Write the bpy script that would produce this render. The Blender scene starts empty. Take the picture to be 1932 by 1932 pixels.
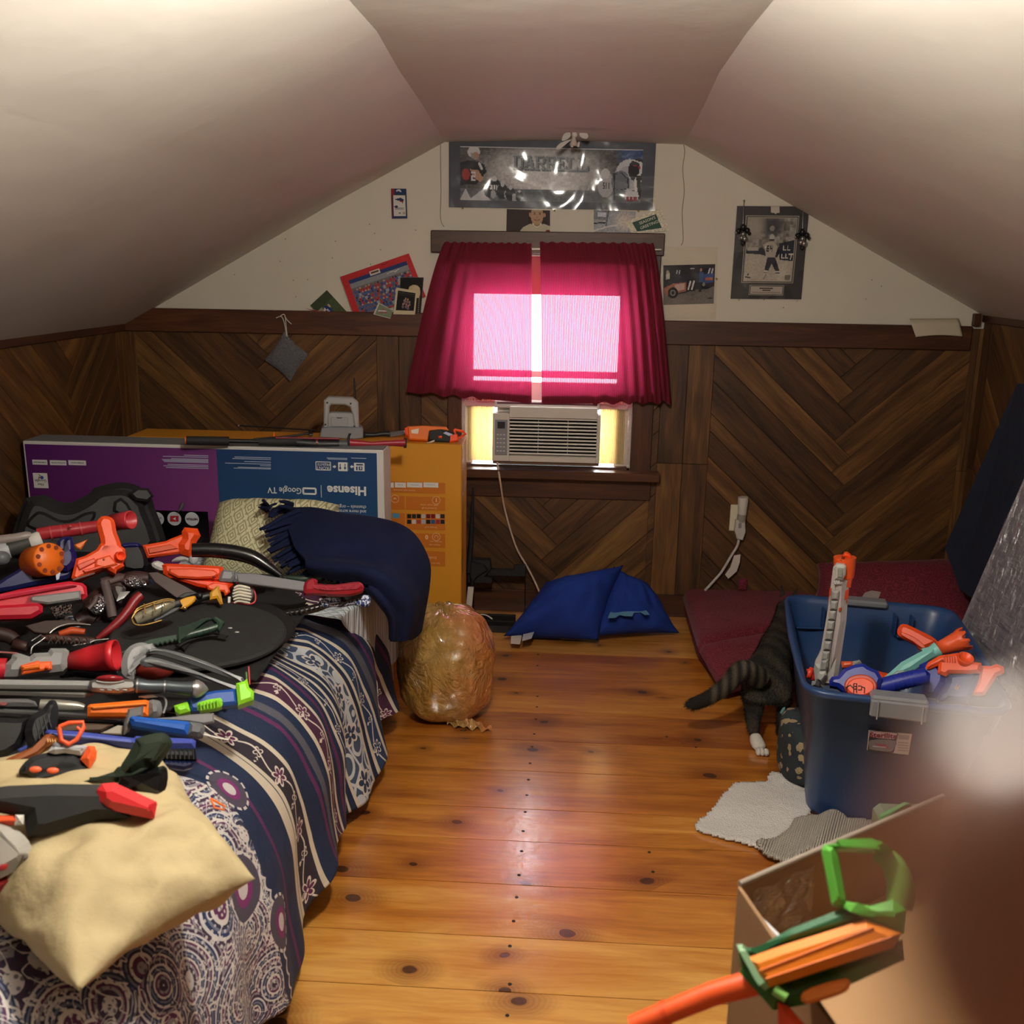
import bpy, bmesh, math, random
import numpy as np
from mathutils import Vector as V, Matrix, noise as NZ
PI = math.pi
random.seed(7)
S = bpy.context.scene
COL = S.collection

# ---------------- camera ----------------
FPX, HALF = 1850.0, 966.0
_yc = V((112, 466, -1850)).normalized()
_zc = V((120, 7434, 1850)); _zc = (_zc - _yc * _zc.dot(_yc)).normalized()
_xc = _yc.cross(_zc)
CR = Matrix((_xc, _yc, _zc))                      # camera -> world rotation (rows are the world axes seen by the camera)
CAM = V((0, -4.08, 1.48))
cd = bpy.data.cameras.new('camera'); cam = bpy.data.objects.new('camera', cd); COL.objects.link(cam)
cam.matrix_world = Matrix.Translation(CAM) @ CR.to_4x4()
cd.sensor_width = 36; cd.lens = 36 * FPX / 1932; cd.clip_start = 0.004; cd.clip_end = 100
cd.dof.use_dof = True; cd.dof.focus_distance = 3.2; cd.dof.aperture_fstop = cd.lens / 5.0
S.camera = cam
# ---------------- world, exposure ----------------
S.view_settings.view_transform = 'Standard'; S.view_settings.look = 'None'
S.view_settings.exposure = 0.0; S.view_settings.gamma = 1.0; S.view_settings.use_curve_mapping = False
w = bpy.data.worlds.new('daylight'); S.world = w; w.use_nodes = True
bgn = w.node_tree.nodes['Background']; bgn.inputs[0].default_value = (0.86, 0.93, 1.0, 1); bgn.inputs[1].default_value = 30.0
LAMP_POS = (-0.05, -2.80, 1.86)
LAMP_POWER = 430.0

# ---------------- pixel geometry ----------------
def ray(px, py):
    return (CR @ V((px - HALF, HALF - py, -FPX))).normalized()
def onp(px, py, p, n):
    d = ray(px, py); return CAM + d * ((V(p) - CAM).dot(n) / d.dot(n))
def onz(px, py, z): return onp(px, py, (0, 0, z), V((0, 0, 1)))
def ony(px, py, y): return onp(px, py, (0, y, 0), V((0, 1, 0)))
def onx(px, py, x): return onp(px, py, (x, 0, 0), V((1, 0, 0)))
def crop(x0, y0, s): return lambda pts: [(x0 + a / s, y0 + b / s) for a, b in pts]
C1 = crop(0, 900, 3.864); C2 = crop(300, 900, 3.22); C3 = crop(0, 1180, 3.864); C4 = crop(0, 1480, 2.76)
C5 = crop(0, 760, 3.864); C6 = crop(400, 700, 3.715); C7 = crop(1250, 1000, 2.833); C8 = crop(1180, 1400, 2.569)
D1 = crop(730, 420, 3.389); D2 = crop(820, 180, 3.864); D3 = crop(460, 340, 4.83); D4 = crop(1220, 360, 5.084)
D5 = crop(860, 860, 3.019); D6 = crop(1680, 540, 2.543); D7 = crop(1400, 1000, 3.632); D8 = crop(1250, 1100, 4.83)

# ---------------- materials ----------------
def lin(c):
    if isinstance(c, str): c = tuple(int(c[i:i+2], 16) / 255 for i in (0, 2, 4))
    return tuple(x / 12.92 if x <= .04045 else ((x + .055) / 1.055) ** 2.4 for x in c)
class G:                                           # tiny node-expression helper
    def __init__(s, name):
        s.m = bpy.data.materials.new(name); s.m.use_nodes = True; s.t = s.m.node_tree
        s.b = s.t.nodes['Principled BSDF']; s.out = s.t.nodes['Material Output']
    def n(s, k, **kw):
        x = s.t.nodes.new(k)
        for a, b in kw.items(): setattr(x, a, b)
        return x
    def put(s, sock, v):
        if v is None: return
        if isinstance(v, bpy.types.NodeSocket): s.t.links.new(v, sock)
        elif isinstance(v, Q): s.t.links.new(v.s, sock)
        elif isinstance(v, tuple) and len(v) == 3 and sock.type == 'RGBA': sock.default_value = (*v, 1)
        else: sock.default_value = v
    def math(s, op, a, b=None, c=None):
        x = s.n('ShaderNodeMath', operation=op)
        s.put(x.inputs[0], a); s.put(x.inputs[1], b); s.put(x.inputs[2], c)
        return Q(s, x.outputs[0])
    def mix(s, f, a, b, mode='MIX'):
        x = s.n('ShaderNodeMix', data_type='RGBA', blend_type=mode)
        s.put(x.inputs[0], f); s.put(x.inputs[6], a); s.put(x.inputs[7], b)
        return x.outputs[2]
    def coord(s, kind='Object', scale=None, loc=None, rot=None):
        c = s.n('ShaderNodeTexCoord').outputs[kind]
        if scale is not None or loc is not None or rot is not None:
            mp = s.n('ShaderNodeMapping'); s.put(mp.inputs[0], c)
            if scale is not None: mp.inputs[3].default_value = scale
            if loc is not None: s.put(mp.inputs[1], loc)
            if rot is not None: mp.inputs[2].default_value = rot
            c = mp.outputs[0]
        return c
    def noise(s, vec, scale=5, detail=3, rough=.5, dist=0, out=0):
        x = s.n('ShaderNodeTexNoise'); s.put(x.inputs['Vector'], vec); x.inputs['Scale'].default_value = scale
        x.inputs['Detail'].default_value = detail; x.inputs['Roughness'].default_value = rough; x.inputs['Distortion'].default_value = dist
        return Q(s, x.outputs[out]) if out == 0 else x.outputs[out]
    def voro(s, vec, scale=5, feat='F1', out='Distance', rnd=1):
        x = s.n('ShaderNodeTexVoronoi', feature=feat); s.put(x.inputs['Vector'], vec); x.inputs['Scale'].default_value = scale
        x.inputs['Randomness'].default_value = rnd
        return Q(s, x.outputs[out]) if out == 'Distance' else x.outputs[out]
    def ramp(s, f, stops, interp='LINEAR'):
        x = s.n('ShaderNodeValToRGB'); x.color_ramp.interpolation = interp; s.put(x.inputs[0], f)
        e = x.color_ramp.elements
        while len(e) < len(stops): e.new(.5)
        for i, (p, c) in enumerate(stops): e[i].position = p; e[i].color = (*lin(c), 1)
        return x.outputs[0]
    def bump(s, h, strength=.3, dist=.01, normal=None):
        x = s.n('ShaderNodeBump'); x.inputs['Strength'].default_value = strength; x.inputs['Distance'].default_value = dist
        s.put(x.inputs['Height'], h); s.put(x.inputs['Normal'], normal)
        s.put(s.b.inputs['Normal'], x.outputs[0]); return x.outputs[0]
    def set(s, col=None, rough=None, metal=None, spec=None, **kw):
        b = s.b.inputs
        if col is not None: s.put(b['Base Color'], lin(col) if isinstance(col, str) else col)
        if rough is not None: s.put(b['Roughness'], rough)
        if metal is not None: s.put(b['Metallic'], metal)
        if spec is not None: s.put(b['Specular IOR Level'], spec)
        for k, v in kw.items(): s.put(b[k.replace('_', ' ')], v)
        return s
    def sep(s, v):
        x = s.n('ShaderNodeSeparateXYZ'); s.put(x.inputs[0], v); return [Q(s, o) for o in x.outputs]
    def comb(s, a, b, c):
        x = s.n('ShaderNodeCombineXYZ'); s.put(x.inputs[0], a); s.put(x.inputs[1], b); s.put(x.inputs[2], c); return x.outputs[0]
    def rnd(s): return Q(s, s.n('ShaderNodeObjectInfo').outputs['Random'])
class Q:
    def __init__(s, g, sock): s.g, s.s = g, sock
    def _o(s, op, a, b): return s.g.math(op, a, b)
    def __add__(s, o): return s._o('ADD', s, o)
    __radd__ = __add__
    def __sub__(s, o): return s._o('SUBTRACT', s, o)
    def __rsub__(s, o): return s._o('SUBTRACT', o, s)
    def __mul__(s, o): return s._o('MULTIPLY', s, o)
    __rmul__ = __mul__
    def __truediv__(s, o): return s._o('DIVIDE', s, o)
    def __lt__(s, o): return s._o('LESS_THAN', s, o)
    def __gt__(s, o): return s._o('GREATER_THAN', s, o)
    def abs(s): return s.g.math('ABSOLUTE', s)
    def frac(s): return s.g.math('FRACT', s)
    def sin(s): return s.g.math('SINE', s)
    def max(s, o): return s._o('MAXIMUM', s, o)
    def min(s, o): return s._o('MINIMUM', s, o)
    def sqrt(s): return s.g.math('SQRT', s)
    def floor(s): return s.g.math('FLOOR', s)

_pm = {}
def PM(col, rough=.45, metal=0, bump=.0, scale=60, var=.06, name=None, **kw):
    """plain procedural material: colour with faint mottling, optional fine relief"""
    key = (col, rough, metal, bump, scale, var, tuple(sorted(kw.items())))
    if key in _pm: return _pm[key]
    g = G(name or 'mat_' + col)
    c = lin(col)
    n = g.noise(g.coord(), 9, 3)
    colr = g.mix(n, tuple(x * (1 - var) for x in c), tuple(min(1, x * (1 + var)) for x in c))
    g.set(colr, g.noise(g.coord(), 23, 2) * .16 + (rough - .08), metal, **kw)
    if bump: g.bump(g.noise(g.coord(), scale, 3), bump, .01)
    _pm[key] = g.m; return g.m
def wood(name, dark, mid, light, along=1.0, across=22, knots=0.0, rough=.5, bump=.15, var=.5, coat=0, spec=.5):
    g = G(name); r = g.rnd()
    off = g.comb(r * 37, r * 91, r * 13)
    base = g.coord('Object', loc=off)
    warp = g.noise(g.coord('Object', scale=(1.6, 7, 7), loc=off), 1.3, 3, .5)
    x, y, z = g.sep(base)
    vec = g.comb(x * along, y + warp * .05, z)
    s2 = g.n('ShaderNodeMapping'); g.put(s2.inputs[0], vec); s2.inputs[3].default_value = (1.5, across, across)
    grain = g.noise(s2.outputs[0], 1.6, 6, .62, .6)
    s3 = g.n('ShaderNodeMapping'); g.put(s3.inputs[0], vec); s3.inputs[3].default_value = (5, across * 7, across * 7)
    fine = g.noise(s3.outputs[0], 1.5, 3, .6)
    f = grain * .72 + fine * .22 + (r - .5) * var * .5 + .02
    col = g.ramp(f, [(.28, dark), (.5, mid), (.72, light)])
    if knots:
        vv = g.comb(x * .9 + warp * .06, y * 1.25, 0)
        vn = g.n('ShaderNodeTexVoronoi', voronoi_dimensions='2D'); g.put(vn.inputs['Vector'], vv); vn.inputs['Scale'].default_value = knots
        d = Q(g, vn.outputs['Distance']); cr = g.sep(vn.outputs['Color'])[0]
        size = (cr > .30) * (cr - .15) * .13
        halo = g.math('SMOOTHSTEP', d, size * 2.6, size * .6) if False else g.math('SUBTRACT', 1, (d / (size * 4.0 + .001)).min(1.0))
        core = (d < size * .75)
        rg_ = ((d * 150 + grain * 5).sin() * .5 + .5) * halo; col = g.mix((halo * .75).min(.7), col, lin('7a3a12')); col = g.mix(rg_ * .3, col, lin('4c200a')); col = g.mix(core * .8, col, lin('2a120a'))
    g.set(col, grain * .15 + (rough - .07), 0, spec)
    if coat:
        wc = g.coord('Object', loc=off); scr = g.noise(wc, 28, 5, .7, 1.2); sv = g.voro(g.coord('Object', scale=(1, 3, 1), loc=off), 45, 'DISTANCE_TO_EDGE').min(.06) * 14
        cb = g.n('ShaderNodeBump'); cb.inputs['Strength'].default_value = .10; cb.inputs['Distance'].default_value = .004; g.put(cb.inputs['Height'], scr + sv * .25)
        g.set(Coat_Weight=coat, Coat_Roughness=scr * .20 + .06, Coat_IOR=2.1, Coat_Normal=cb.outputs[0])
    g.bump(grain * .6 + fine * .4, bump, .004)
    return g.m

# ---------------- mesh building ----------------
def link(o, name, parent=None, M=None, mat=None):
    COL.objects.link(o)
    parent = getattr(parent, 'o', parent)
    if mat is not None and o.data is not None and not o.data.materials:
        for x in (mat if isinstance(mat, (list, tuple)) else [mat]): o.data.materials.append(x)
    if parent is not None:
        o.parent = parent; bpy_pw = parent_world(parent); o.matrix_parent_inverse = bpy_pw.inverted()
    if M is not None: o.matrix_basis = M
    o['_w'] = [c for row in (M or Matrix.Identity(4)) for c in row]
    return o
def parent_world(p):
    v = list(p['_w']); return Matrix([v[i*4:i*4+4] for i in range(4)])
def tag(o, label=None, cat=None, group=None, kind=None):
    if label: o['label'] = label
    if cat: o['category'] = cat
    if group: o['group'] = group
    if kind: o['kind'] = kind
    return o
def thing(name, label, cat, loc=(0, 0, 0), group=None, kind=None):
    o = bpy.data.objects.new(name, None); o.empty_display_size = .05
    link(o, name, None, Matrix.Translation(V(loc)))
    return tag(o, label, cat, group, kind)
class MB:
    def __init__(s): s.v = []; s.f = []; s.mi = []; s.k = 0; s.sm = []
    def add(s, vs, fs, smooth=False):
        o = len(s.v); s.v += [V(p) for p in vs]; s.f += [[i + o for i in f] for f in fs]
        s.mi += [s.k] * len(fs); s.sm += [smooth] * len(fs); return s
    def box(s, c, d, R=None, bev=0):
        c = V(c); hx, hy, hz = [x / 2 for x in d]; b = min(bev, hx * .9, hy * .9, hz * .9)
        if b > 0:
            vs = []; idx = {}
            for sx in (-1, 1):
                for sy in (-1, 1):
                    for sz in (-1, 1):
                        for a in range(3):
                            p = [sx * (hx - b), sy * (hy - b), sz * (hz - b)]; p[a] += (sx, sy, sz)[a] * b
                            idx[(sx, sy, sz, a)] = len(vs); vs.append(p)
            fs = []
            for a in range(3):
                u, w_ = (a + 1) % 3, (a + 2) % 3
                for sg in (-1, 1):
                    q = []
                    for (p1, p2) in ((-1, -1), (1, -1), (1, 1), (-1, 1)):
                        t = [0, 0, 0]; t[a] = sg; t[u] = p1; t[w_] = p2; q.append(idx[(*t, a)])
                    fs.append(q if sg > 0 else q[::-1])
                for p1 in (-1, 1):
                    for p2 in (-1, 1):
                        def K(e, ax):
                            t = [0, 0, 0]; t[a] = e; t[u] = p1; t[w_] = p2; return idx[(*t, ax)]
                        q = [K(-1, u), K(1, u), K(1, w_), K(-1, w_)]
                        fs.append(q if p1 * p2 > 0 else q[::-1])
            for sx in (-1, 1):
                for sy in (-1, 1):
                    for sz in (-1, 1):
                        q = [idx[(sx, sy, sz, a)] for a in range(3)]; fs.append(q if sx * sy * sz > 0 else q[::-1])
        else:
            vs = [(x, y, z) for x in (-hx, hx) for y in (-hy, hy) for z in (-hz, hz)]
            fs = [(0, 1, 3, 2), (4, 6, 7, 5), (0, 4, 5, 1), (2, 3, 7, 6), (0, 2, 6, 4), (1, 5, 7, 3)]
        vs = [V(p) for p in vs]
        if R is not None: vs = [R @ p for p in vs]
        return s.add([p + c for p in vs], fs)
    def tube(s, path, rad, n=12, caps=True, flat=1.0, up=None, smooth=True):
        path = [V(p) for p in path]; m = len(path)
        if not isinstance(rad, (list, tuple)): rad = [rad] * m
        vs = []; fs = []; prev = None
        for i, p in enumerate(path):
            t = (path[min(i + 1, m - 1)] - path[max(i - 1, 0)]).normalized()
            if up is not None: a = V(up)
            elif prev is None: a = V((0, 0, 1)) if abs(t.z) < .9 else V((1, 0, 0))
            else: a = prev
            a = (a - t * a.dot(t)).normalized(); prev = a; b = t.cross(a)
            for k in range(n):
                th = 2 * PI * k / n; vs.append(p + (a * math.cos(th) * flat + b * math.sin(th)) * rad[i])
        for i in range(m - 1):
            for k in range(n):
                k2 = (k + 1) % n; fs.append((i * n + k, i * n + k2, (i + 1) * n + k2, (i + 1) * n + k))
        s.add(vs, fs, smooth)
        if caps:
            s.add([vs[k] for k in range(n)], [list(range(n))[::-1]]); s.add([vs[(m - 1) * n + k] for k in range(n)], [list(range(n))])
        return s
    def prism(s, pts, n, th, bev=0.0):
        """closed outline of 3D points in one plane with normal n, given a thickness and a chamfer"""
        pts = [V(p) for p in pts]; n = V(n).normalized(); m = len(pts)
        area = V((0, 0, 0))
        for i in range(m): area += pts[i].cross(pts[(i + 1) % m])
        if area.dot(n) < 0: pts = pts[::-1]
        b = min(bev, th * .45)
        ins = []
        for i in range(m):
            a, p, c = pts[i - 1], pts[i], pts[(i + 1) % m]
            e1 = (p - a); e2 = (c - p)
            e1 = e1.normalized() if e1.length > 1e-9 else V((1, 0, 0)); e2 = e2.normalized() if e2.length > 1e-9 else e1
            n1, n2 = n.cross(e1), n.cross(e2); q = n1 + n2
            q = q.normalized() if q.length > 1e-6 else n1
            ins.append(p + q * b / max(.5, q.dot(n1)))
        h = th / 2
        if b > 0:
            rings = [[p - n * h for p in ins], [p - n * (h - b) for p in pts], [p + n * (h - b) for p in pts], [p + n * h for p in ins]]
        else: rings = [[p - n * h for p in pts], [p + n * h for p in pts]]
        vs = [p for r in rings for p in r]; fs = []
        for r in range(len(rings) - 1):
            for i in range(m):
                j = (i + 1) % m; fs.append((r * m + i, r * m + j, (r + 1) * m + j, (r + 1) * m + i))
        fs.append(list(range(m))[::-1]); fs.append([(len(rings) - 1) * m + i for i in range(m)])
        return s.add(vs, fs)
    def ball(s, c, r, R=None, nu=20, nv=12, sq=1.0):
        c = V(c); r = (r, r, r) if isinstance(r, (int, float)) else r; vs = []; fs = []
        def pw(x): return math.copysign(abs(x) ** sq, x)
        for i in range(nv + 1):
            ph = PI * i / nv - PI / 2
            for k in range(nu):
                th = 2 * PI * k / nu
                p = V((r[0] * pw(math.cos(ph)) * pw(math.cos(th)), r[1] * pw(math.cos(ph)) * pw(math.sin(th)), r[2] * pw(math.sin(ph))))
                vs.append(c + (R @ p if R is not None else p))
        for i in range(nv):
            for k in range(nu):
                k2 = (k + 1) % nu; fs.append((i * nu + k, i * nu + k2, (i + 1) * nu + k2, (i + 1) * nu + k))
        return s.add(vs, fs, True)
    def lathe(s, prof, M, n=24):
        """profile of (axial, radius) about local z of M"""
        vs = []; fs = []; m = len(prof)
        for (a, r) in prof:
            for k in range(n):
                th = 2 * PI * k / n; vs.append(M @ V((r * math.cos(th), r * math.sin(th), a)))
        for i in range(m - 1):
            for k in range(n):
                k2 = (k + 1) % n; fs.append((i * n + k, i * n + k2, (i + 1) * n + k2, (i + 1) * n + k))
        return s.add(vs, fs, True)
    def grid(s, fn, nu, nv, closed=False):
        vs = [fn(i / (nu - 1), j / (nv - 1)) for j in range(nv) for i in range(nu)]
        fs = [(j * nu + i, j * nu + i + 1, (j + 1) * nu + i + 1, (j + 1) * nu + i) for j in range(nv - 1) for i in range(nu - 1)]
        return s.add(vs, fs, True)
    def build(s, name, mat, parent=None, M=None, sub=0, uv=None, weld=False):
        me = bpy.data.meshes.new(name); me.from_pydata([tuple(p) for p in s.v], [], s.f)
        me.polygons.foreach_set('use_smooth', s.sm); me.polygons.foreach_set('material_index', s.mi)
        o = bpy.data.objects.new(name, me); link(o, name, parent, M, mat)
        if weld:
            bm = bmesh.new(); bm.from_mesh(me); bmesh.ops.remove_doubles(bm, verts=bm.verts, dist=1e-4); bm.to_mesh(me); bm.free()
        me.update()
        if uv is not None:
            l = me.uv_layers.new(name='UVMap'); vi = np.empty(len(me.loops), dtype=np.int32); me.loops.foreach_get('vertex_index', vi)
            l.data.foreach_set('uv', np.asarray(uv, dtype=np.float32)[vi].ravel())
        if sub:
            md = o.modifiers.new('smooth', 'SUBSURF'); md.levels = md.render_levels = sub
        return o
def solid(o, t, offset=-1):
    md = o.modifiers.new('thickness', 'SOLIDIFY'); md.thickness = t; md.offset = offset; return o
def smooth_pts(pts, k=4, closed=True):
    n = len(pts); out = []
    rng = range(n) if closed else range(n - 1)
    for i in rng:
        if closed: a, b, c, d = pts[i - 1], pts[i], pts[(i + 1) % n], pts[(i + 2) % n]
        else: a, b, c, d = pts[max(i - 1, 0)], pts[i], pts[i + 1], pts[min(i + 2, n - 1)]
        for j in range(k):
            t = j / k
            out.append(tuple(.5 * ((2 * b[q]) + (-a[q] + c[q]) * t + (2 * a[q] - 5 * b[q] + 4 * c[q] - d[q]) * t * t + (-a[q] + 3 * b[q] - 3 * c[q] + d[q]) * t ** 3) for q in range(len(b))))
    if not closed: out.append(tuple(pts[-1]))
    return out
def frameM(o, x, y):
    x = V(x).normalized(); z = x.cross(V(y)).normalized(); y = z.cross(x)
    M = Matrix.Identity(4)
    for i in range(3): M[i][0], M[i][1], M[i][2], M[i][3] = x[i], y[i], z[i], o[i]
    return M
def text(s, size, mat, M, parent, name='lettering', align='CENTER', ext=.0003, sx=1.0, bold=0.0, label=None, fit=None):
    c = bpy.data.curves.new('t', 'FONT'); c.body = s; c.size = size; c.align_x = align; c.align_y = 'CENTER'; c.extrude = ext; c.offset = bold; c.resolution_u = 2
    t = bpy.data.objects.new('t', c); COL.objects.link(t); bpy.context.view_layer.update()
    me = bpy.data.meshes.new_from_object(t.evaluated_get(bpy.context.evaluated_depsgraph_get())); bpy.data.objects.remove(t)
    if fit: sx = fit / max(1e-6, max(v.co.x for v in me.vertices) - min(v.co.x for v in me.vertices))
    me.materials.clear(); o = bpy.data.objects.new(name, me)
    return link(o, name, parent, M @ Matrix.Diagonal((sx, 1, 1, 1)), mat)

def disc(name, c, r, mat, parent, t=.0006, n=28, nrm=(0, -1, 0)):
    c = V(c); z = V(nrm).normalized(); x = z.orthogonal().normalized(); y = z.cross(x)
    return MB().prism([c + x * (r * math.cos(2 * PI * i / n)) + y * (r * math.sin(2 * PI * i / n)) for i in range(n)], z, t).build(name, mat, parent)
def film(name, fac, rough, bump, scale, stretch=(1, 1, 1), detail=4):
    """clear plastic: mostly see-through with glossy wrinkles"""
    g = G(name); tr = g.n('ShaderNodeBsdfTransparent'); gl = g.n('ShaderNodeBsdfGlossy'); gl.inputs['Roughness'].default_value = rough
    b = g.n('ShaderNodeBump'); b.inputs['Strength'].default_value = bump; b.inputs['Distance'].default_value = .03
    nn = g.noise(g.coord('Object', scale=stretch), scale, detail, .5, 1.3); g.put(b.inputs['Height'], nn); g.put(gl.inputs['Normal'], b.outputs[0])
    ms = g.n('ShaderNodeMixShader'); ms.inputs[0].default_value = fac; g.put(ms.inputs[1], tr.outputs[0]); g.put(ms.inputs[2], gl.outputs[0]); g.put(g.out.inputs[0], ms.outputs[0]); return g.m

# toy kit: pieces laid out on a slanted plane through a point of the pile
class Toy:
    def __init__(s, name, label, cat, at, z, tilt=55, az=0, group=None, y=None):
        s.A = onz(*at, z) if y is None else ony(*at, y)
        h = (CAM - s.A); h.z = 0; h.normalize(); h = Matrix.Rotation(math.radians(az), 3, 'Z') @ h
        t = math.radians(tilt); s.n = (h * math.sin(t) + V((0, 0, 1)) * math.cos(t)).normalized()
        s.k = (CR.inverted() @ (s.A - CAM)).z * -1 / FPX
        s.o = thing(name, label, cat, s.A, group)
    def pt(s, px, py, off=0.0): return onp(px, py, s.A + s.n * off, s.n)
    def poly(s, name, pts, th, mat, off=0, bev=.003, sm=0, parent=None, label=None):
        if sm: pts = smooth_pts(pts, sm)
        o = MB().prism([s.pt(*p, off) for p in pts], s.n, th, bev).build(name, mat, parent or s.o)
        if label: o['label'] = label
        return o
    def tube(s, name, pts, r, mat, off=0, n=16, sm=0, parent=None, caps=True, flat=1.0, label=None):
        m = len(pts); r = list(r) if isinstance(r, (list, tuple)) else [r] * m
        if sm:
            q = smooth_pts([(*p, rr) for p, rr in zip(pts, r)], sm, False); pts = [(a, b) for a, b, c in q]; r = [c for a, b, c in q]
        o = MB().tube([s.pt(*p, off) for p in pts], [x * s.k for x in r], n, caps, flat, s.n if flat != 1 else None).build(name, mat, parent or s.o)
        if label: o['label'] = label
        return o
    def ball(s, name, c, r, mat, off=0, th=None, parent=None):
        x = (s.pt(c[0] + 10, c[1], off) - s.pt(c[0], c[1], off)).normalized(); y = s.n.cross(x)
        R = Matrix((x, y, s.n)).transposed()
        return MB().ball(s.pt(*c, off), (r[0] * s.k, r[1] * s.k, (th or r[1]) * s.k), R).build(name, mat, parent or s.o)
    def hollow(s, name, a, b, r0, r1, mat, off=0, parent=None, lip=.16, n=24, off2=None):
        """open tube from a to b, open at b"""
        A, B = s.pt(*a, off), s.pt(*b, off if off2 is None else off2); L = (B - A).length; z = (B - A).normalized(); x = z.orthogonal(); M = frameM(A, x, z.cross(x))
        r0, r1 = r0 * s.k, r1 * s.k
        return MB().lathe([(0, 0), (0, r0), (L * .97, r1), (L, r1 * .97), (L, r1 * (1 - lip)), (L * .55, r1 * (1 - lip) * .9), (L * .5, 0)], M, n).build(name, mat, parent or s.o)
# ============ common colours ============
ORANGE = PM('f4521c', .42, var=.03); ORANGE2 = PM('e8701a', .45, var=.05); RED = PM('cf2430', .45, var=.05); DRED = PM('8c1a22', .4)
GREY = PM('8b8c8c', .5); LGREY = PM('b9bab6', .5); DGREY = PM('4a4c50', .5); BLACK = PM('121214', .45); BLACKM = PM('1c1c1d', .7, bump=.05, scale=120)
BLUE = PM('1a2a9a', .4); NAVY = PM('18233f', .5); WHITE = PM('dedbd4', .5); SILVER = PM('9c9c9a', .3, .85); GUN = PM('6e7276', .38, .6)
GREEN = PM('2f4434', .5); LIME = PM('8fdc2a', .4); BROWN = PM('3b2420', .6, bump=.2, scale=50); GOLD = PM('a88a4c', .3, .8)
PINBRASS = PM('b9a25c', .3, .9); STRING = PM('cfcabb', .8, bump=.2, scale=200)

# ============ the room ============
XL, XR = -1.87, 1.66
g = G('painted plaster'); nn = g.noise(g.coord(), 3.0, 4); n2 = g.noise(g.coord(), 60, 3)
g.set(g.mix(nn, lin('d3cdbc'), lin('ded8c8')), .62); g.bump(nn * .7 + n2 * .02, .25, .03); PLASTER = g.m
g = G('ceiling paint'); nn = g.noise(g.coord(), 2.2, 5, .55); n2 = g.noise(g.coord(), 90, 2)
X, Y, Z = g.sep(g.coord())
angel_shadow = g.math('SUBTRACT', 1, (((X - .035) * (X - .035) * 60 + (Y + .36) * (Y + .36) * 300 + g.noise(g.coord(), 30, 2) * .5 - .1)).min(1.0))  # shadow around the angel's hook, painted into the ceiling colour
g.set(g.mix(angel_shadow * .4, g.mix(nn, lin('cfcbc2'), lin('d9d5cc')), lin('6e625c')), .6); g.bump(nn * .8 + n2 * .01, .22, .04); CEIL = g.m

WALNUT = wood('dark stained trim', '2a150b', '4a2814', '6b3d20', 1, 14, rough=.45, bump=.12, var=.3)
PANEL = wood('oak panelling', '2a1709', '5a3a1a', '8c6430', 1, 16, rough=.5, bump=.35, var=.34)
SEAM = PM('1d1108', .8)
FLOORM = wood('amber varnished pine', '9a5218', 'cb822e', 'ebb05a', .8, 10, knots=4.4, rough=.3, bump=.25, var=.6, coat=.9)

# key heights from the photograph
zt = ony(1040, 240, 0).z                    # flat ceiling height
F = [(ony(831, 236, 0), ony(1300, 245, 0))]
zt = (F[0][0].z + F[0][1].z) / 2
def onzc(px, py): return onz(px, py, zt)
prof = [(0.02, F[0][0].x, F[0][1].x)]
for (l, r) in (((792, 165), (1338, 165)), ((750, 95), (1380, 75)), ((697, 0), (1428, 0))):
    a, b = onzc(*l), onzc(*r); prof.append(((a.y + b.y) / 2, a.x, b.x))
prof += [(-3.2, prof[-1][1] - .02, prof[-1][2] + .02), (-5.6, prof[-1][1] - .05, prof[-1][2] + .05)]
zL, zR = ony(245, 582, 0).z, ony(1855, 572, 0).z
mb = MB(); vs = []
for (y, a, b) in prof: vs += [(XL - .02, y, zL - .015), (XL * .35 + a * .65 - .0, y, zL * .35 + zt * .65 + .01), (a, y, zt), ((a + b) / 2, y, zt + .012), (b, y, zt), (XR * .35 + b * .65, y, zR * .35 + zt * .65 + .008), (XR + .02, y, zR)]
fs = []
for i in range(len(prof) - 1):
    for k in range(6): fs.append((i * 7 + k, i * 7 + k + 1, (i + 1) * 7 + k + 1, (i + 1) * 7 + k))
mb.add(vs, fs); c = tag(mb.build('ceiling', CEIL), kind='structure'); solid(c, .06, 1)

# window opening and back wall
OL, OR = ony(872, 700, 0).x, ony(1196, 700, 0).x
OT, OB = ony(1030, 478, 0).z, ony(1030, 884, 0).z
a, b = F[0]
mb = MB()
def slab(poly):
    pts = [V((x, .05, z)) for x, z in poly]; mb.prism(pts, (0, -1, 0), .1)
slab([(XL, 0), (OL, 0), (OL, zt + .015), (a.x, zt + .015), (XL, zL)])
slab([(OR, 0), (XR, 0), (XR, zR), (b.x, zt + .015), (OR, zt + .015)])
slab([(OL, 0), (OR, 0), (OR, OB), (OL, OB)]); slab([(OL, OT), (OR, OT), (OR, zt + .015), (OL, zt + .015)])
wb = tag(mb.build('wall_back', PLASTER), kind='structure')
for nm, x, n_ in (('wall_left', XL - .05, 1), ('wall_right', XR + .05, -1)):
    zz = zL if n_ > 0 else zR
    tag(MB().box((x, -2.75, zz / 2), (.1, 5.7, zz)).build(nm, PLASTER), kind='structure')
tag(MB().box((0, -5.6, 1.1), (3.9, .1, 2.2)).build('wall_front', PLASTER), kind='structure')
wl = bpy.data.objects['wall_left']; wr = bpy.data.objects['wall_right']
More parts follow.
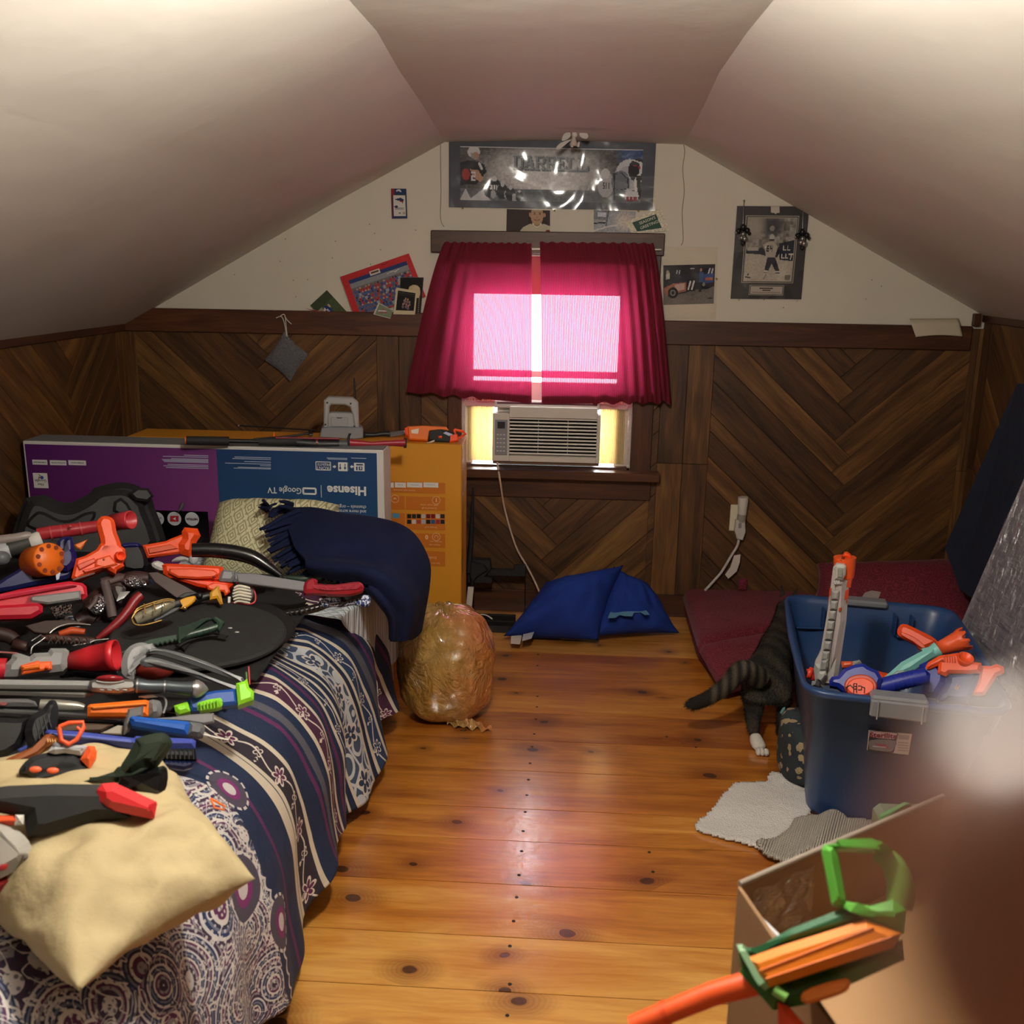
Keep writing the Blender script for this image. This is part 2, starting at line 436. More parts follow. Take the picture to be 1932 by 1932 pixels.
# cracks in the plaster
CRK = PM('6f6552', .9)
for pts in ([(1290, 247), (1287, 262), (1292, 285), (1288, 318), (1291, 360), (1287, 400), (1289, 450), (1285, 463)], [(832, 240), (831, 290), (832, 360), (831, 412), (838, 428)]):
    MB().tube([ony(x, y, -.0005) for x, y in smooth_pts(pts, 3, False)], .0012, 5).build('crack', CRK, wb)
rr = random.Random(2)
mb = MB()
for _ in range(26):
    x, y = rr.choice([(rr.uniform(420, 800), rr.uniform(420, 570)), (rr.uniform(1300, 1700), rr.uniform(380, 590))])
    if x < 800 and y < 236 + (830 - x) * .6 + 30: continue
    if x > 1300 and y < 245 + (x - 1300) * .6 + 20: continue
    mb.ball(ony(x, y, 0), .0022, nu=6, nv=4)
mb.build('nail_hole', CRK, wb)['kind'] = 'stuff'

def clip(poly, x0, x1, y0, y1):
    for ax, lim, sg in ((0, x0, 1), (0, x1, -1), (1, y0, 1), (1, y1, -1)):
        out = []
        for i in range(len(poly)):
            p, q = poly[i - 1], poly[i]; ip = (p[ax] - lim) * sg >= 0; iq = (q[ax] - lim) * sg >= 0
            if ip != iq:
                t = (lim - p[ax]) / (q[ax] - p[ax]); out.append((p[0] + (q[0] - p[0]) * t, p[1] + (q[1] - p[1]) * t))
            if iq: out.append(q)
        poly = out
        if len(poly) < 3: return []
    return poly
def area(p): return abs(sum(p[i - 1][0] * p[i][1] - p[i][0] * p[i - 1][1] for i in range(len(p)))) / 2
GAP = .0014
def board(poly, ang, M, parent, th=.006, mat=None):
    """one board: outline in wall coordinates, its own long axis turned to local x"""
    if len(poly) < 3 or area(poly) < 3e-4: return
    cx = sum(p[0] for p in poly) / len(poly); cy = sum(p[1] for p in poly) / len(poly)
    c, s_ = math.cos(-ang), math.sin(-ang)
    loc = [((x - cx) * c - (y - cy) * s_, (x - cx) * s_ + (y - cy) * c) for x, y in poly]
    Mb = M @ Matrix.Translation((cx, cy, 0)) @ Matrix.Rotation(ang, 4, 'Z')
    MB().prism([V((x, y, th / 2)) for x, y in loc], (0, 0, 1), th, .0011).build('board', mat or PANEL, parent, Mb)
def shrink(poly, g_):
    cx = sum(p[0] for p in poly) / len(poly); cy = sum(p[1] for p in poly) / len(poly)
    r = (area(poly)) ** .5 + 1e-6
    return poly
def chevron(x0, x1, z0, z1, cx, z_off, M, parent, holes=()):
    """herringbone boards pointing down in the middle (cx) of a sheet"""
    wd = .098; s2 = math.sqrt(.5)
    ang = math.radians(43)
    ux, uz = math.cos(-ang), math.sin(-ang)        # left arm direction: down to the right
    vx, vz = math.cos(ang), math.sin(ang)
    def W(u, v): return (cx + u * ux + v * vx, z_off + u * uz + v * vz)
    regions = [(x0, x1, z0, z1)]
    for (hx0, hx1, hz0, hz1) in holes:
        nr = []
        for (a0, a1, b0, b1) in regions:
            if hx0 >= a1 or hx1 <= a0: nr.append((a0, a1, b0, b1)); continue
            if hx0 > a0: nr.append((a0, hx0, b0, b1))
            if hx1 < a1: nr.append((hx1, a1, b0, b1))
            if hz0 > b0: nr.append((max(a0, hx0), min(a1, hx1), b0, hz0))
        regions = nr
    rg = random.Random(int(cx * 100) + 5)
    edges = [0]; 
    while edges[-1] < 2.6: edges.append(edges[-1] + wd * rg.choice([.55, .8, 1.0, 1.0, 1.15]))
    e = [x - 1.3 for x in edges]
    for k in range(len(e) - 1):
        L = [W(-2, e[k] + GAP / 2), W(-e[k] - GAP / 2, e[k] + GAP / 2), W(-e[k] - GAP / 2, e[k + 1] - GAP / 2), W(-2, e[k + 1] - GAP / 2)]
        Rr = [W(-e[k + 1] + GAP / 2, e[k + 1] + GAP / 2), W(-e[k] - GAP / 2, e[k + 1] + GAP / 2), W(-e[k] - GAP / 2, 2), W(-e[k + 1] + GAP / 2, 2)]
        for r in regions:
            board(clip(L, *r), -ang, M, parent); board(clip(Rr, *r), ang, M, parent)
def upright(x0, x1, z0, z1, M, parent, n=2, holes=()):
    w_ = (x1 - x0) / n
    for i in range(n):
        for (a0, a1) in ((z0, z0 + (z1 - z0) * .5), (z0 + (z1 - z0) * .5, z1)) :
            board([(x0 + i * w_ + GAP / 2, a0 + GAP / 2), (x0 + (i + 1) * w_ - GAP / 2, a0 + GAP / 2), (x0 + (i + 1) * w_ - GAP / 2, a1 - GAP / 2), (x0 + i * w_ + GAP / 2, a1 - GAP / 2)], PI / 2, M, parent)
MW = frameM(V((0, -.004, 0)), (1, 0, 0), (0, 0, 1))       # wall coordinates (x, z) -> world, normal towards the room
zled = ony(1000, 600, -.02).z
ztrim0 = ony(1500, 655, -.02).z
xs = [ony(x, 900, 0).x for x in (232, 713, 790, 1237, 1335, 1800, 1860)]
casL, casR = ony(845, 700, 0).x, ony(1236, 700, 0).x
zb = .10; ztop = zled - .01
holes = ((casL, casR, OB - .12, 3),)
MB().box(((XL + casL) / 2, -.002, ztop / 2), (casL - XL, .004, ztop)).build('backing', SEAM, wb)
MB().box(((XR + casR) / 2, -.002, ztop / 2), (XR - casR, .004, ztop)).build('backing', SEAM, wb)
MB().box(((casL + casR) / 2, -.002, (OB - .1) / 2), (casR - casL, .004, OB - .1)).build('backing', SEAM, wb)
upright(XL, ony(262, 700, 0).x, zb, ztop, MW, wb, 2)
chevron(ony(262, 700, 0).x, ony(712, 700, 0).x, zb, ztop, ony(487, 700, 0).x, .35, MW, wb)
upright(ony(712, 700, 0).x, ony(795, 700, 0).x, zb, ztop, MW, wb, 2)
chevron(ony(795, 700, 0).x, ony(1238, 900, 0).x, zb, ztop, ony(1022, 1000, 0).x, .06, MW, wb, holes)
upright(ony(1238, 900, 0).x, ony(1336, 850, 0).x, zb, ztop, MW, wb, 2)
chevron(ony(1336, 850, 0).x, ony(1806, 850, 0).x, zb, ztop, ony(1566, 900, 0).x, .16, MW, wb)
upright(ony(1806, 850, 0).x, XR, zb, ztop, MW, wb, 2)
ML = frameM(V((XL + .004, 0, 0)), (0, 1, 0), (0, 0, 1)); MR = frameM(V((XR - .004, 0, 0)), (0, -1, 0), (0, 0, 1))
MB().box((XL + .001, -2.75, .6), (.004, 5.4, 1.19)).build('backing', SEAM, wl); MB().box((XR - .001, -2.75, (zR - .06) / 2), (.004, 5.4, zR - .06)).build('backing', SEAM, wr)
upright(-.1, 0, zb, ztop, ML, wl, 1); upright(-1.40, -1.24, zb, ztop, ML, wl, 2)
chevron(-1.24, -.1, zb, ztop, -.55, .3, ML, wl); chevron(-2.5, -1.40, zb, ztop, -1.95, .3, ML, wl)
zq = zR - .06; upright(0, .09, zb, zq, MR, wr, 1); chevron(.09, 1.22, zb, zq, .65, .3, MR, wr); upright(1.22, 1.4, zb, zq, MR, wr, 2); chevron(1.4, 2.5, zb, zq, 1.95, .3, MR, wr)

# trims
def beam(name, x0, x1, y0, y1, z0, z1, mat=WALNUT, parent=None, kind='structure', bev=.003, axis='x'):
    c = V(((x0 + x1) / 2, (y0 + y1) / 2, (z0 + z1) / 2)); d = V((x1 - x0, y1 - y0, z1 - z0))
    if axis == 'x': M = Matrix.Translation(c); dd = d
    elif axis == 'z': M = Matrix.Translation(c) @ Matrix.Rotation(-PI / 2, 4, 'Y'); dd = V((d.z, d.y, d.x))
    else: M = Matrix.Translation(c) @ Matrix.Rotation(PI / 2, 4, 'Z'); dd = V((d.y, d.x, d.z))
    o = MB().box((0, 0, 0), dd, None, bev).build(name, mat, parent, M)
    if kind and parent is None: o['kind'] = kind
    return o
beam('trim_1', XL, casL - .002, -.024, 0, ztrim0 + .012, zled + .012)
beam('trim_2', casR + .002, XR - .06, -.024, 0, ztrim0, zled)
beam('trim_3', XL, XL + .02, -5.5, -.024, ztrim0 + .012, zL - .0, axis='y')
beam('trim_4', XR - .02, XR, -5.5, -.0, zR - .075, zR, axis='y')
beam('trim_5', XR - .06, XR - .035, -.03, 0, zled - .0, zled + .05, axis='z')
beam('baseboard_back', XL, XR, -.016, 0, 0, .1)
beam('baseboard_left', XL, XL + .016, -5.5, -.016, 0, .1, axis='y'); beam('baseboard_right', XR - .016, XR, -5.5, -.016, 0, .1, axis='y')

# floor boards, widths read off the photograph
ys = [0.0]
for py in (1180, 1204, 1230.7, 1268.4, 1305, 1344.5, 1397, 1455, 1527, 1588, 1670.7, 1770.6, 1874):
    ys.append(onz(1000, py, 0).y)
while ys[-1] > -5.5: ys.append(ys[-1] - random.choice([.15, .17, .2, .16]))
fl = tag(MB().box((-.03, -2.75, -.06), (3.9, 5.9, .08)).build('floor', PM('2a1608', .9)), kind='structure')
def plank(x0, x1, i):
    y0, y1 = ys[i + 1], ys[i]; c = V(((x0 + x1) / 2, (y0 + y1) / 2, -.01))
    MB().box((0, 0, 0), (x1 - x0 - .002, y1 - y0 - .0024, .02)).build('plank', FLOORM, fl, Matrix.Translation(c))
for i in range(len(ys) - 1):
    j = random.Random(i * 3 + 1).uniform(1.0, 1.6) if i % 3 else None
    if j: plank(XL - .03, j, i); plank(j, XR + .03, i)
    else: plank(XL - .03, XR + .03, i)
mb = MB()
for px, py in ((1015, 1235), (1014, 1256), (1014, 1314), (1013, 1334), (1011, 1357), (1008, 1385), (1004, 1409), (1000, 1440), (997, 1471), (994, 1500), (991, 1532), (987, 1568), (984, 1606), (979, 1651), (975, 1693), (969, 1738), (962, 1785), (962, 1857), (957, 1916), (1232, 1645), (1225, 1608), (1258, 1390), (1313, 1410)):
    p = onz(px, py, 0); mb.tube([p, p + V((0, 0, .0006))], .0045, 8)
mb.build('nail_head', PM('1a1310', .6), fl)['kind'] = 'stuff'

# ============ window ============
w1 = thing('window_1', None, None, ((OL + OR) / 2, 0, OB), kind='structure')
PAINTW = PM('d9cfc6', .5); GLASSM = G('window glass'); GLASSM.set('ffffff', .02, 0, Transmission_Weight=1.0, IOR=1.02); GLASSM = GLASSM.m
beam('casing', casL, OL, -.022, 0, OB - .02, OT + .02, parent=w1, axis='z'); beam('casing', OR, casR, -.022, 0, OB - .02, OT + .02, parent=w1, axis='z')
hd0, hd1 = ony(813, 476, -.03), ony(1255, 437, -.03)
beam('header', hd0.x, hd1.x, -.032, 0, hd0.z, ony(1030, 437, -.03).z, parent=w1)
s0 = ony(1245, 900, -.07)
beam('sill', casL - .03, s0.x, -.075, .0, ony(1040, 905, -.07).z, ony(1040, 888, -.06).z, parent=w1)
beam('apron', casL, ony(1229, 900, -.02).x, -.02, 0, ony(1040, 940, -.02).z, ony(1040, 905, -.07).z, parent=w1)
# jambs and sash
for x in (OL + .006, OR - .006): MB().box((x, .05, (OT + OB) / 2), (.012, .1, OT - OB)).build('jamb', PAINTW, w1)
MB().box(((OL + OR) / 2, .05, OT - .006), (OR - OL, .1, .012)).build('jamb', PAINTW, w1)
MB().box(((OL + OR) / 2, .05, OB + .006), (OR - OL, .1, .012)).build('jamb', PM('5a3620', .5), w1)
def zy(py): return ony(1030, py, .04).z
def xx(px): return ony(px, 650, .04).x
MB().box(((OL + OR) / 2, .045, (zy(478) + zy(556)) / 2), (OR - OL - .02, .012, zy(478) - zy(556))).build('upper_rail', PM('a84a50', .6), w1)
for a_, b_ in ((OL + .012, xx(893)), (xx(1167), OR - .012)): MB().box(((a_ + b_) / 2, .05, (OT + OB) / 2), (b_ - a_, .03, OT - OB - .02)).build('stile', PAINTW, w1)
for p0, p1 in ((700, 712), (721, 770)): MB().box(((OL + OR) / 2, .045, (zy(p0) + zy(p1)) / 2), (OR - OL - .02, .03, zy(p0) - zy(p1))).build('rail', PAINTW, w1)
MB().box(((OL + OR) / 2, .056, (zy(556) + zy(700)) / 2), (xx(1167) - xx(893), .004, zy(556) - zy(700))).build('pane', GLASSM, w1)
# accordion side panels beside the air conditioner
g = G('yellowed accordion plastic'); g.set('f0e4c0', .5, 0, Transmission_Weight=.0); tr = g.n('ShaderNodeBsdfTranslucent'); tr.inputs[0].default_value = (*lin('fff2d4'), 1)
ms = g.n('ShaderNodeMixShader'); ms.inputs[0].default_value = .32; g.put(ms.inputs[1], g.b.outputs[0]); g.put(ms.inputs[2], tr.outputs[0]); g.put(g.out.inputs[0], ms.outputs[0]); ACC = g.m
for a_, b_ in ((882, 930), (1132, 1178)):
    x0, x1 = ony(a_, 820, .02).x, ony(b_, 820, .02).x; z0, z1 = ony(1030, 872, .02).z, ony(1030, 755, .02).z
    n = 15; vs = []; fs = []
    for i in range(2 * n + 1):
        x = x0 + (x1 - x0) * i / (2 * n); y = .02 + (.008 if i % 2 else 0); vs += [(x, y, z0), (x, y, z1)]
    for i in range(2 * n): fs.append((2 * i, 2 * i + 2, 2 * i + 3, 2 * i + 1))
    o = MB().add(vs, fs).build('accordion_panel', ACC, w1); solid(o, .001)
MB().box(((OL + OR) / 2, .012, zy(762)), (OR - OL - .02, .02, .022)).build('panel_rail', PM('cfa9a6', .5), w1)
# clear sealing tape crumpled beside the panels
CLEAR = film('clear plastic film', .22, .12, 1, 30)
for px in (870, 1184):
    x0 = ony(px, 820, -.0).x
    def fn(u, v, x0=x0): return V((x0 - .012 + .03 * u, -.004 - .006 * math.sin(v * 31 + u * 4) * u, OB + .01 + v * .30))
    MB().grid(fn, 4, 30).build('sealing_film', CLEAR, w1)

# air conditioner
a0, a1 = ony(930, 880, -.05), ony(1140, 755, -.05)
AX0, AX1 = ony(930, 820, -.05).x, ony(1132, 820, -.05).x; AZ0, AZ1 = ony(1030, 871, -.05).z, ony(1030, 781, -.05).z
ac = thing('air_conditioner', 'white window air conditioner with louvred front sitting on the window sill', 'air conditioner', ((AX0 + AX1) / 2, -.02, AZ0))
ACW = PM('d9d2c8', .45)
W_, H_ = AX1 - AX0, AZ1 - AZ0
MB().box(((AX0 + AX1) / 2, .10, (AZ0 + AZ1) / 2 + .01), (W_ * .94, .2, H_ + .06), None, .004).build('body', ACW, ac)
mb = MB(); gx0 = AX0 + W_ * .155; gx1 = AX1 - W_ * .03; gz0 = AZ0 + H_ * .12; gz1 = AZ1 - H_ * .08
for (x0, x1, z0, z1) in ((AX0, gx0, AZ0, AZ1), (gx1, AX1, AZ0, AZ1), (gx0, gx1, AZ0, gz0), (gx0, gx1, gz1, AZ1 + .03)):
    mb.box(((x0 + x1) / 2, -.03, (z0 + z1) / 2), (x1 - x0 + .0004, .07, z1 - z0 + .0004), None, .0025)
mb.box(((AX0 + AX1) / 2, -.02, AZ1 + .035), (W_ * .98, .05, .03), None, .003)
mb.build('front_cover', ACW, ac)
MB().box(((AX0 + AX1) / 2, -.046, AZ1 + .041), (W_ * .93, .003, .007)).build('slot', PM('5b2c3a', .6), ac)
MB().box(((gx0 + gx1) / 2, -.004, (gz0 + gz1) / 2), (gx1 - gx0, .004, gz1 - gz0)).build('grille_backing', PM('17120f', .8), ac)
for i in range(11):
    z = gz0 + (gz1 - gz0) * (i + .5) / 11
    MB().box(((gx0 + gx1) / 2, -.045, z), (gx1 - gx0, .016, .0062), Matrix.Rotation(math.radians(-15), 3, 'X')).build('louvre', ACW, ac)
for f in (.33, .67): MB().box((gx0 + (gx1 - gx0) * f, -.035, (gz0 + gz1) / 2), (.002, .01, gz1 - gz0)).build('louvre_rib', ACW, ac)
pn = MB().box((AX0 + W_ * .08, -.0665, (AZ0 + AZ1) / 2 + .0), (W_ * .115, .003, H_ * .74), None, .001).build('control_panel', PM('8f9096', .4), ac)
MB().box((AX0 + W_ * .08, -.0685, AZ1 - H_ * .24), (W_ * .07, .002, H_ * .14)).build('display', PM('2b3238', .3), pn)
mb = MB()
for r_ in range(5):
    for c_ in range(3): mb.box((AX0 + W_ * (.048 + .03 * c_), -.0685, AZ0 + H_ * (.22 + .085 * r_)), (W_ * .018, .001, H_ * .02))
mb.build('buttons', PM('d6d6d6', .5), pn)
MB().box(((AX0 + AX1) / 2, -.02, AZ0 - .008), (W_ * 1.0, .05, .014), None, .002).build('base_strip', PM('7c5c44', .5), ac)
cord = smooth_pts([tuple(ony(x, y, yy)) for x, y, yy in ((938, 872, -.05), (944, 910, -.085), (950, 950, -.04), (960, 990, -.035), (975, 1035, -.04), (995, 1070, -.05), (1008, 1095, -.06), (1018, 1118, -.08))] + [(V(onz(1035, 1160, .012)))[:], V(onz(1240, 1143, .012))[:], V(onz(1290, 1140, .012))[:]], 6, False)
MB().tube(cord, .0042, 8).build('power_cord', PM('cdb39c', .5), ac)

# curtains
g = G('burgundy curtain cloth'); U = g.sep(g.coord('UV'))
weave = (U[0] * 900).sin() * .5 + .5
cc = g.mix(weave, lin('640c20'), lin('80142e')); g.set(cc, .85)
tr = g.n('ShaderNodeBsdfTranslucent'); g.put(tr.inputs[0], g.mix(weave, lin('a81840'), lin('c83c64')))
ms = g.n('ShaderNodeMixShader'); ms.inputs[0].default_value = .17; g.put(ms.inputs[1], g.b.outputs[0]); g.put(ms.inputs[2], tr.outputs[0])
tp = g.n('ShaderNodeBsdfTransparent'); tp.inputs[0].default_value = (1, .80, .90, 1); m2 = g.n('ShaderNodeMixShader'); g.put(m2.inputs[0], weave * .030 + .008); g.put(m2.inputs[1], ms.outputs[0]); g.put(m2.inputs[2], tp.outputs[0]); g.put(g.out.inputs[0], m2.outputs[0])
g.bump(weave, .3, .002); CURT = g.m
rod = MB().tube([ony(838, 468, -.050), ony(1248, 471, -.050)], .0035, 10).build('curtain_rod', PM('d8cfc0', .4))
tag(rod, 'thin pale curtain rod above window, seen in the gap between the curtains', 'curtain rod')
def curtain(pxs_top, pxs_bot, lab, seed):
    t = thing('curtain', lab, 'curtain', ony((pxs_top[0] + pxs_top[1]) / 2, 760, -.06), 'burgundy curtains on the window')
    A, B = ony(pxs_top[0], 457, -.06), ony(pxs_top[1], 459, -.06); C_, D_ = ony(pxs_bot[0][0], pxs_bot[0][1], -.06), ony(pxs_bot[1][0], pxs_bot[1][1], -.06)
    out = 1 if seed else -1
    def fn(u, v):                                  # u across, v down
        zt_ = A.z + (B.z - A.z) * u; zb_ = C_.z + (D_.z - C_.z) * u
        sp = v ** .75
        x = (A.x + (B.x - A.x) * u) * (1 - sp) + (C_.x + (D_.x - C_.x) * u) * sp
        e = u if seed else 1 - u                    # 1 at the outer side
        amp = (.0012 + .020 * max(0, e - .60) * 2.2) * (.5 + .7 * v)
        ph = 19 * u + 26 * u * u + seed * 2
        y = -.063 + amp * math.sin(ph * 1.35) - .02 * v * e + .004 * math.sin(u * 90 + seed) * max(0, 1 - v * 9)
        z = zt_ + (zb_ - zt_) * v + .003 * math.sin(u * 70) * (1 if v < .01 else 0) - .006 * math.sin(ph) * v * (e > .4)
        return V((x, y, z))
    nu, nv = 90, 50
    uv = [(i / (nu - 1) * .5, j / (nv - 1)) for j in range(nv) for i in range(nu)]
    o = MB().grid(fn, nu, nv).build('cloth', CURT, t, uv=uv)
    def hem(v0, v1, dy, nm):
        nu2, nv2 = 90, 6
        uv2 = [(i / (nu2 - 1) * .5, v0 + (v1 - v0) * j / (nv2 - 1)) for j in range(nv2) for i in range(nu2)]
        MB().grid(lambda u, v: fn(u, v0 + (v1 - v0) * v) + V((0, dy, 0)), nu2, nv2).build(nm, CURT, t, uv=uv2)
    hem(.945, 1.0, .0035, 'hem'); hem(.945, .999, .006, 'hem'); hem(0, .14, .0045, 'heading'); hem(.0, .035, -.004, 'rod_pocket')
    return t
curtain((840, 1003), ((768, 738), (1003, 761)), 'left burgundy curtain, backlit pink by the window', 0)
curtain((1018, 1232), ((1022, 762), (1266, 758)), 'right burgundy curtain, backlit pink by the window', 1)

# outlet with plug on the back wall
wf = thing('wall_outlet', 'cream wall outlet plate on the panelling right of the window', 'outlet', ony(1391, 1000, -.01))
p = ony(1391, 977, -.012); MB().box(p, (.062, .006, .114), None, .002).build('cover_plate', PM('e3dbc0', .4), wf)
pg = thing('plug', 'white round-topped night light and plug with test block in the outlet', 'plug', ony(1398, 1000, -.03))
def W3(px, py, y=-.04): return ony(px, py, y)
MB().tube([W3(1402, 938), W3(1402, 944), W3(1401, 958), W3(1400, 972)], [.021, .022, .020, .018], 20).build('night_light', PM('d9d2c8', .4), pg)
g = G('clear plug plastic'); g.set('cfc9bf', .15, 0, Transmission_Weight=.5); MB().tube([W3(1400, 970), W3(1398, 984)], [.0185, .0185], 20).build('clear_collar', g.m, pg)
MB().prism([W3(*q) for q in ((1388, 980), (1405, 982), (1406, 1002), (1401, 1018), (1390, 1016), (1385, 1000))], (0, -1, 0), .03, .004).build('plug_body', PM('cbc6be', .45), pg)
MB().box(W3(1396, 992, -.056), (.012, .003, .022), None, .001).build('test_buttons', GREY, pg)
MB().tube([W3(*q) for q in smooth_pts([(1394, 1016), (1391, 1030), (1380, 1048), (1362, 1078), (1345, 1098), (1330, 1114)], 5, False)], .0058, 10).build('cable', PM('c9c4bc', .5), pg)
tg = MB().prism([W3(*q, -.05) for q in ((1385, 1048), (1397, 1046), (1396, 1060), (1390, 1078), (1374, 1092), (1368, 1084), (1378, 1070))], (0, -1, 0), .001).build('cable_tag', PM('d8cfc8', .6), pg)
# ============ flat prints ============
class Pic:
    def __init__(s, nx, ny, bg):
        s.nx, s.ny = nx, ny; s.a = np.zeros((ny, nx, 3)); s.a[:] = s.c(bg)
        s.X, s.Y = np.meshgrid((np.arange(nx) + .5) / nx, (np.arange(ny) + .5) / ny); s.rg = np.random.RandomState(nx + ny)
    def c(s, c): return np.array([int(c[i:i+2], 16) / 255 for i in (0, 2, 4)]) if isinstance(c, str) else np.array(c)
    def ell(s, x, y, rx, ry, c, soft=0.0):
        d = ((s.X - x) / rx) ** 2 + ((s.Y - y) / ry) ** 2; m = (d < 1) if not soft else np.clip((1 - d) / soft, 0, 1)
        m = m.astype(float)[..., None]; s.a = s.a * (1 - m) + s.c(c) * m; return s
    def rect(s, x0, y0, x1, y1, c): s.a[(s.X >= x0) & (s.X < x1) & (s.Y >= y0) & (s.Y < y1)] = s.c(c); return s
    def poly(s, pts, c):
        ins = np.zeros(s.X.shape, bool)
        for i in range(len(pts)):
            (x1, y1), (x2, y2) = pts[i - 1], pts[i]
            if y1 == y2: continue
            ins ^= ((y1 > s.Y) != (y2 > s.Y)) & (s.X < (x2 - x1) * (s.Y - y1) / (y2 - y1) + x1)
        s.a[ins] = s.c(c); return s
    def line(s, pts, w, c):
        for (x1, y1), (x2, y2) in zip(pts[:-1], pts[1:]):
            dx, dy = x2 - x1, y2 - y1; L = dx * dx + dy * dy + 1e-12
            t = np.clip(((s.X - x1) * dx + (s.Y - y1) * dy) / L, 0, 1)
            s.a[np.hypot(s.X - x1 - t * dx, s.Y - y1 - t * dy) < w] = s.c(c)
        return s
    def grain(s, amt, blk=1):
        n = s.rg.rand((s.ny + blk - 1) // blk, (s.nx + blk - 1) // blk); n = np.kron(n, np.ones((blk, blk)))[:s.ny, :s.nx]
        s.a = np.clip(s.a + (n[..., None] - .5) * amt, 0, 1); return s
    def lettering(s, rows, x, y, cw, ch, c):
        for j, r in enumerate(rows):
            for i, k in enumerate(r):
                if k != ' ': s.rect(x + i * cw, y + j * ch, x + (i + 1) * cw, y + (j + 1) * ch, c)
        return s
g = G('printed picture'); va = g.n('ShaderNodeVertexColor'); va.layer_name = 'Col'; g.set(None, .5, spec=.2); g.put(g.b.inputs['Base Color'], va.outputs[0]); PRINT = g.m
g = G('matt print'); va = g.n('ShaderNodeVertexColor'); va.layer_name = 'Col'; g.set(None, .6); g.put(g.b.inputs['Base Color'], va.outputs[0]); PRINTM = g.m
def printed(name, pic, corners, parent=None, mat=None, bulge=0.0, thick=.0006):
    """corners: 3D points TL, TR, BR, BL"""
    tl, tr, br, bl = [V(p) for p in corners]; nx, ny = pic.nx, pic.ny
    n = (tr - tl).cross(tl - bl).normalized()
    vs = []
    for j in range(ny + 1):
        v = j / ny; L, R_ = tl.lerp(bl, v), tr.lerp(br, v)
        for i in range(nx + 1): vs.append(L.lerp(R_, i / nx) + n * (bulge * math.sin(PI * i / nx)))
    fs = [(j * (nx + 1) + i, (j + 1) * (nx + 1) + i, (j + 1) * (nx + 1) + i + 1, j * (nx + 1) + i + 1) for j in range(ny) for i in range(nx)]
    me = bpy.data.meshes.new(name); me.from_pydata([tuple(p) for p in vs], [], fs)
    ca = me.color_attributes.new('Col', 'FLOAT_COLOR', 'CORNER')
    c = pic.a.reshape(-1, 3); c = np.where(c <= .04045, c / 12.92, ((c + .055) / 1.055) ** 2.4)
    c4 = np.ones((len(c), 4)); c4[:, :3] = c; ca.data.foreach_set('color', np.repeat(c4, 4, axis=0).astype(np.float32).ravel())
    o = bpy.data.objects.new(name, me); link(o, name, parent, None, mat or PRINT); return o
def wq(pts, off): return [ony(x, y, -off) for x, y in pts]
def grad(p, c0, c1, ax=1):
    t = (p.Y if ax else p.X)[..., None]; p.a = p.c(c0) * (1 - t) + p.c(c1) * t; return p
SLEEVE = film('clear wrinkled sleeve', .055, .08, .55, 4, detail=1.2)
PAPER = PM('e4dcc8', .6); NAVYMAT = PM('2b3040', .55)
def backing(name, q, th, mat, parent, off):
    pts = wq(q, off + th / 2); return MB().prism(pts, (0, -1, 0), th, .0004).build(name, mat, parent)
def pin(px, py, parent, y=-.008, mat=PINBRASS): MB().ball(ony(px, py, y), (.004, .003, .004), nu=10, nv=6).build('push_pin', mat, parent)

# long football banner with a name
bn = thing('banner_poster', 'long framed football poster with a navy border and the name DARRELL, under the ceiling', 'poster', ony(1040, 396, -.01))
backing('mat_board', [(847, 262), (1238, 267), (1231, 397), (847, 391)], .004, PM('2c3244', .5), bn, .002)
q = D2([(187, 370), (1520, 395), (1500, 787), (187, 762)])
P = Pic(200, 58, '8e9094'); P.a[:] = .36
P.ell(.46, .45, .42, .62, 'd9dadc', .9); P.ell(.5, .62, .22, .35, 'dfe2e2', .8).ell(.97, .05, .13, .4, '38568a', .8).grain(.07, 2)
P.rect(0, .78, 1, 1, '6d7278').grain(.10, 3).poly([(0, .98), (.03, .78), (.06, .97), (.12, .8), (.17, 1), (0, 1)], 'c9ccd0')
# quarterback with ball on the left
P.poly([(0, .30), (.045, .26), (.10, .27), (.135, .34), (.145, .47), (.11, .62), (.09, .70), (.0, .72)], '23262f').ell(.075, .10, .034, .11, 'd4d5d8').ell(.084, .17, .02, .07, 'b48f78').line([(.062, .12), (.07, .22), (.09, .22)], .006, '9aa0a8')
P.ell(.032, .52, .022, .11, 'a5302e').poly([(.055, .42), (.10, .44), (.13, .6), (.11, .66), (.07, .56)], 'c39a80').lettering(['111', '  1', '111', '1  ', '111'], .06, .46, .009, .035, 'd8dade').line([(.105, .3), (.12, .42)], .007, 'd8dade').line([(.14, .7), (.19, .93)], .012, 'c7cad0')
for x, y, s_ in ((.19, .62, 1), (.235, .72, .9), (.28, .78, .8), (.16, .72, .8), (.33, .85, .6)):
    P.ell(x, y + .12 * s_, .035 * s_, .16 * s_, '2c303a').ell(x, y - .03, .014 * s_, .05 * s_, 'cdd0d4').ell(x + .03 * s_, y + .16, .02 * s_, .08, 'a9adb4')
P.lettering(['11 1 1', ' 1 1 1', '11 1 1'], .165, .70, .007, .03, 'e4e6ea')
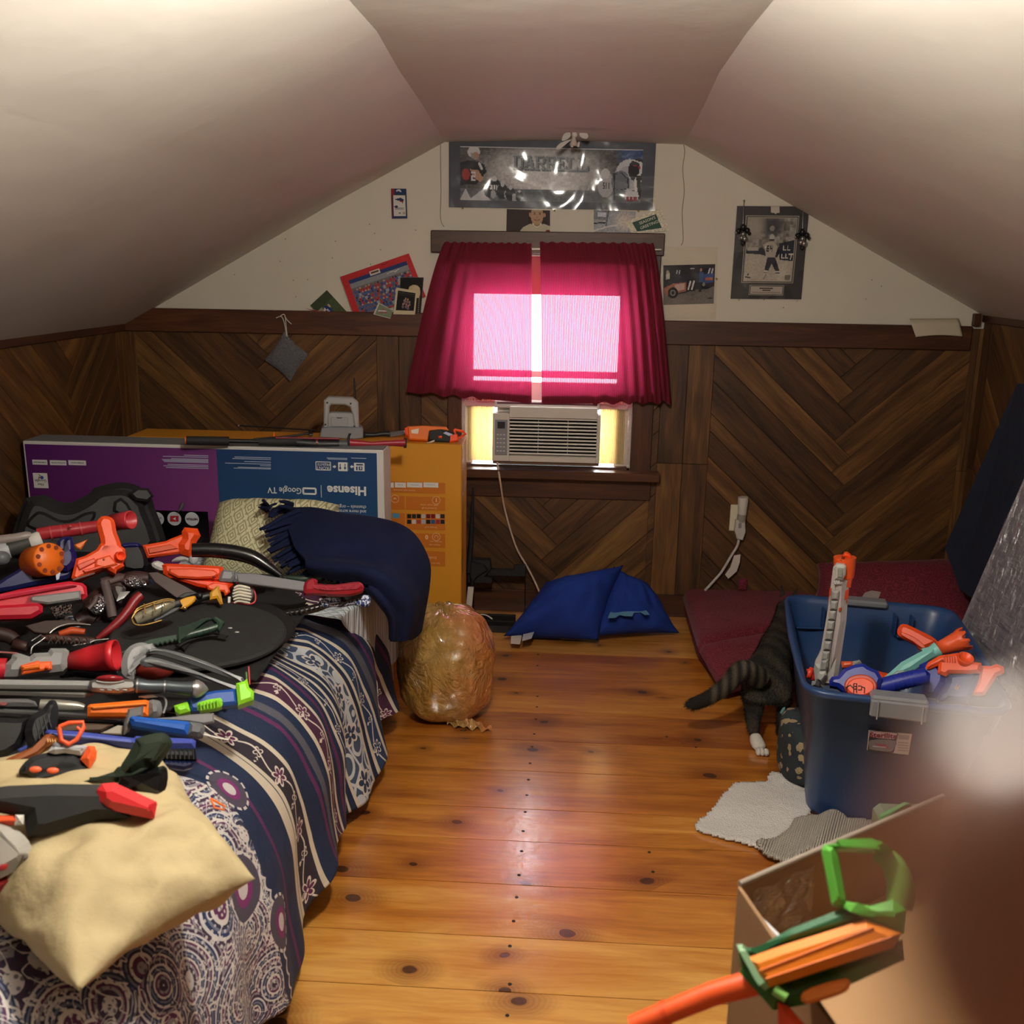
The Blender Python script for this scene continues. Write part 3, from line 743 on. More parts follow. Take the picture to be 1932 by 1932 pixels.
# right: lineman, helmet, and helmeted player
P.ell(.93, .48, .075, .30, 'cfd3d9').ell(.93, .52, .06, .22, 'b9bdc5').ell(.975, .38, .05, .22, '20242c').line([(.95, .2), (.99, .24), (.995, .42), (.97, .55)], .008, 'e4e6e8').line([(.98, .5), (.99, .9)], .012, '20242c').line([(.965, .55), (.975, .85)], .007, 'e4e6e8').line([(.955, .3), (.985, .32), (.985, .36)], .006, 'b0303a')
P.ell(.805, .66, .045, .24, 'b6b9bf').ell(.80, .46, .025, .10, 'd2d4d8').ell(.885, .60, .05, .20, '747b86').line([(.845, .46), (.89, .44), (.925, .55), (.93, .72), (.88, .76), (.84, .72)], .005, '2e343f').line([(.85, .46), (.855, .95)], .004, '2e343f').lettering(['11 1 1', '1  1 1', '11 1 1', ' 1 1 1', '11 1 1'], .788, .62, .006, .025, '3a3e48')
for x in (.93, .95, .97): P.ell(x, .86, .018, .09, 'd8dbe0').ell(x, .92, .01, .05, '8b2a34')
P.line([(.0, .005), (1, .005)], .006, 'c9ccd0').grain(.05)
printed('print', P, wq(q, .0062), bn)
MT = frameM(ony(1040, 308, -.0072), ony(1100, 309.6, 0) - ony(1000, 307, 0), (0, 0, 1))
SLAB = {'D': ['111111110', '011000111', '011000011', '011000011', '011000011', '011000011', '011000011', '011000111', '111111110'],
        'A': ['000111000', '000111000', '001101100', '001101100', '011000110', '011111110', '011000110', '110000011', '111101111'],
        'R': ['111111110', '011000011', '011000011', '011000011', '011111110', '011001100', '011000110', '011000011', '111100111'],
        'E': ['111111111', '011000011', '011000001', '011001000', '011111000', '011001000', '011000001', '011000011', '111111111'],
        'L': ['111110000', '011000000', '011000000', '011000000', '011000000', '011000000', '011000001', '011000011', '111111111']}
def slab_word(word, wid, hgt, dx, dy, dz, grow, mat):
    pitch = wid / len(word); cw2, ch2 = pitch * .94 / 9, hgt / 9; mb = MB()
    for i, L in enumerate(word):
        for r_, row in enumerate(SLAB[L]):
            c0 = 0
            while c0 < 9:
                if row[c0] == '1':
                    c1 = c0
                    while c1 < 9 and row[c1] == '1': c1 += 1
                    x0, x1 = -wid / 2 + i * pitch + c0 * cw2, -wid / 2 + i * pitch + c1 * cw2; y0 = hgt / 2 - r_ * ch2
                    mb.box(((x0 + x1) / 2 + dx, y0 - ch2 / 2 + dy, dz), (x1 - x0 + grow, ch2 + grow, .0008)); c0 = c1
                else: c0 += 1
    return mb.build('lettering', mat, bn, MT)
slab_word('DARRELL', .300, .052, .004, -.0045, .0004, .002, PM('4a4e58', .4)); slab_word('DARRELL', .300, .052, 0, 0, .0014, .0012, PM('23252d', .4)); slab_word('DARRELL', .300, .052, -.0008, .0008, .0024, -.0022, PM('8f949c', .4))
o = MB().grid(lambda u, v: ony(850 + 386 * u, 264 + 4 * u + 130 * v, -.013 - .003 * math.sin(PI * u) - .004 * NZ.noise(V((u * 9, v * 3, 2)))), 60, 24).build('clear_sleeve', SLEEVE, bn)
for x, y in D2([(178, 312), (1510, 330), (205, 820), (875, 838), (1485, 842)]): pin(x, y, bn, -.016)

# small things on the wall around the header board
def pic_thing(name, label, cat, quad, P, off=.001, mat=None, th=.0015, edge=None, parts=None):
    t = thing(name, label, cat, ony(*quad[3], -off))
    cx = sum(p[0] for p in quad) / 4; cy = sum(p[1] for p in quad) / 4
    MB().prism(wq(quad, off + th / 2), (0, -1, 0), th, .0002).build('card', edge or PAPER, t)
    ins = [(x + (cx - x) * .004, y + (cy - y) * .004) for x, y in quad]
    printed('print', P, wq(ins, off + th + .0004), t, mat); return t
P = Pic(60, 40, '3a2a26'); P.ell(.72, .42, .22, .70, '2c1c16').ell(.70, .10, .20, .34, '3a2318').ell(.70, .25, .145, .45, 'b89878').ell(.54, .22, .03, .10, 'b08c6c').ell(.87, .22, .03, .10, 'b08c6c')
P.poly([(.3, 1), (.38, .78), (.55, .62), (.70, .74), (.86, .62), (1, .72), (1, 1)], 'c9bfa4').line([(.6, .62), (.7, .8), (.8, .62)], .015, 'ded6bd').ell(.64, .18, .02, .025, '3a2318').ell(.765, .18, .02, .025, '3a2318').ell(.70, .33, .02, .035, 'a07858').line([(.64, .44), (.70, .47), (.76, .44)], .012, '7c3c34').line([(.62, .12), (.66, .11)], .008, '4a2c1c').line([(.74, .11), (.79, .12)], .008, '4a2c1c').ell(.95, .95, .05, .06, '7a2420').grain(.03)
pic_thing('portrait_photo', 'sepia photo of a smiling short-haired child in a pale collared shirt, above the curtains', 'photo', [(956, 394), (1038, 397), (1038, 438), (955, 438)], P)
P = Pic(50, 30, 'a7aab0'); P.rect(0, .0, .35, .45, '7f848c').rect(.1, .1, .3, .3, 'c9d0dc').line([(0, .6), (.3, .55)], .03, '23262c').line([(.0, .95), (.4, .7), (1, .55)], .03, 'd8d2cc').ell(.75, .5, .3, .5, 'cfc6bd', .8).line([(.36, 0), (.3, .7)], .012, '5a5f66').grain(.12, 2)
pic_thing('snow_photo', 'pale wintry snapshot standing on the header board left of the green greeting card', 'photo', [(1120, 396), (1200, 399), (1196, 440), (1120, 438)], P)
P = Pic(60, 40, 'dcd6c0'); P.grain(.18, 2).rect(.16, .2, .84, .86, '1d4a3a')
t = pic_thing('greeting_card', 'green and cream card reading Seasons Greetings, leaning on the header board', 'card', D2([(1385, 925), (1645, 815), (1712, 985), (1440, 1012)]), P, .006, PRINTM)
m = frameM(ony(*D2([(1556, 928)])[0], -.0085), ony(*D2([(1690, 880)])[0], 0) - ony(*D2([(1450, 975)])[0], 0), (0, 0, 1))
cw_ = PM('e6e4d6', .5); text("SEASON'S", .0155, cw_, m @ Matrix.Translation((0, .009, .0004)), t); text('GREETINGS', .0155, cw_, m @ Matrix.Translation((.004, -.0095, .0004)), t)
P = Pic(24, 50, '23365a'); P.rect(0, 0, .22, .22, '9a2634').rect(0, .2, .07, 1, '7a2030').rect(0, .95, 1, 1, '243a66').rect(.12, .22, .90, .92, 'd8d6cf').poly([(.18, .36), (.6, .3), (.82, .36), (.8, .42), (.72, .5), (.66, .42), (.45, .40)], '20305a').line([(.55, .41), (.75, .44)], .02, 'a02838').ell(.3, .60, .12, .035, '2a3040').rect(.2, .64, .8, .67, '5a6070').rect(.2, .69, .8, .71, '7a8090').rect(.45, .80, .6, .85, '6a6058').rect(.7, .78, .88, .86, 'b0a58e').line([(.35, .08), (.5, .04), (.65, .09)], .03, 'c9ccd4')
pic_thing('card_packet', 'small blue and red packet with white front, high on wall left of the banner', 'packet', D3([(1342, 76), (1480, 78), (1490, 348), (1350, 350)]), P, .001, th=.006, edge=PM('5a2030', .4))
# red-matted team photo
P = Pic(110, 80, 'c03034')
P.rect(.09, .14, .93, .97, '6d6f74').rect(.09, .14, .93, .22, '2f3f74').rect(.09, .22, .93, .34, '8d9196').line([(.62, .27), (.7, .25), (.74, .28), (.8, .25)], .006, 'e4e0d8')
rg = np.random.RandomState(4)
for r_ in range(6):
    for c_ in range(19):
        x = .12 + c_ * .043 + .02 * (r_ % 2); y = .37 + r_ * .095 + rg.rand() * .02
        P.ell(x, y + .05, .02, .045, ['3b4f86', '9aa2b4', 'a83a44', '4a5f96'][rg.randint(4)]).ell(x, y, .011, .022, ['c9a07c', '8a5c40', '3a2418'][rg.randint(3)])
P.rect(.40, .10, .55, .20, 'd5cdbc').rect(.42, .13, .53, .16, '5a3030').line([(.6, .04), (.64, .06), (.68, .03)], .006, '5a1218').grain(.05)
pic_thing('team_photo', 'tilted team group photo in a red mat, propped on the ledge', 'photo', D3([(876, 880), (1505, 665), (1660, 1060), (1010, 1260)]), P, .024 - .006)
P = Pic(50, 30, '4a5a3a'); P.rect(0, 0, .3, 1, '9a8f78').rect(0, .0, 1, .3, '3f4a35').ell(.42, .55, .16, .22, '1f3a78').line([(.2, .5), (.36, .42)], .04, 'd8ccc0').ell(.6, .42, .05, .07, 'c9a58a').lettering(['1111', '1  1', '1111', '1  1', '1111'], .38, .48, .02, .03, 'e0e0e0').line([(.15, .7), (.3, .62)], .03, 'a03038').grain(.06)
pic_thing('player_photo', 'small tilted photo of a player in a blue jersey, propped left of the team photo', 'photo', D3([(605, 1140), (757, 1000), (945, 1205), (800, 1340)]), P, .022 - .004)
MB().prism(wq(D3([(555, 1165), (600, 1176), (690, 1192), (690, 1200), (620, 1188)]), .026), (0, -1, 0), .001).build('card_edge', PM('9a3a38', .5), bpy.data.objects['player_photo'])
P = Pic(40, 60, 'c8c4a8'); P.a[:] = P.c('28221e'); P.ell(.5, .25, .5, .35, '15120f').ell(.62, .32, .25, .12, 'c9b98a').ell(.7, .42, .2, .2, 'cfc09a').rect(.4, .55, 1, 1, '262220')
for i in range(10): P.rect(.86, .5 + i * .05, .9, .52 + i * .05, 'b8a88a')
pic_thing('curled_photo', 'dark-haired portrait photo with curved top, behind the polaroid by the left curtain', 'photo', D3([(1425, 885), (1640, 885), (1612, 1225), (1420, 1225)]), P, .020)
P = Pic(44, 52, 'cfc6a4'); P.rect(.1, .1, .93, .84, '1a161a').rect(.12, .16, .92, .18, '5a5248').rect(.12, .24, .92, .255, '3a342e')
for x, y in ((.45, .45), (.5, .38), (.6, .4), (.7, .5), (.4, .6), (.55, .6), (.65, .65)): P.ell(x, y, .035, .05, 'b48a78').ell(x, y + .1, .05, .06, '7a6a74')
pic_thing('instant_photo', 'cream-bordered instant photo of a small group, before the team photo', 'photo', D3([(1390, 978), (1580, 1010), (1560, 1225), (1362, 1222)]), P, .026)
P = Pic(40, 24, 'cfd0c4'); P.rect(.06, .08, .94, 1, '7f8f72').line([(.3, .3), (.5, .7), (.7, .4)], .04, 'b04a60').line([(.4, .2), (.6, .6)], .05, 'dcdce0').grain(.1)
pic_thing('snapshot', 'small white-bordered snapshot tucked low left of the instant photo', 'photo', D3([(1180, 1222), (1228, 1115), (1358, 1185), (1335, 1262)]), P, .028)
# race car page
P = Pic(96, 72, '24222c'); P.rect(0, .62, 1, 1, '6b6560').poly([(0, .62), (.55, .80), (1, .55), (1, 1), (0, 1)], '77706a')
P.poly([(0, .62), (.03, .45), (.2, .36), (.35, .25), (.62, .2), (.75, .3), (.72, .6), (.45, .70), (.1, .8)], '2a2a38').poly([(0, .58), (.2, .46), (.45, .44), (.45, .66), (.05, .78)], 'a8705a').poly([(.22, .50), (.42, .46), (.42, .62), (.25, .66)], 'c9b0a8').poly([(.46, .38), (.64, .34), (.62, .66), (.46, .68)], '17171f')
P.ell(.19, .70, .10, .14, '121214').ell(.19, .70, .055, .08, '8a8580').ell(.19, .70, .03, .045, '1c1a1c').ell(.79, .50, .055, .09, '141416').ell(.79, .50, .03, .05, '8a8580').poly([(.78, .25), (.98, .22), (.98, .45), (.8, .48)], '35508a').rect(.82, .34, .96, .40, 'b8664a')
for x in (.50, .57): P.line([(x + .03, .42), (x - .01, .62)], .016, 'd8d6d0')
for x in (.27, .32): P.line([(x, .14), (x - .01, .22)], .01, 'c9c9d0')
for x in (.90, .96): P.line([(x, .11), (x - .02, .22)], .014, 'd0d0d6')
P.ell(.085, .18, .03, .05, 'a89a80').poly([(.05, .22), (.12, .2), (.13, .34), (.05, .36)], 'c9c4b4').ell(.73, .14, .022, .04, 'b09080').poly([(.70, .18), (.78, .2), (.78, .44), (.7, .44)], '3a5a8a').poly([(.71, .44), (.77, .44), (.75, .7), (.70, .7)], '20242c').rect(.52, .08, .6, .11, 'b0b0c0').ell(.92, .86, .05, .02, '2a2624').grain(.06, 2)
rc = thing('race_car_page', 'race car photo numbered 11 in a clear page sleeve right of the window', 'photo', ony(1300, 600, -.01))
MB().prism(wq([(1248, 466), (1354, 466), (1349, 602), (1248, 602)], .002), (0, -1, 0), .001).build('page', PM('d5ccb6', .5), rc)
printed('print', P, wq(D4([(160, 715), (658, 703), (643, 1082), (160, 1095)]), .004), rc)
MB().grid(lambda u, v: ony(1244 + 111 * u - 4 * v * u, 465 + 138 * v, -.009 - .004 * NZ.noise(V((u * 4, v * 5, 7)))), 20, 24).build('clear_sleeve', SLEEVE, rc)
pin(1352, 526, rc, -.014)
# framed player 64
fp = thing('framed_player_photo', 'dark matted picture of a football player numbered 64 in snow, right of the window', 'picture', ony(1445, 566, -.01))
backing('mat_board', D4([(868, 146), (1560, 150), (1482, 1040), (805, 1035)]), .004, PM('302d30', .5), fp, .002)
P = Pic(96, 124, '8a867e'); P.grain(.3, 6); P.rect(0, .52, 1, 1, 'bdb6a6').grain(.08, 3); P.ell(.5, .12, .3, .2, '4a4a50', .9).ell(.12, .15, .3, .3, 'a9a498', .9)
P.poly([(.68, .4), (1, .34), (1, .68), (.72, .66)], '2a3044').poly([(0, .5), (.38, .52), (.38, .58), (0, .56)], '3a3c46').rect(.02, .46, .25, .52, 'b8b4a8')
P.poly([(.62, .5), (.8, .36), (.84, .39), (.66, .62), (.62, .62)], '2c2e38').poly([(.4, .5), (.3, .46), (.26, .5), (.34, .58), (.42, .6)], '3a3c44').poly([(.34, .42), (.46, .37), (.56, .37), (.66, .45), (.62, .62), (.46, .62)], 'b8b2a2')
P.ell(.52, .3, .055, .05, 'c4c0b6').rect(.47, .33, .57, .355, '2a2a30').ell(.51, .16, .05, .045, '9a968e').line([(.44, .43), (.4, .46)], .015, 'e0dccf').lettering(['111 1 1', '1   1 1', '111 111', '1 1   1', '111   1'], .43, .43, .018, .02, '30343e')
P.poly([(.46, .62), (.62, .62), (.68, .72), (.74, .84), (.66, .85), (.56, .72), (.50, .84), (.42, .82)], '343640').rect(.41, .83, .49, .91, 'c9c5b8').rect(.66, .84, .75, .90, 'c9c5b8').rect(.41, .86, .49, .875, '40404a').rect(.66, .865, .75, .88, '40404a').line([(.46, .9), (.42, .97)], .012, '8a867c')
P.rect(.86, .90, .98, .98, '7a7468').line([(.03, .94), (.12, .95)], .012, '4a4a50').ell(.08, .9, .02, .02, '5a5a60')
for i, k in enumerate(('1  1  ', '1  1  ', '11 11 ')): pass
P.line([(.78, .44), (.78, .5), (.83, .5)], .01, 'dcd8cc').line([(.87, .44), (.87, .5), (.92, .5)], .01, 'dcd8cc').line([(.76, .57), (.76, .63), (.81, .63)], .01, 'dcd8cc').line([(.84, .57), (.84, .63), (.89, .63)], .01, 'dcd8cc').line([(.91, .57), (1, .57)], .01, 'dcd8cc').line([(.96, .57), (.95, .65)], .01, 'dcd8cc').grain(.05)
def ring(qo, qi, off, mat, nm, parent):
    a_, b_ = wq(qo, off), wq(qi, off); vs = a_ + b_; MB().add(vs, [(i, (i + 1) % 4, 4 + (i + 1) % 4, 4 + i) for i in range(4)]).build(nm, mat, parent)
CR_ = PM('a8a294', .5)
ring(D4([(952, 236), (1466, 240), (1405, 887), (907, 882)]), D4([(960, 244), (1458, 248), (1398, 880), (915, 875)]), .0065, CR_, 'border_line', fp)
ring(D4([(970, 252), (1450, 256), (1390, 873), (924, 868)]), D4([(980, 262), (1440, 265), (1382, 866), (932, 862)]), .0066, CR_, 'border_line', fp)
printed('print', P, wq(D4([(980, 262), (1440, 265), (1382, 866), (932, 862)]), .0065), fp)
ring(D4([(988, 902), (1318, 906), (1308, 1004), (978, 1000)]), D4([(994, 907), (1312, 911), (1303, 999), (984, 995)]), .0065, CR_, 'border_line', fp)
P = Pic(40, 12, 'b8b2a8'); P.rect(.28, .14, .7, .3, '3a3434').rect(.38, .45, .62, .58, '4a4444').rect(.05, .78, .95, .85, '8a6a60')
printed('name_plate', P, wq(D4([(1000, 915), (1305, 919), (1297, 993), (992, 989)]), .0067), fp)
MB().prism(wq(D4([(1192, 150), (1274, 150), (1276, 210), (1245, 215), (1238, 226), (1228, 214), (1192, 208)]), .007), (0, -1, 0), .001).build('sticker', PM('c8c3b2', .5), fp)
MB().grid(lambda u, v: ony(1220 / 1 + (860 + 700 * u - (55 + 20 * u) * v) / 5.084, 360 + (135 + 905 * v) / 5.084, -.012 - .003 * NZ.noise(V((u * 4, v * 5, 3)))), 24, 24).build('clear_sleeve', SLEEVE, fp)
for x, y in D4([(885, 1045), (1440, 1050)]): pin(x, y, fp, -.010, PM('c9c2ae', .3))
for (x, y), lab in zip(D4([(925, 95), (1495, 140)]), ('beaded silver helmet charm on a chain, left side of the framed picture', 'beaded silver helmet charm on a chain, right side of the framed picture')):
    t = thing('bead_charm', lab, 'ornament', ony(x, y + 70, -.02), 'bead charms on the framed picture')
    MB().tube([ony(x + 2, y, -.014), ony(x + 1, y + 10, -.02), ony(x, y + 46, -.024)], .0012, 6).build('chain', SILVER, t)
    pin(x + 2, y, t, -.012)
    for dx, dy, r in ((0, 50, .013), (-9, 57, .011), (8, 56, .011), (0, 63, .012), (-3, 70, .011), (3, 72, .012), (0, 80, .010), (-13, 60, .006), (12, 62, .007)):
        MB().ball(ony(x + dx, y + dy, -.026), r, nu=12, nv=8).build('bead', SILVER if (dx + int(dy)) % 2 else PM('24211f', .2), t)
# paper over the ledge
pts = D6([(80, 160), (98, 165), (110, 245), (225, 236), (357, 243), (352, 168), (345, 155), (100, 152)])
pp = tag(MB().grid(lambda u, v: (ony(1716 + 92 * u + 12 * v * (1 - u * .3), 602 - 1 * u + 34 * v - 3 * math.sin(PI * u) * v, -.004 - .034 * min(1, v * 4) - .004 * math.sin(PI * u))), 20, 12).build('paper_sheet', PM('cfc4ac', .7)), 'cream sheet of paper folded over the ledge at far right', 'paper'); solid(pp, .001)
# angel ornament hanging from the ceiling
an = thing('angel_ornament', 'small pale cloth angel with red head hanging from the ceiling on a thread', 'ornament', ony(1082, 262, -.25))
def A3(x, y, dy=0): return ony(*D2([(x, y)])[0], -.25 + dy)
SH = G('sheer ivory fabric'); SH.set('cfc6bc', .5, 0, Alpha=.85); SH = SH.m; IV = PM('d6cdc2', .5, bump=.3)
top = A3(1020, 95); top.z = zt
MB().tube([top, A3(1020, 200)], .0008, 5).build('thread', PM('7a6a62', .6), an)
MB().ball(A3(995, 232), (.0115, .010, .011), nu=14, nv=10).build('red_head', PM('8f1524', .5), an); MB().ball(A3(1050, 215), (.005, .005, .006)).build('bell', IV, an)
MB().ball(A3(1020, 285), (.0105, .01, .011)).build('face', IV, an)
MB().lathe([(0, .006), (-.012, .009), (-.026, .015), (-.032, .014)], Matrix.Translation(A3(1015, 300))).build('gown', SH, an)
for sg, pts in ((1, [(1060, 270), (1105, 270), (1122, 300), (1100, 318), (1060, 300)]), (-1, [(985, 270), (945, 280), (925, 325), (950, 330), (990, 300)])):
    MB().prism([A3(*q, .006) for q in smooth_pts(pts, 3)], (0, -1, 0), .002, .0006).build('wing', SH, an)
MB().prism([A3(*q, -.004) for q in smooth_pts([(1000, 320), (920, 345), (882, 388), (910, 392), (965, 350)], 3)], (0, -1, 0), .002, .0006).build('ribbon', SH, an)
for x, y in ((1000, 378), (1045, 375)): MB().tube([A3(x + 8, 340), A3(x, y)], [.004, .005], 8).build('leg', IV, an)
# grey felt pouch hanging on the ledge
fpo = thing('felt_pouch', 'grey felt pouch hanging by a white cord from the ledge left of the window', 'pouch', ony(542, 680, -.03))
FELT = G('grey felt'); nn = FELT.noise(FELT.coord(), 160, 4); FELT.set(FELT.mix(nn, lin('3c3c40'), lin('8b8b8e')), .95); FELT.bump(nn, .8, .01); FELT = FELT.m
def pq(u, v):
    a_, b_, c_, d_ = [V(ony(*p, -.03)) for p in D3([(370, 1375), (595, 1590), (425, 1835), (190, 1640)])]
    p = a_.lerp(b_, u).lerp(d_.lerp(c_, u), v); w_ = (1 - (2 * u - 1) ** 4) * (1 - (2 * v - 1) ** 4); k = .92 + .08 * w_
    cc = (a_ + b_ + c_ + d_) / 4; e = 1 - .09 * (math.sin(PI * u) * (abs(2 * v - 1) ** 6) + math.sin(PI * v) * (abs(2 * u - 1) ** 6)); return cc + (p - cc) * e, w_
mb = MB()
for sg in (-1, 1): mb.grid(lambda u, v: pq(u, v)[0] + V((0, sg * .018 * pq(u, v)[1] - .002, 0)), 24, 24)
mb.build('pouch', FELT, fpo, weld=True)
e = D3([(392, 1447)])[0]; z_ = ony(*e, -.042)
MB().tube([z_ + V((.006 * math.cos(a_), 0, .006 * math.sin(a_))) for a_ in [i * PI / 8 for i in range(17)]], .0016, 6).build('eyelet', SILVER, fpo)
def S3(l): return [ony(x, y, -.034) for x, y in smooth_pts(D3(l), 4, False)]
for l in ([(392, 1440), (375, 1330), (345, 1245), (295, 1255)], [(397, 1440), (385, 1330), (372, 1228), (335, 1235)], [(372, 1240), (395, 1275), (435, 1312)]): MB().tube(S3(l), .002, 6).build('cord', STRING, fpo)
# ============ the two flat cartons ============
def carton(name, label, px0, px1, pytop, y, th, z_top, col, side):
    x0, x1 = ony(px0, pytop, y).x, ony(px1, pytop, y).x
    t = thing(name, label, 'box', ((x0 + x1) / 2, y + th / 2, 0))
    MB().box(((x0 + x1) / 2, y + th / 2, z_top / 2 + .001), (x1 - x0, th, z_top), None, .003).build('carton', col, t)
    return t, x0, x1
YO, YH = -.60, -.92
zO = ony(800, 838, YO).z; zH = ony(400, 842, YH).z
YEL = G('yellow carton'); nn = YEL.noise(YEL.coord(), 4, 4); YEL.set(YEL.mix(nn, lin('c9871a'), lin('d8962a')), .5); YEL = YEL.m
bo, ox0, ox1 = carton('television_carton', 'large yellow orange television carton standing against the back wall behind the purple one', 240, 871, 838, YO, .18, zO, YEL, None)
CARDW = PM('cfccc6', .6)
bh, hx0, hx1 = carton('television_carton', 'purple and blue television carton with upside down print, standing at the head of the bed', 43, 723, 842, YH, .13, zH, CARDW, None)
MB().box(((hx0 + hx1) / 2, YH + .065, zH + .0015), (hx1 - hx0 - .004, .12, .002)).build('top_flap', PM('75787a', .6), bh)
# printed faces (upside down)
yF = YH - .0012
def HB(px, py, d=0): return ony(px, py, yF - d)
zt_ = HB(400, 847).z; zb_ = .012; mid = HB(411, 900).x; l_ = hx0 + .008; r_ = hx1 - .022
def rectm(nm, x0, x1, z0, z1, y, mat, parent, bev=0): return MB().box(((x0 + x1) / 2, y, (z0 + z1) / 2), (x1 - x0, .0008, z1 - z0), None, bev).build(nm, mat, parent)
g = G('purple print'); X_ = g.sep(g.coord('Generated')); g.set(g.mix(X_[0], lin('3c1458'), lin('7c3a78')), .35); g.set(g.mix((X_[2] - .6).max(0) * .8, g.mix(X_[0], lin('571a5c'), lin('84407c')), lin('2c1a66')), .35)
rectm('print', l_, mid, zb_, zt_, yF, g.m, bh)
g = G('blue print'); X_ = g.sep(g.coord('Generated')); g.set(g.mix(X_[2], lin('1c5a78'), lin('23406c')), .35); rectm('print', mid, r_, zb_, zt_, yF, g.m, bh)
INK = PM('dcdcd8', .5); SC = (hx1 - hx0) / 680
MT0 = lambda px, py, d=.001: frameM(HB(px, py, d), (-1, 0, 0), (0, 0, -1))     # upside down lettering
text('Hisense', .042, INK, MT0(654.5, 925), bh, fit=73 * SC, bold=.0014); text('Google TV', .030, INK, MT0(537, 925), bh, fit=64 * SC, bold=.0002)
MB().box(HB(606, 927, .001), (.002, .0006, .042)).build('print', INK, bh)
for (a_, b_) in (((572, 921), (596, 932)),):
    p, q = HB(*a_), HB(*b_); x0, x1, z0, z1 = p.x, q.x, q.z, p.z
    mb = MB()
    for c_, d_ in ((((x0 + x1) / 2, z0), (x1 - x0, .006)), (((x0 + x1) / 2, z1), (x1 - x0, .006)), ((x0, (z0 + z1) / 2), (.006, z1 - z0)), ((x1, (z0 + z1) / 2), (.006, z1 - z0))): mb.box((c_[0], yF - .001, c_[1]), (d_[0], .0006, d_[1]))
    mb.build('print', INK, bh)
text('channels \u2013 organized all in one place', .0165, INK, MT0(691, 957), bh, align='LEFT', fit=124 * SC); text('and more across 10,000+ shows', .0165, INK, MT0(691, 965.5), bh, align='LEFT', fit=108 * SC)
def lines(x1px, pys, ws, nm='print', h=.0022):
    mb = MB()
    for py, w_ in zip(pys, ws):
        p = HB(x1px, py, .001); mb.box((p.x - w_ / 2 * SC, p.y, p.z), (w_ * SC, .0006, h))
    mb.build(nm, PM('a9b4c8', .5), bh)
lines(511, (864, 867, 872, 876, 879, 883, 885), (68, 72, 50, 86, 20, 62, 70)); lines(393, (860, 863, 867, 869, 871, 873, 878, 881, 884), (46, 86, 70, 88, 86, 84, 77, 85, 80))
lines(691, (865,), (28,)); lines(655, (865, 867), (38, 36))
def frame_box(x0, y0, x1, y1, w_=.0035, fill=None):
    p, q = HB(x0, y0), HB(x1, y1); a, b, c, d = p.x, q.x, q.z, p.z; mb = MB()
    if fill: mb.box(((a + b) / 2, yF - .001, (c + d) / 2), (b - a, .0006, d - c))
    else:
        for cx_, cz_, dx, dz in (((a + b) / 2, c, b - a, w_), ((a + b) / 2, d, b - a, w_), (a, (c + d) / 2, w_, d - c), (b, (c + d) / 2, w_, d - c)): mb.box((cx_, yF - .001, cz_), (dx, .0006, dz))
    mb.build('print', INK, bh)
frame_box(596, 871, 624, 887, .0025); text('FRONT', .0155, INK, MT0(610.5, 883), bh); text('FRENTE', .0125, INK, MT0(610.5, 876), bh)
frame_box(638, 872, 656, 889, fill=1); frame_box(668, 873, 688, 889, fill=1); frame_box(635.5, 873, 636, 888, .002); frame_box(657.5, 873, 658, 888, .002)
NB = PM('233f63', .4)
for x in (642, 651):
    MB().prism([HB(*q, .002) for q in ((x - .8, 875), (x + .8, 875), (x + .8, 882), (x + 2.6, 882), (x, 886.5), (x - 2.6, 882), (x - .8, 882))], (0, -1, 0), .0004).build('print', NB, bh)
for x, s_ in ((631, 1), (664, -1)): MB().prism([HB(*q, .001) for q in ((x - 3 * s_, 879), (x, 879), (x, 877), (x + 3.5 * s_, 880.5), (x, 884), (x, 882), (x - 3 * s_, 882))], (0, -1, 0), .0004).build('print', INK, bh)
for q in ((672, 875, 685, 878), (672, 880, 675, 887), (677, 880, 684, 887)):
    p, r2 = HB(q[0], q[1]), HB(q[2], q[3]); MB().box(((p.x + r2.x) / 2, yF - .002, (p.z + r2.z) / 2), (r2.x - p.x, .0005, p.z - r2.z)).build('print', NB, bh)
text('6', .012, INK, MT0(680.5, 883.5, .0025), bh, bold=.0004)
for (x0, y0, x1, y1), s_ in (((61, 867, 90, 877), ' CHROMECAST'), ((94, 868, 126, 878), 'GOOGLE HOME'), ((129, 868, 163, 878), 'WORKS WITH')):
    frame_box(x0, y0, x1, y1, fill=1); text(s_, .0068, PM('4a4a55', .5), MT0((x0 + x1) / 2, (y0 + y1) / 2, .002), bh)
frame_box(62, 892, 92, 921, fill=1); text('Hey', .013, PM('4a4a55', .5), MT0(77, 914, .002), bh); text('Google', .014, PM('4a4a55', .5), MT0(77, 907, .002), bh)
for x, y, r, c_ in ((79, 901, .006, '2a4aa8'), (74, 901, .003, 'b83a34'), (75, 897, .0026, '4a8a4a'), (73, 895, .002, 'c8a030')): disc('print', HB(x, y, .0022), r, PM(c_, .5), bh, n=14)
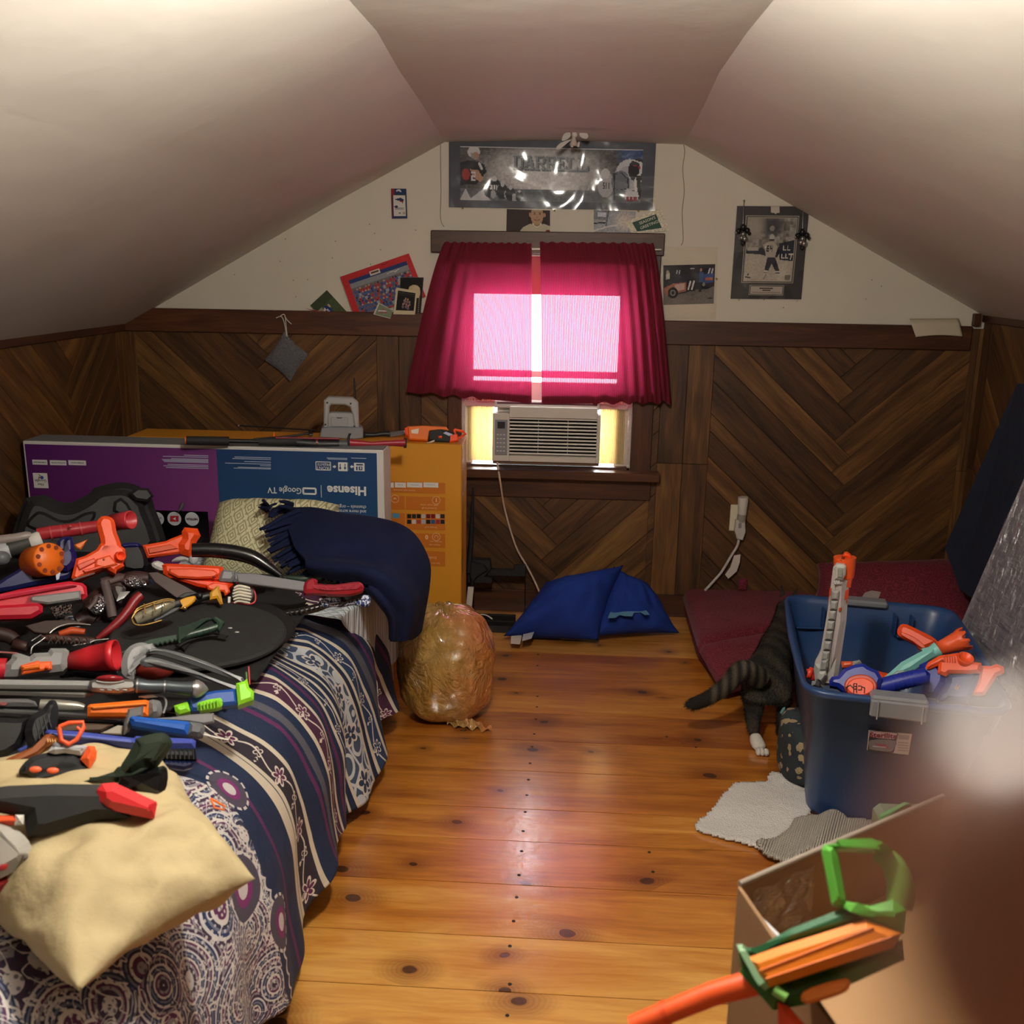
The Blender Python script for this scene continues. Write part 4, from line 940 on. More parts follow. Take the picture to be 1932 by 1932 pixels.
# television picture on the carton with round app emblems
p, q = HB(245, 961), HB(397, 1040); MB().box(((p.x + q.x) / 2, yF - .001, (p.z + q.z) / 2), (q.x - p.x, .0008, p.z - q.z)).build('print', PM('060608', .25), bh)
for i, (cx_, cy_) in enumerate(C1([(1145, 305), (1271, 304), (1400, 306)])):
    disc('print', HB(cx_, cy_, .0024), 13.3 * SC, PM('c3c6cc', .4), bh)
cx_, cy_ = C1([(1271, 304)])[0]; MB().prism([HB(cx_ + a, cy_ + b, .0036) for a, b in ((-8, -5.5), (8, -5.5), (8, 5.5), (-8, 5.5))], (0, -1, 0), .0005).build('print', PM('b02a2c', .4), bh)
MB().prism([HB(cx_ + a, cy_ + b, .0043) for a, b in ((2.4, -3), (2.4, 3), (-3, 0))], (0, -1, 0), .0004).build('print', INK, bh)
text('NETFLIX', .0105, PM('5a1c22', .5), MT0(*C1([(1400, 306)])[0], .0036), bh, bold=.0003); text('prime', .011, PM('20305a', .5), MT0(*C1([(1150, 300)])[0], .0036), bh)
# yellow carton print panel
yG = YO - .0012
def OB_(px, py, d=0): return ony(px, py, yG - d)
OPR = PM('c4701c', .45); OIN = PM('e0b890', .5)
MU = lambda px, py, d=.001: frameM(OB_(px, py, d), (-1, 0, 0), (0, 0, -1))
for y0, y1 in ((908, 932), (935, 964), (967, 1001), (1004, 1034), (1037, 1069)):
    a_, b_ = OB_(725, y0), OB_(840, y1)
    MB().box(((a_.x + b_.x) / 2, yG, (a_.z + b_.z) / 2), (b_.x - a_.x, .0006, a_.z - b_.z)).build('print', OPR, bo)
MB().box(OB_(765, 983, .0004), (.004, .0006, .19)).build('print', YEL, bo)
SO = (ox1 - ox0) / 631
for x0, x1, s_ in ((726, 743, ''), (745, 766, 'Hey Google'), (768, 797, 'Google Assistant'), (799, 827, 'works with alexa')):
    a_, b_ = OB_(x0, 910), OB_(x1, 920); MB().box(((a_.x + b_.x) / 2, yG - .001, (a_.z + b_.z) / 2), (b_.x - a_.x, .0006, a_.z - b_.z), None, 0).build('print', INK, bo)
    if s_: text(s_, .0045, PM('6a3a1a', .5), MU((x0 + x1) / 2, 915, .002), bo)
for s_, x, y, sz in (('Works with everyone', 763, 925, .009), ('Control it all', 810, 959, .0105), ('with your voice', 810, 953, .0105), ('Stream it all', 813, 995, .0095), ('Watch with', 820, 1028, .0085), ('wireless ears', 822, 1022, .0085), ('Dolby', 815, 1052, .014), ('Epic on a', 822, 1063, .0085)): text(s_, sz, OIN, MU(x, y), bo)
for x, y in ((823, 944), (745, 941), (823, 1013)):
    c_ = OB_(x, y, .001); MB().tube([c_ + V((.0145 * math.cos(a), 0, .0145 * math.sin(a))) for a in [i * PI / 12 for i in range(25)]], .0011, 6, False).build('print', OIN, bo)
MB().prism([OB_(745 + a, 941 + b, .001) for a, b in ((-4, 1), (4, 1), (0, -3))], (0, -1, 0), .0004).build('print', OIN, bo)
MB().tube([OB_(823 + 3.6 * math.cos(a), 1013 - 3.4 * abs(math.sin(a)) + 1, .001) for a in [i * PI / 8 for i in range(9)]], .001, 6).build('print', OIN, bo)
for x in (820, 826): MB().ball(OB_(x, 1015, .001), (.0014, .0004, .0014), nu=8, nv=6).build('print', OIN, bo)
MB().tube([OB_(823, 940, .001), OB_(823, 947, .001)], .0022, 6).build('print', OIN, bo)
text('0', .022, OIN, MU(805, 1013), bo, bold=.001)
icons = ['15171c', '1c2c24', '15171c', 'b8b4ac', '6c1a24', '7a1418', 'c8bdb4', '26262a', '14202c', 'cfc8be', 'a8443c', 'a8b0b8', '23181c', '2a5a88', 'a02a30', '1c2030']
for i, c_ in enumerate(icons):
    x = 772 + (i % 8) * 9; y = 974 + (i // 8) * 10.5
    MB().box(OB_(x, y, .001), (7.6 * SO, .0006, 8 * SO), None, 0).build('print', PM(c_, .4), bo)
MB().box(OB_(747, 973, .001), (13 * SO, .0006, 9 * SO)).build('print', PM('4a90b0', .4), bo)
for i, x in enumerate((253, 272)):
    MB().box(OB_(x, 829, .001), (11 * SO, .0006, 9 * SO)).build('print', PM('cdb48a', .5), bo); MB().box(OB_(x, 829, .0018), (5 * SO, .0004, 5 * SO)).build('print', PM('8a4a2a', .5), bo)
# ripped clear tape on the right corner of the yellow carton
MB().grid(lambda u, v: V((ox1 - .03 + .034 * u, YO - .004 + .18 * v * .9, zO + .004 + .003 * NZ.noise(V((u * 5, v * 9, 1))))), 8, 20).build('packing_tape', CLEAR, bo)
MB().grid(lambda u, v: V((ox1 + .003 + .002 * NZ.noise(V((u * 5, v * 9, 1))), YO + .0 + .05 * u, zO + .004 - .5 * v)), 6, 40).build('packing_tape', CLEAR, bo)

# ---- things on the cartons ----
zc = zO + .004
rs = Toy('handheld_console', 'grey two-way radio base with carrying handle and black antenna, on the cartons', 'radio', (645, 820), zc, 88, y=YO + .09)
GL = PM('a3a3a2', .5)
rs.poly('base', C6([(755, 455), (770, 392), (800, 385), (1045, 385), (1058, 398), (1058, 460), (1000, 468)]), .09, PM('85868a', .5), 0, .004)
def q6(l): return C6(l)
rs.poly('body', q6([(785, 390), (785, 200), (812, 180), (990, 182), (1022, 215), (1028, 395), (1000, 398), (1000, 300), (960, 295), (955, 290), (840, 288), (812, 300), (812, 395)]) if False else q6([(812, 392), (812, 292), (840, 286), (985, 290), (1000, 300), (1000, 396)]), .05, GL, 0, .004)
rs.poly('handle', q6([(783, 390), (785, 202), (815, 178), (990, 184), (1025, 218), (1030, 396), (998, 397), (985, 300), (968, 248), (930, 232), (835, 230), (825, 245), (822, 290), (812, 392)]), .06, GL, .004, .005)
rs.poly('battery_door', q6([(835, 322), (955, 326), (955, 390), (835, 388)]), .004, PM('9a9b9c', .5), .028, .001)
rs.poly('slot', q6([(870, 324), (915, 325), (908, 333), (878, 333)]), .002, DGREY, .031, .0005)
for x, y in ((808, 222), (972, 228), (795, 375), (997, 388)): rs.ball('screw', *[q6([(x, y)])[0]], (1.8, 1.8), DGREY, .036)
rs.tube('antenna', q6([(1003, 215), (1000, 130), (996, 48)]), [2.6, 1.8, 1.3], PM('1a1414', .5), -.01, 8)
# long black and red toy rifle lying on the cartons
def T(*a, **k): return Toy(*a, **k)
rf = T('toy_rifle', 'long toy rifle, black barrel and red stock, lying along the top of the cartons', 'toy gun', (600, 838), zH + .02, 60, y=YH + .04)
rf.tube('barrel', [(352, 831), (432, 832)], [8.2, 8.2], BLACKM); rf.tube('barrel', [(430, 832), (490, 833)], [4.5, 4.2], BLACK); rf.tube('muzzle_ring', [(350, 831), (354, 831)], [7.4, 7.4], ORANGE2)
rf.tube('fore_end', [(488, 833), (560, 833), (566, 835)], [7, 9, 9], BLACKM); rf.tube('receiver', [(560, 835), (600, 838), (640, 838)], [9, 9.5, 8.5], BLACK)
rf.tube('adjuster', [(640, 838), (655, 838)], [8.5, 8.5], DGREY); rf.poly('hammer', [(653, 846), (658, 846), (660, 824), (663, 818), (658, 818), (655, 826)], .01, BLACK)
rf.tube('stock', [(660, 836), (700, 838), (740, 836), (764, 836)], [7.5, 4.6, 5.5, 7.5], PM('9a2032', .4), flat=1.2); rf.poly('butt_plate', [(762, 828), (767, 829), (767, 844), (762, 844)], .022, BLACK)
rf.tube('ring', [(596, 836), (600, 836)], [10.4, 10.4], PM('6a1418', .4)); rf.tube('top_rail', [(520, 826), (640, 828)], 2, PM('7a1a28', .4), .012)
# thin black rod behind it
rd = T('toy_crossbow_arm', 'thin black rod with a hooked end lying behind the toy rifle', 'rod', (560, 822), zc, 30, y=YO + .04)
rd.tube('rod', [(478, 829), (540, 824), (588, 817)], 2.2, BLACK); rd.poly('hook', [(582, 812), (590, 812), (590, 822), (583, 822)], .01, BLACK)
rd.poly('trigger', [(515, 815), (518, 816), (519, 824), (521, 826), (514, 826)], .004, ORANGE2)
# small rod further back
bk = T('thin_rod', 'thin dark rod lying at the back edge of the yellow carton', 'rod', (500, 806), zc + .003, 5, y=YO + .14)
bk.tube('rod', [(447, 803), (600, 812)], 1.5, BLACK); bk.ball('knob', (450, 803), (2.2, 2), SILVER, .002)
# black dagger toy
dg = T('toy_dagger', 'toy dagger with black grip and grey blade, between radio and orange blaster', 'toy knife', (715, 820), zc + .012, 50, y=YO + .1)
dg.tube('grip', C6([(1040, 445), (1130, 448), (1200, 440), (1245, 440)]), [5.5, 4, 5, 5.5], BLACK, sm=3, n=10); dg.poly('blade', C6([(1240, 430), (1350, 415), (1358, 445), (1250, 462)]), .008, PM('7a787c', .3, .5)); dg.poly('guard', C6([(1040, 425), (1085, 445), (1070, 468), (1040, 460)]), .02, BLACK)
# orange pistol on yellow carton
op = T('toy_blaster', 'small orange and black toy blaster lying on the right end of the yellow carton', 'toy gun', (810, 830), zc + .015, 62, y=YO + .05)
op.poly('body', C6([(1370, 398), (1480, 392), (1640, 400), (1660, 425), (1530, 430), (1510, 498), (1380, 488)]), .04, ORANGE2, 0, .004); op.poly('muzzle', C6([(1350, 408), (1374, 400), (1380, 465), (1355, 452)]), .032, ORANGE)
op.poly('grip', C6([(1512, 428), (1600, 412), (1700, 440), (1695, 480), (1660, 508), (1520, 495)]), .035, BLACKM, .003, .004); op.poly('butt', C6([(1665, 455), (1720, 450), (1725, 495), (1665, 508)]), .036, ORANGE, .003); op.poly('trigger', C6([(1585, 455), (1612, 455), (1610, 472), (1588, 470)]), .01, ORANGE, .024)
op.poly('sticker', C6([(1395, 415), (1450, 402), (1445, 440), (1400, 438)]), .002, PM('e8d8c8', .5), .022, .0004); op.poly('label_panel', C6([(1640, 425), (1690, 445), (1660, 455), (1620, 435)]), .002, PM('b8c0d8', .4), .022, .0004)
op.poly('rail', C6([(1600, 396), (1655, 398), (1655, 406), (1600, 404)]), .012, BLACK, .003)
op.tube('loop', C6([(1700, 410), (1762, 425), (1776, 440), (1740, 468), (1705, 478), (1700, 410)]), 2.6, ORANGE); op.poly('spike', C6([(1448, 526), (1560, 480), (1562, 496), (1500, 518)]), .004, PM('a89a8c', .4, .4), .02)
# black frame stand and rails on the floor behind the bag
st = T('black_stand', 'black plastic bracket stand behind the yellow carton at the skirting', 'stand', (930, 1085), .2, 85, y=-.12)
st.poly('clamp', D5([(65, 580), (200, 585), (205, 640), (170, 680), (210, 690), (210, 725), (65, 720)]), .04, BLACK, 0, .004); st.poly('arm', D5([(180, 640), (330, 645), (330, 620), (398, 618), (398, 686), (180, 680)]), .02, BLACK, 0, .002)
st.poly('lever', D5([(70, 590), (160, 620), (185, 650), (120, 690), (100, 720), (80, 690)]), .02, BLACK, .03, .004)
sb = MB().tube([ony(891, 1090, -.16), V((ony(891, 1090, -.16).x, -.16, .02))], .008, 8).build('leg', BLACK, st)
MB().tube([ony(870, 1030, -.2), ony(874, 960, -.14), ony(868, 915, -.14)], .006, 8).build('strap', BLACK, st); MB().tube([ony(893, 920, -.14), ony(889, 1020, -.15), ony(884, 1080, -.16)], [.004, .011, .012], 8).build('sleeve', PM('0e1018', .7), st)
MB().tube([ony(992, 1068, -.11), V((ony(992, 1068, -.11).x, -.11, .02))], .002, 6).build('rod', BLACK, st)
tr_ = thing('black_rails', 'pair of black metal rails tied with white string on the floor beside the bag', 'rails', onz(930, 1180, 0))
for py in (1165, 1176, 1186):
    a_, b_ = onz(893, py - 1, .015), onz(973, py + 1, .015); MB().box((a_ + b_) / 2 + V((0, 0, .0)), ((b_ - a_).length, .018, .028), None, .002).build('rail', BLACK, tr_)
MB().tube([V(p) for p in smooth_pts([tuple(onz(905, 1172, .04)), tuple(onz(906, 1160, .055)), tuple(onz(918, 1161, .05)), tuple(onz(929, 1168, .04))], 4, False)], .003, 6).build('string', PM('d8d2c4', .7), tr_)
wb_ = tag(MB().prism([ony(883, 1108, -.3), ony(894, 1108, -.3), V((ony(886, 1140, -.3).x, -.3, .002)), V((ony(883, 1140, -.3).x - .02, -.3, .002))], (0, -1, 0), .02, .002).build('white_box_corner', PM('cfcac0', .6)), 'small white corner piece showing beside the yellow carton near the floor', 'scrap')

# ============ plastic bag ============
g = G('translucent amber plastic bag'); co = g.coord(); X_, Y_, Z_ = g.sep(co); nn = g.noise(co, 7, 4)
f1 = ((X_ - .03) * 6 + (nn - .5) * 2.0 + (Z_ - .18) * 1.5).max(0).min(1.0)
g.set(g.mix(f1, g.mix(nn, lin('a67a2e'), lin('c89e52')), lin('d88048')), .22, 0, Coat_Weight=1.0, Coat_Roughness=.07, Coat_IOR=1.8, Specular_IOR_Level=.7)
r1 = g.noise(g.coord('Object', scale=(4, 4, 3)), 4, 5, .6, 2.4); r2 = g.math('SUBTRACT', 1, (g.noise(co, 14, 2, .5, 1.6) - .5).abs() * 2)
g.bump(r1 + r2 * .12, .75, .05); BAG = g.m
bc = onz(828, 1385, 0); bc.y += .15
bg = thing('plastic_bag', 'stuffed translucent amber plastic bag sitting on floor between bed and blue pillow', 'bag', (bc.x, bc.y, 0))
def bagf(u, v):
    th = 2 * PI * u; ph = PI * v - PI / 2
    r = .168 * (math.cos(ph) ** .55 if math.cos(ph) > 0 else 0)
    z = .186 + .186 * math.copysign(abs(math.sin(ph)) ** .8, math.sin(ph))
    d = V((math.cos(th), math.sin(th), math.sin(ph)))
    k = 1 + .10 * NZ.noise(d * 1.6 + V((3, 1, 0))) + .03 * NZ.noise(d * 4 + V((0, 2, 0))) + .03 * max(0, z / .37 - .45) * math.sin(th * 17 + 2 * math.sin(th * 3)) + .018 * abs(NZ.noise(V((d.x * 8, d.y * 8, d.z * 3))))
    top = max(0, z - .25) / .12
    return V((r * math.cos(th) * k - .01 * top, r * math.sin(th) * k * .9 + .02 * top, max(.002, z * (1 + .03 * NZ.noise(d * 4)))))
MB().grid(bagf, 120, 80).build('bag', BAG, bg, Matrix.Translation((bc.x, bc.y, 0)), weld=True)
mb = MB(); mb.grid(lambda u, v: V((.02 + .15 * u, -.10 - .03 * u + .02 * v + .008 * math.sin(u * 21), .008 + .05 * v * (1 - u) + .006 * math.sin(u * 30 + v * 4))), 30, 8)
o = mb.build('loose_hem', BAG, bg, Matrix.Translation((bc.x, bc.y, 0)))

# ============ cushions helper ============
def pillow_fn(w_, h_, t, pinch=.10, wr=.006, seed=0, p=4.0, fine=14):
    def f(u, v, sg):
        a, b = 2 * u - 1, 2 * v - 1
        prof = max(0, (1 - abs(a) ** p)) ** .6 * max(0, (1 - abs(b) ** p)) ** .6
        ka = 1 - pinch * (1 - a * a) * abs(b) ** 3; kb = 1 - pinch * (1 - b * b) * abs(a) ** 3
        x = a * w_ / 2 * (1 - pinch * (1 - b * b) * .9 * abs(a) ** 2); y = b * h_ / 2 * (1 - pinch * (1 - a * a) * .9 * abs(b) ** 2)
        e = min(1, (1 - abs(a)) * 5) * .5 + min(1, (1 - abs(b)) * 5) * .5
        wn = NZ.noise(V((x * 7 + seed, y * 7, sg))) + .5 * NZ.noise(V((x * 17, y * 17 + seed, sg)))
        rad = math.sin(math.atan2(b, a) * fine + seed) * (max(abs(a), abs(b)) ** 3) * .5
        return V((x, y, sg * (t / 2 * prof + (wn + rad) * wr * min(1, prof * 3))))
    return f
def pillow(name, M, w_, h_, t, mat, parent=None, pinch=.1, wr=.006, seed=0, n=48, p=4.0, bend=None):
    f = pillow_fn(w_, h_, t, pinch, wr, seed, p); mb = MB()
    for sg in (1, -1):
        def q(u, v, sg=sg):
            r = f(u, v, sg); return bend(r) if bend else r
        mb.grid(q, n, n)
        if sg < 0: mb.f[-(n - 1) * (n - 1):] = [x[::-1] for x in mb.f[-(n - 1) * (n - 1):]]
    return mb.build(name, mat, parent, M, weld=True)
def cloth(name, col, col2, rough=.85, weave=700, br=.2, nscale=6):
    g = G(name); co = g.coord(); nn = g.noise(co, nscale, 4); x, y, z = g.sep(co)
    wv = (x * weave).sin() * (y * weave).sin() * .5 + g.noise(co, 45, 3) * .8
    g.set(g.mix(nn, lin(col), lin(col2)), rough, 0, spec=.2); g.bump(g.noise(co, 40, 3), br, .006); return g.m
# blue pillow folded over on itself
BLUEP = cloth('royal blue pillow cloth', '162c72', '213c94', weave=900)
bp = thing('blue_pillow', 'royal blue pillow slumped folded in two on the floor under the window', 'pillow', onz(1110, 1200, 0))
def q3(px, py, z): return onz(px, py, z)
def lump(name, quad, t, mat, parent, wr=.006, seed=0, pinch=.08, n=44, p=3.2):
    """soft cushion spanned by four 3D corners"""
    a_, b_, c_, d_ = [V(q) for q in quad]; nrm = (b_ - a_).cross(d_ - a_).normalized(); w0 = (b_ - a_).length; h0 = (d_ - a_).length
    f = pillow_fn(1, 1, 1, pinch, 0, seed, p); mb = MB()
    for sg in (1, -1):
        def q(u, v, sg=sg):
            r = f(u, v, sg); uu, vv = r.x + .5, r.y + .5; P_ = a_.lerp(b_, uu).lerp(d_.lerp(c_, uu), vv)
            ph = abs(r.z); wn = NZ.noise(V((u * w0 * 9 + seed, v * h0 * 9, sg))) + .5 * NZ.noise(V((u * w0 * 22, v * h0 * 22 + seed, sg)))
            return P_ + nrm * (r.z * t + wn * wr * min(1, ph * 5))
        mb.grid(q, n, n)
        if sg < 0: mb.f[-(n - 1) * (n - 1):] = [x[::-1] for x in mb.f[-(n - 1) * (n - 1):]]
    return mb.build(name, mat, parent, weld=True)
lump('upper_half', [q3(950, 1200, .03), q3(1128, 1208, .03), ony(1176, 1066, -.22), ony(1030, 1098, -.22)], .24, BLUEP, bp, .018, 5, .07, p=2.6)
lump('lower_half', [q3(1108, 1202, .035), q3(1282, 1194, .015), ony(1222, 1100, -.18), ony(1158, 1068, -.20)], .15, BLUEP, bp, .014, 3, .06, p=2.6)
MB().prism([onz(*q, .035) + V((0, -.035, .0)) for q in D5([(318, 1008), (380, 1003), (368, 1055), (316, 1052)])], (0, -1, .5), .0015).build('care_tag', PM('d6d2c6', .7), bp)
MB().prism([onz(*q, .06) + V((0, -.02, .0)) for q in D5([(385, 1006), (448, 992), (432, 1030), (378, 1045)])], (0, -1, .5), .0015).build('care_tag', PM('b8bcc4', .7), bp)
TEAL = PM('5a8fae', .8); MB().prism([onz(*q, .135) + V((0, -.055, .0)) for q in D5([(862, 898), (880, 855), (935, 850), (925, 835), (1040, 838), (1078, 852), (1098, 878), (1070, 880), (1050, 866), (1010, 868), (1000, 888), (955, 886), (930, 880), (905, 896)])], (0, -.8, .6), .002).build('emblem', TEAL, bp)
MB().prism([onz(*q, .16) + V((0, -.045, .0)) for q in D5([(890, 815), (905, 800), (912, 780), (922, 805), (940, 812), (930, 825), (895, 822)])], (0, -.8, .6), .002).build('emblem', TEAL, bp)

# red folded floor chair cushions
g = G('crimson damask cloth'); co = g.coord(); v1 = g.voro(co, 26, 'F1'); n1 = g.noise(co, 18, 3, .5, 2.2)
pat = ((v1 * 26 + n1 * 9).sin() > .25)
g.set(g.mix(pat * .5, lin('62101f'), lin('8a2a42')), .75, 0, Sheen_Weight=.08); g.bump(pat + g.noise(co, 90, 2) * .5, .25, .004); DAM = g.m
rc1 = thing('floor_cushion', 'flat crimson damask floor cushion with a seam, under the wall outlet', 'cushion', onz(1430, 1250, 0))
def slabq(name, quad, t, mat, parent, seed=0, wr=.004, edge=.5, n=30):
    a_, b_, c_, d_ = [V(q) for q in quad]; nrm = (b_ - a_).cross(d_ - a_).normalized()
    if nrm.z < 0: nrm = -nrm
    mb = MB()
    def q(u, v, sg):
        a, b = 2 * u - 1, 2 * v - 1
        pr = (max(0, 1 - abs(a) ** 10) ** .5) * (max(0, 1 - abs(b) ** 10) ** .5)
        P_ = a_.lerp(b_, u).lerp(d_.lerp(c_, u), v); wn = NZ.noise(V((P_.x * 8 + seed, P_.y * 8, sg)))
        return P_ + nrm * (sg * t / 2 * pr + wn * wr * pr)
    for sg in (1, -1):
        mb.grid(lambda u, v: q(u, v, sg), n, n)
        if sg < 0: mb.f[-(n - 1) * (n - 1):] = [x[::-1] for x in mb.f[-(n - 1) * (n - 1):]]
    return mb.build(name, mat, parent, weld=True)
slabq('back_section', [q3(1318, 1230, .09), q3(1560, 1180, .09), q3(1540, 1110, .09), q3(1284, 1116, .09)], .085, DAM, rc1, 1)
slabq('front_section', [q3(1362, 1303, .06), q3(1520, 1262, .06), q3(1560, 1185, .09), q3(1316, 1226, .09)], .08, DAM, rc1, 2)
MB().tube([q3(1284, 1120, .04), q3(1316, 1230, .045), q3(1344, 1272, .04), q3(1362, 1306, .02)], .006, 8).build('piping', PM('5c1020', .7), rc1)
MB().box(ony(1401, 1102, -.03), (.035, .012, .05), None, .002).build('strap', DAM, rc1)
rc2 = thing('floor_cushion', 'darker crimson cushion heaped against the wall behind the blue bin', 'cushion', onz(1680, 1110, 0))
lump('cushion', [q3(1525, 1150, .12), q3(1850, 1190, .16), ony(1845, 1052, -.09), ony(1540, 1062, -.09)], .17, DAM, rc2, .008, 4, p=4)
lump('cushion', [q3(1500, 1215, .05), q3(1850, 1260, .05), q3(1850, 1130, .10), q3(1520, 1110, .10)], .10, DAM, rc2, .008, 9, p=5)
pc = tag(MB().prism([V(p) for p in (ony(1626, 1127, -.42), ony(1632, 1118, -.42), ony(1645, 1114, -.42), ony(1662, 1117, -.42), ony(1656, 1132, -.42), ony(1630, 1134, -.42))], (0, -1, .3), .003).build('torn_wrapper', PM('b4a8a0', .4)), 'scrap of torn white wrapper behind the far rim of the bin', 'wrapper')

# navy mat and plastic wrapped grey mattress leaning on the right wall
nm = thing('navy_mat', 'dark navy folding mat leaning against the right wall behind the grey mattress', 'mat', (1.5, -.6, 0))
NAV = PM('141e30', .8, bump=.15, scale=80)
def wallq(pts): return [V(p) for p in pts]
b0, b1, b2, b3 = ony(1792, 1034, -.32), ony(1834, 1096, -.42), ony(1932, 885, -.62), ony(1932, 760, -.45)
b0.x = 1.49; lo_ = V((1.575, -.66, .28)); hi_ = V((1.625, -.80, 1.12)); b3 = b0 + (ony(1932, 760, -.45) - ony(1792, 1034, -.32)) * 1.12; b3.x = min(b3.x, 1.61)
nn_ = (lo_ - b0).cross(b3 - b0).normalized()
MB().prism([b0, V((1.52, -.44, .30)), lo_, hi_, b3], nn_, .03, .008).build('mat', NAV, nm)
gm = thing('grey_mattress', 'tall grey foam mattress wrapped in clear plastic, leaning at the right edge', 'mattress', (1.4, -1.2, 0))
GF = G('grey mattress fabric'); nn = GF.noise(GF.coord(), 5, 3); GF.set(GF.mix(nn, lin('7d7b84'), lin('8f8d96')), .8); GF.bump(GF.noise(GF.coord('Object', scale=(1, 1, 6)), 9, 3), .5, .02); GF = GF.m
m0 = onz(1800, 1190, .22)
e0, e1 = ony(1802, 1180, -1.0), ony(1932, 880, -1.0)          # visible left edge, leaning to the right going up
dirn = (e1 - e0).normalized(); base = e0 - dirn * (e0.z / dirn.z) ; topp = base + dirn * 1.22
yv = V((0.01, -1, 0)).normalized()
quad = [base, base + yv * 1.3, topp + yv * 1.3, topp]
nq = dirn.cross(yv).normalized()
MB().prism([p + nq * (.05 if nq.x > 0 else -.05) for p in quad], nq, .09, .02).build('mattress', GF, gm)
fx = -1 if nq.x > 0 else 1
PLW = film('clear plastic wrap', .24, .16, 1.0, 6, (7, 7, 1.0))
MB().grid(lambda u, v: base.lerp(topp, v) + yv * (.06 + 1.2 * u + .03 * NZ.noise(V((v * 4, 1, 1)))) + nq * fx * (.008 + .012 * abs(NZ.noise(V((u * 16, v * 2.5, 2))))), 110, 40).build('plastic_wrap', PLW, gm)
# ============ bed ============
def loft(rows, nu, nv, disp=None):
    """smooth surface through a grid of 3D control points"""
    def cm(p, t):
        n = len(p) - 1; x = t * n; i = min(int(x), n - 1); f = x - i
        a, b, c, d = p[max(i - 1, 0)], p[i], p[i + 1], p[min(i + 2, n)]
        return .5 * ((2 * b) + (c - a) * f + (2 * a - 5 * b + 4 * c - d) * f * f + (3 * b - a - 3 * c + d) * f ** 3)
    R_ = [[V(q) for q in r] for r in rows]
    def fn(u, v):
        p = cm([cm(r, u) for r in R_], v); return p + disp(u, v, p) if disp else p
    return MB().grid(fn, nu, nv)
bed = thing('bed', 'bed with white quilted mattress pad showing past the patterned comforter', 'bed', (-1.2, -2.1, 0))
QP = G('white quilted pad'); co = QP.coord(); x_, y_, z_ = QP.sep(co)
q_ = ((x_ * 30 + y_ * 30).frac() - .5).abs().min(((x_ * 30 - y_ * 30).frac() - .5).abs())
QP.set('c2c8ce', .85); QP.bump((q_ * 4).min(1.0) + QP.noise(co, 12, 3) * .8, .5, .01); QP = QP.m
MB().box((-1.24, -2.15, .32), (1.12, 2.30, .33), None, .06).build('mattress', QP, bed)
MB().box((-1.24, -2.15, .10), (1.06, 2.24, .12), None, .01).build('bed_base', PM('3a2a20', .8), bed)
MB().grid(lambda u, v: V((-1.2 + (.672 - .06 * v) * min(1, u / .88) + .010 * math.sin(v * 14 + u * 5) * u, -1.0 - .62 * v, .548 + .012 * NZ.noise(V((u * 6, v * 5, 0))) - max(0, u - .86) * 2.3 * min(1, max(0, 1.35 - v * 1.3)) - .5 * max(0, .88 - u) * 0)), 60, 40).build('mattress_pad', QP, bed)

# comforter: bands run across the bed and down its side
g = G('printed navy comforter cotton'); uvc = g.coord('UV'); u_, v_, _ = g.sep(uvc)
wob = g.noise(uvc, 5, 2) - .5
vv = v_ + wob * .010
def per(q, p): return ((q / p).frac() - .5) * p
def band(a, b): return (vv > a) * (vv < b)
def flower(cx_per, vc, r, petals, seed=0.0):
    cu = per(u_ + seed, cx_per); cv = vv - vc; rad = (cu * cu + cv * cv).sqrt()
    th = g.math('ARCTAN2', cv, cu)
    pet = (th * (petals / 2)).sin().abs() * (r * .62) + r * .38
    line = ((rad - pet).abs() < r * .13); core = (rad < r * .16)
    return line.max(core), rad < pet
nv_ = g.noise(uvc, 3, 2); navy = g.mix(nv_, lin('12203c'), lin('1a2c4e'))
C = navy
CRM, PLM, PUR, GRB, GRY = lin('cfc4b0'), lin('46203c'), lin('5c2454'), lin('41506a'), lin('50505a')
def paint(mask, col):
    global C
    C = g.mix(mask, C, col)
def vine(a, b, base, seed, acc):
    """floral strip between two cream borders"""
    c = (a + b) / 2; h = (b - a) / 2
    paint(band(a - .012, b + .012), CRM); paint(band(a, b), base)
    f1, i1 = flower(.155, c + h * .15, h * .78, 6, seed); f2, i2 = flower(.155, c - h * .25, h * .42, 4, seed + .078)
    sc = (((u_ * 40.5 + seed * 9).sin() * h * .45 + c - vv).abs() < .0022) * (per(u_ + seed, .155).abs() > h * .8)
    lf = ((per(u_ + seed + .035, .0775).abs() * 1.4 + (vv - c - h * .5).abs()) < h * .34) * (g.noise(uvc, 90, 1) > .45)
    paint(band(a, b) * i1, acc); paint(band(a, b) * f1.max(f2).max(sc).max(lf), lin('d6ccc0'))
def lineb(a, w_, col): paint(band(a, a + w_), col)
def scroll(a, b, base, seed):
    paint(band(a - .010, b + .010), CRM); paint(band(a, b), base)
    vo = g.voro(g.comb((u_ + seed) * 15, vv * 17, 0), 1, 'F1'); s1 = ((vo * 17).sin() > .45); s2 = g.voro(g.comb((u_ + seed) * 15, vv * 17, 0), 1, 'DISTANCE_TO_EDGE') < .05
    paint(band(a, b) * s1.max(s2), lin('c3c8cc')); f1, i1 = flower(.13, (a + b) / 2, (b - a) * .33, 5, seed); paint(band(a, b) * i1, lin('2c3b58')); paint(band(a, b) * f1, lin('d6ccc0'))
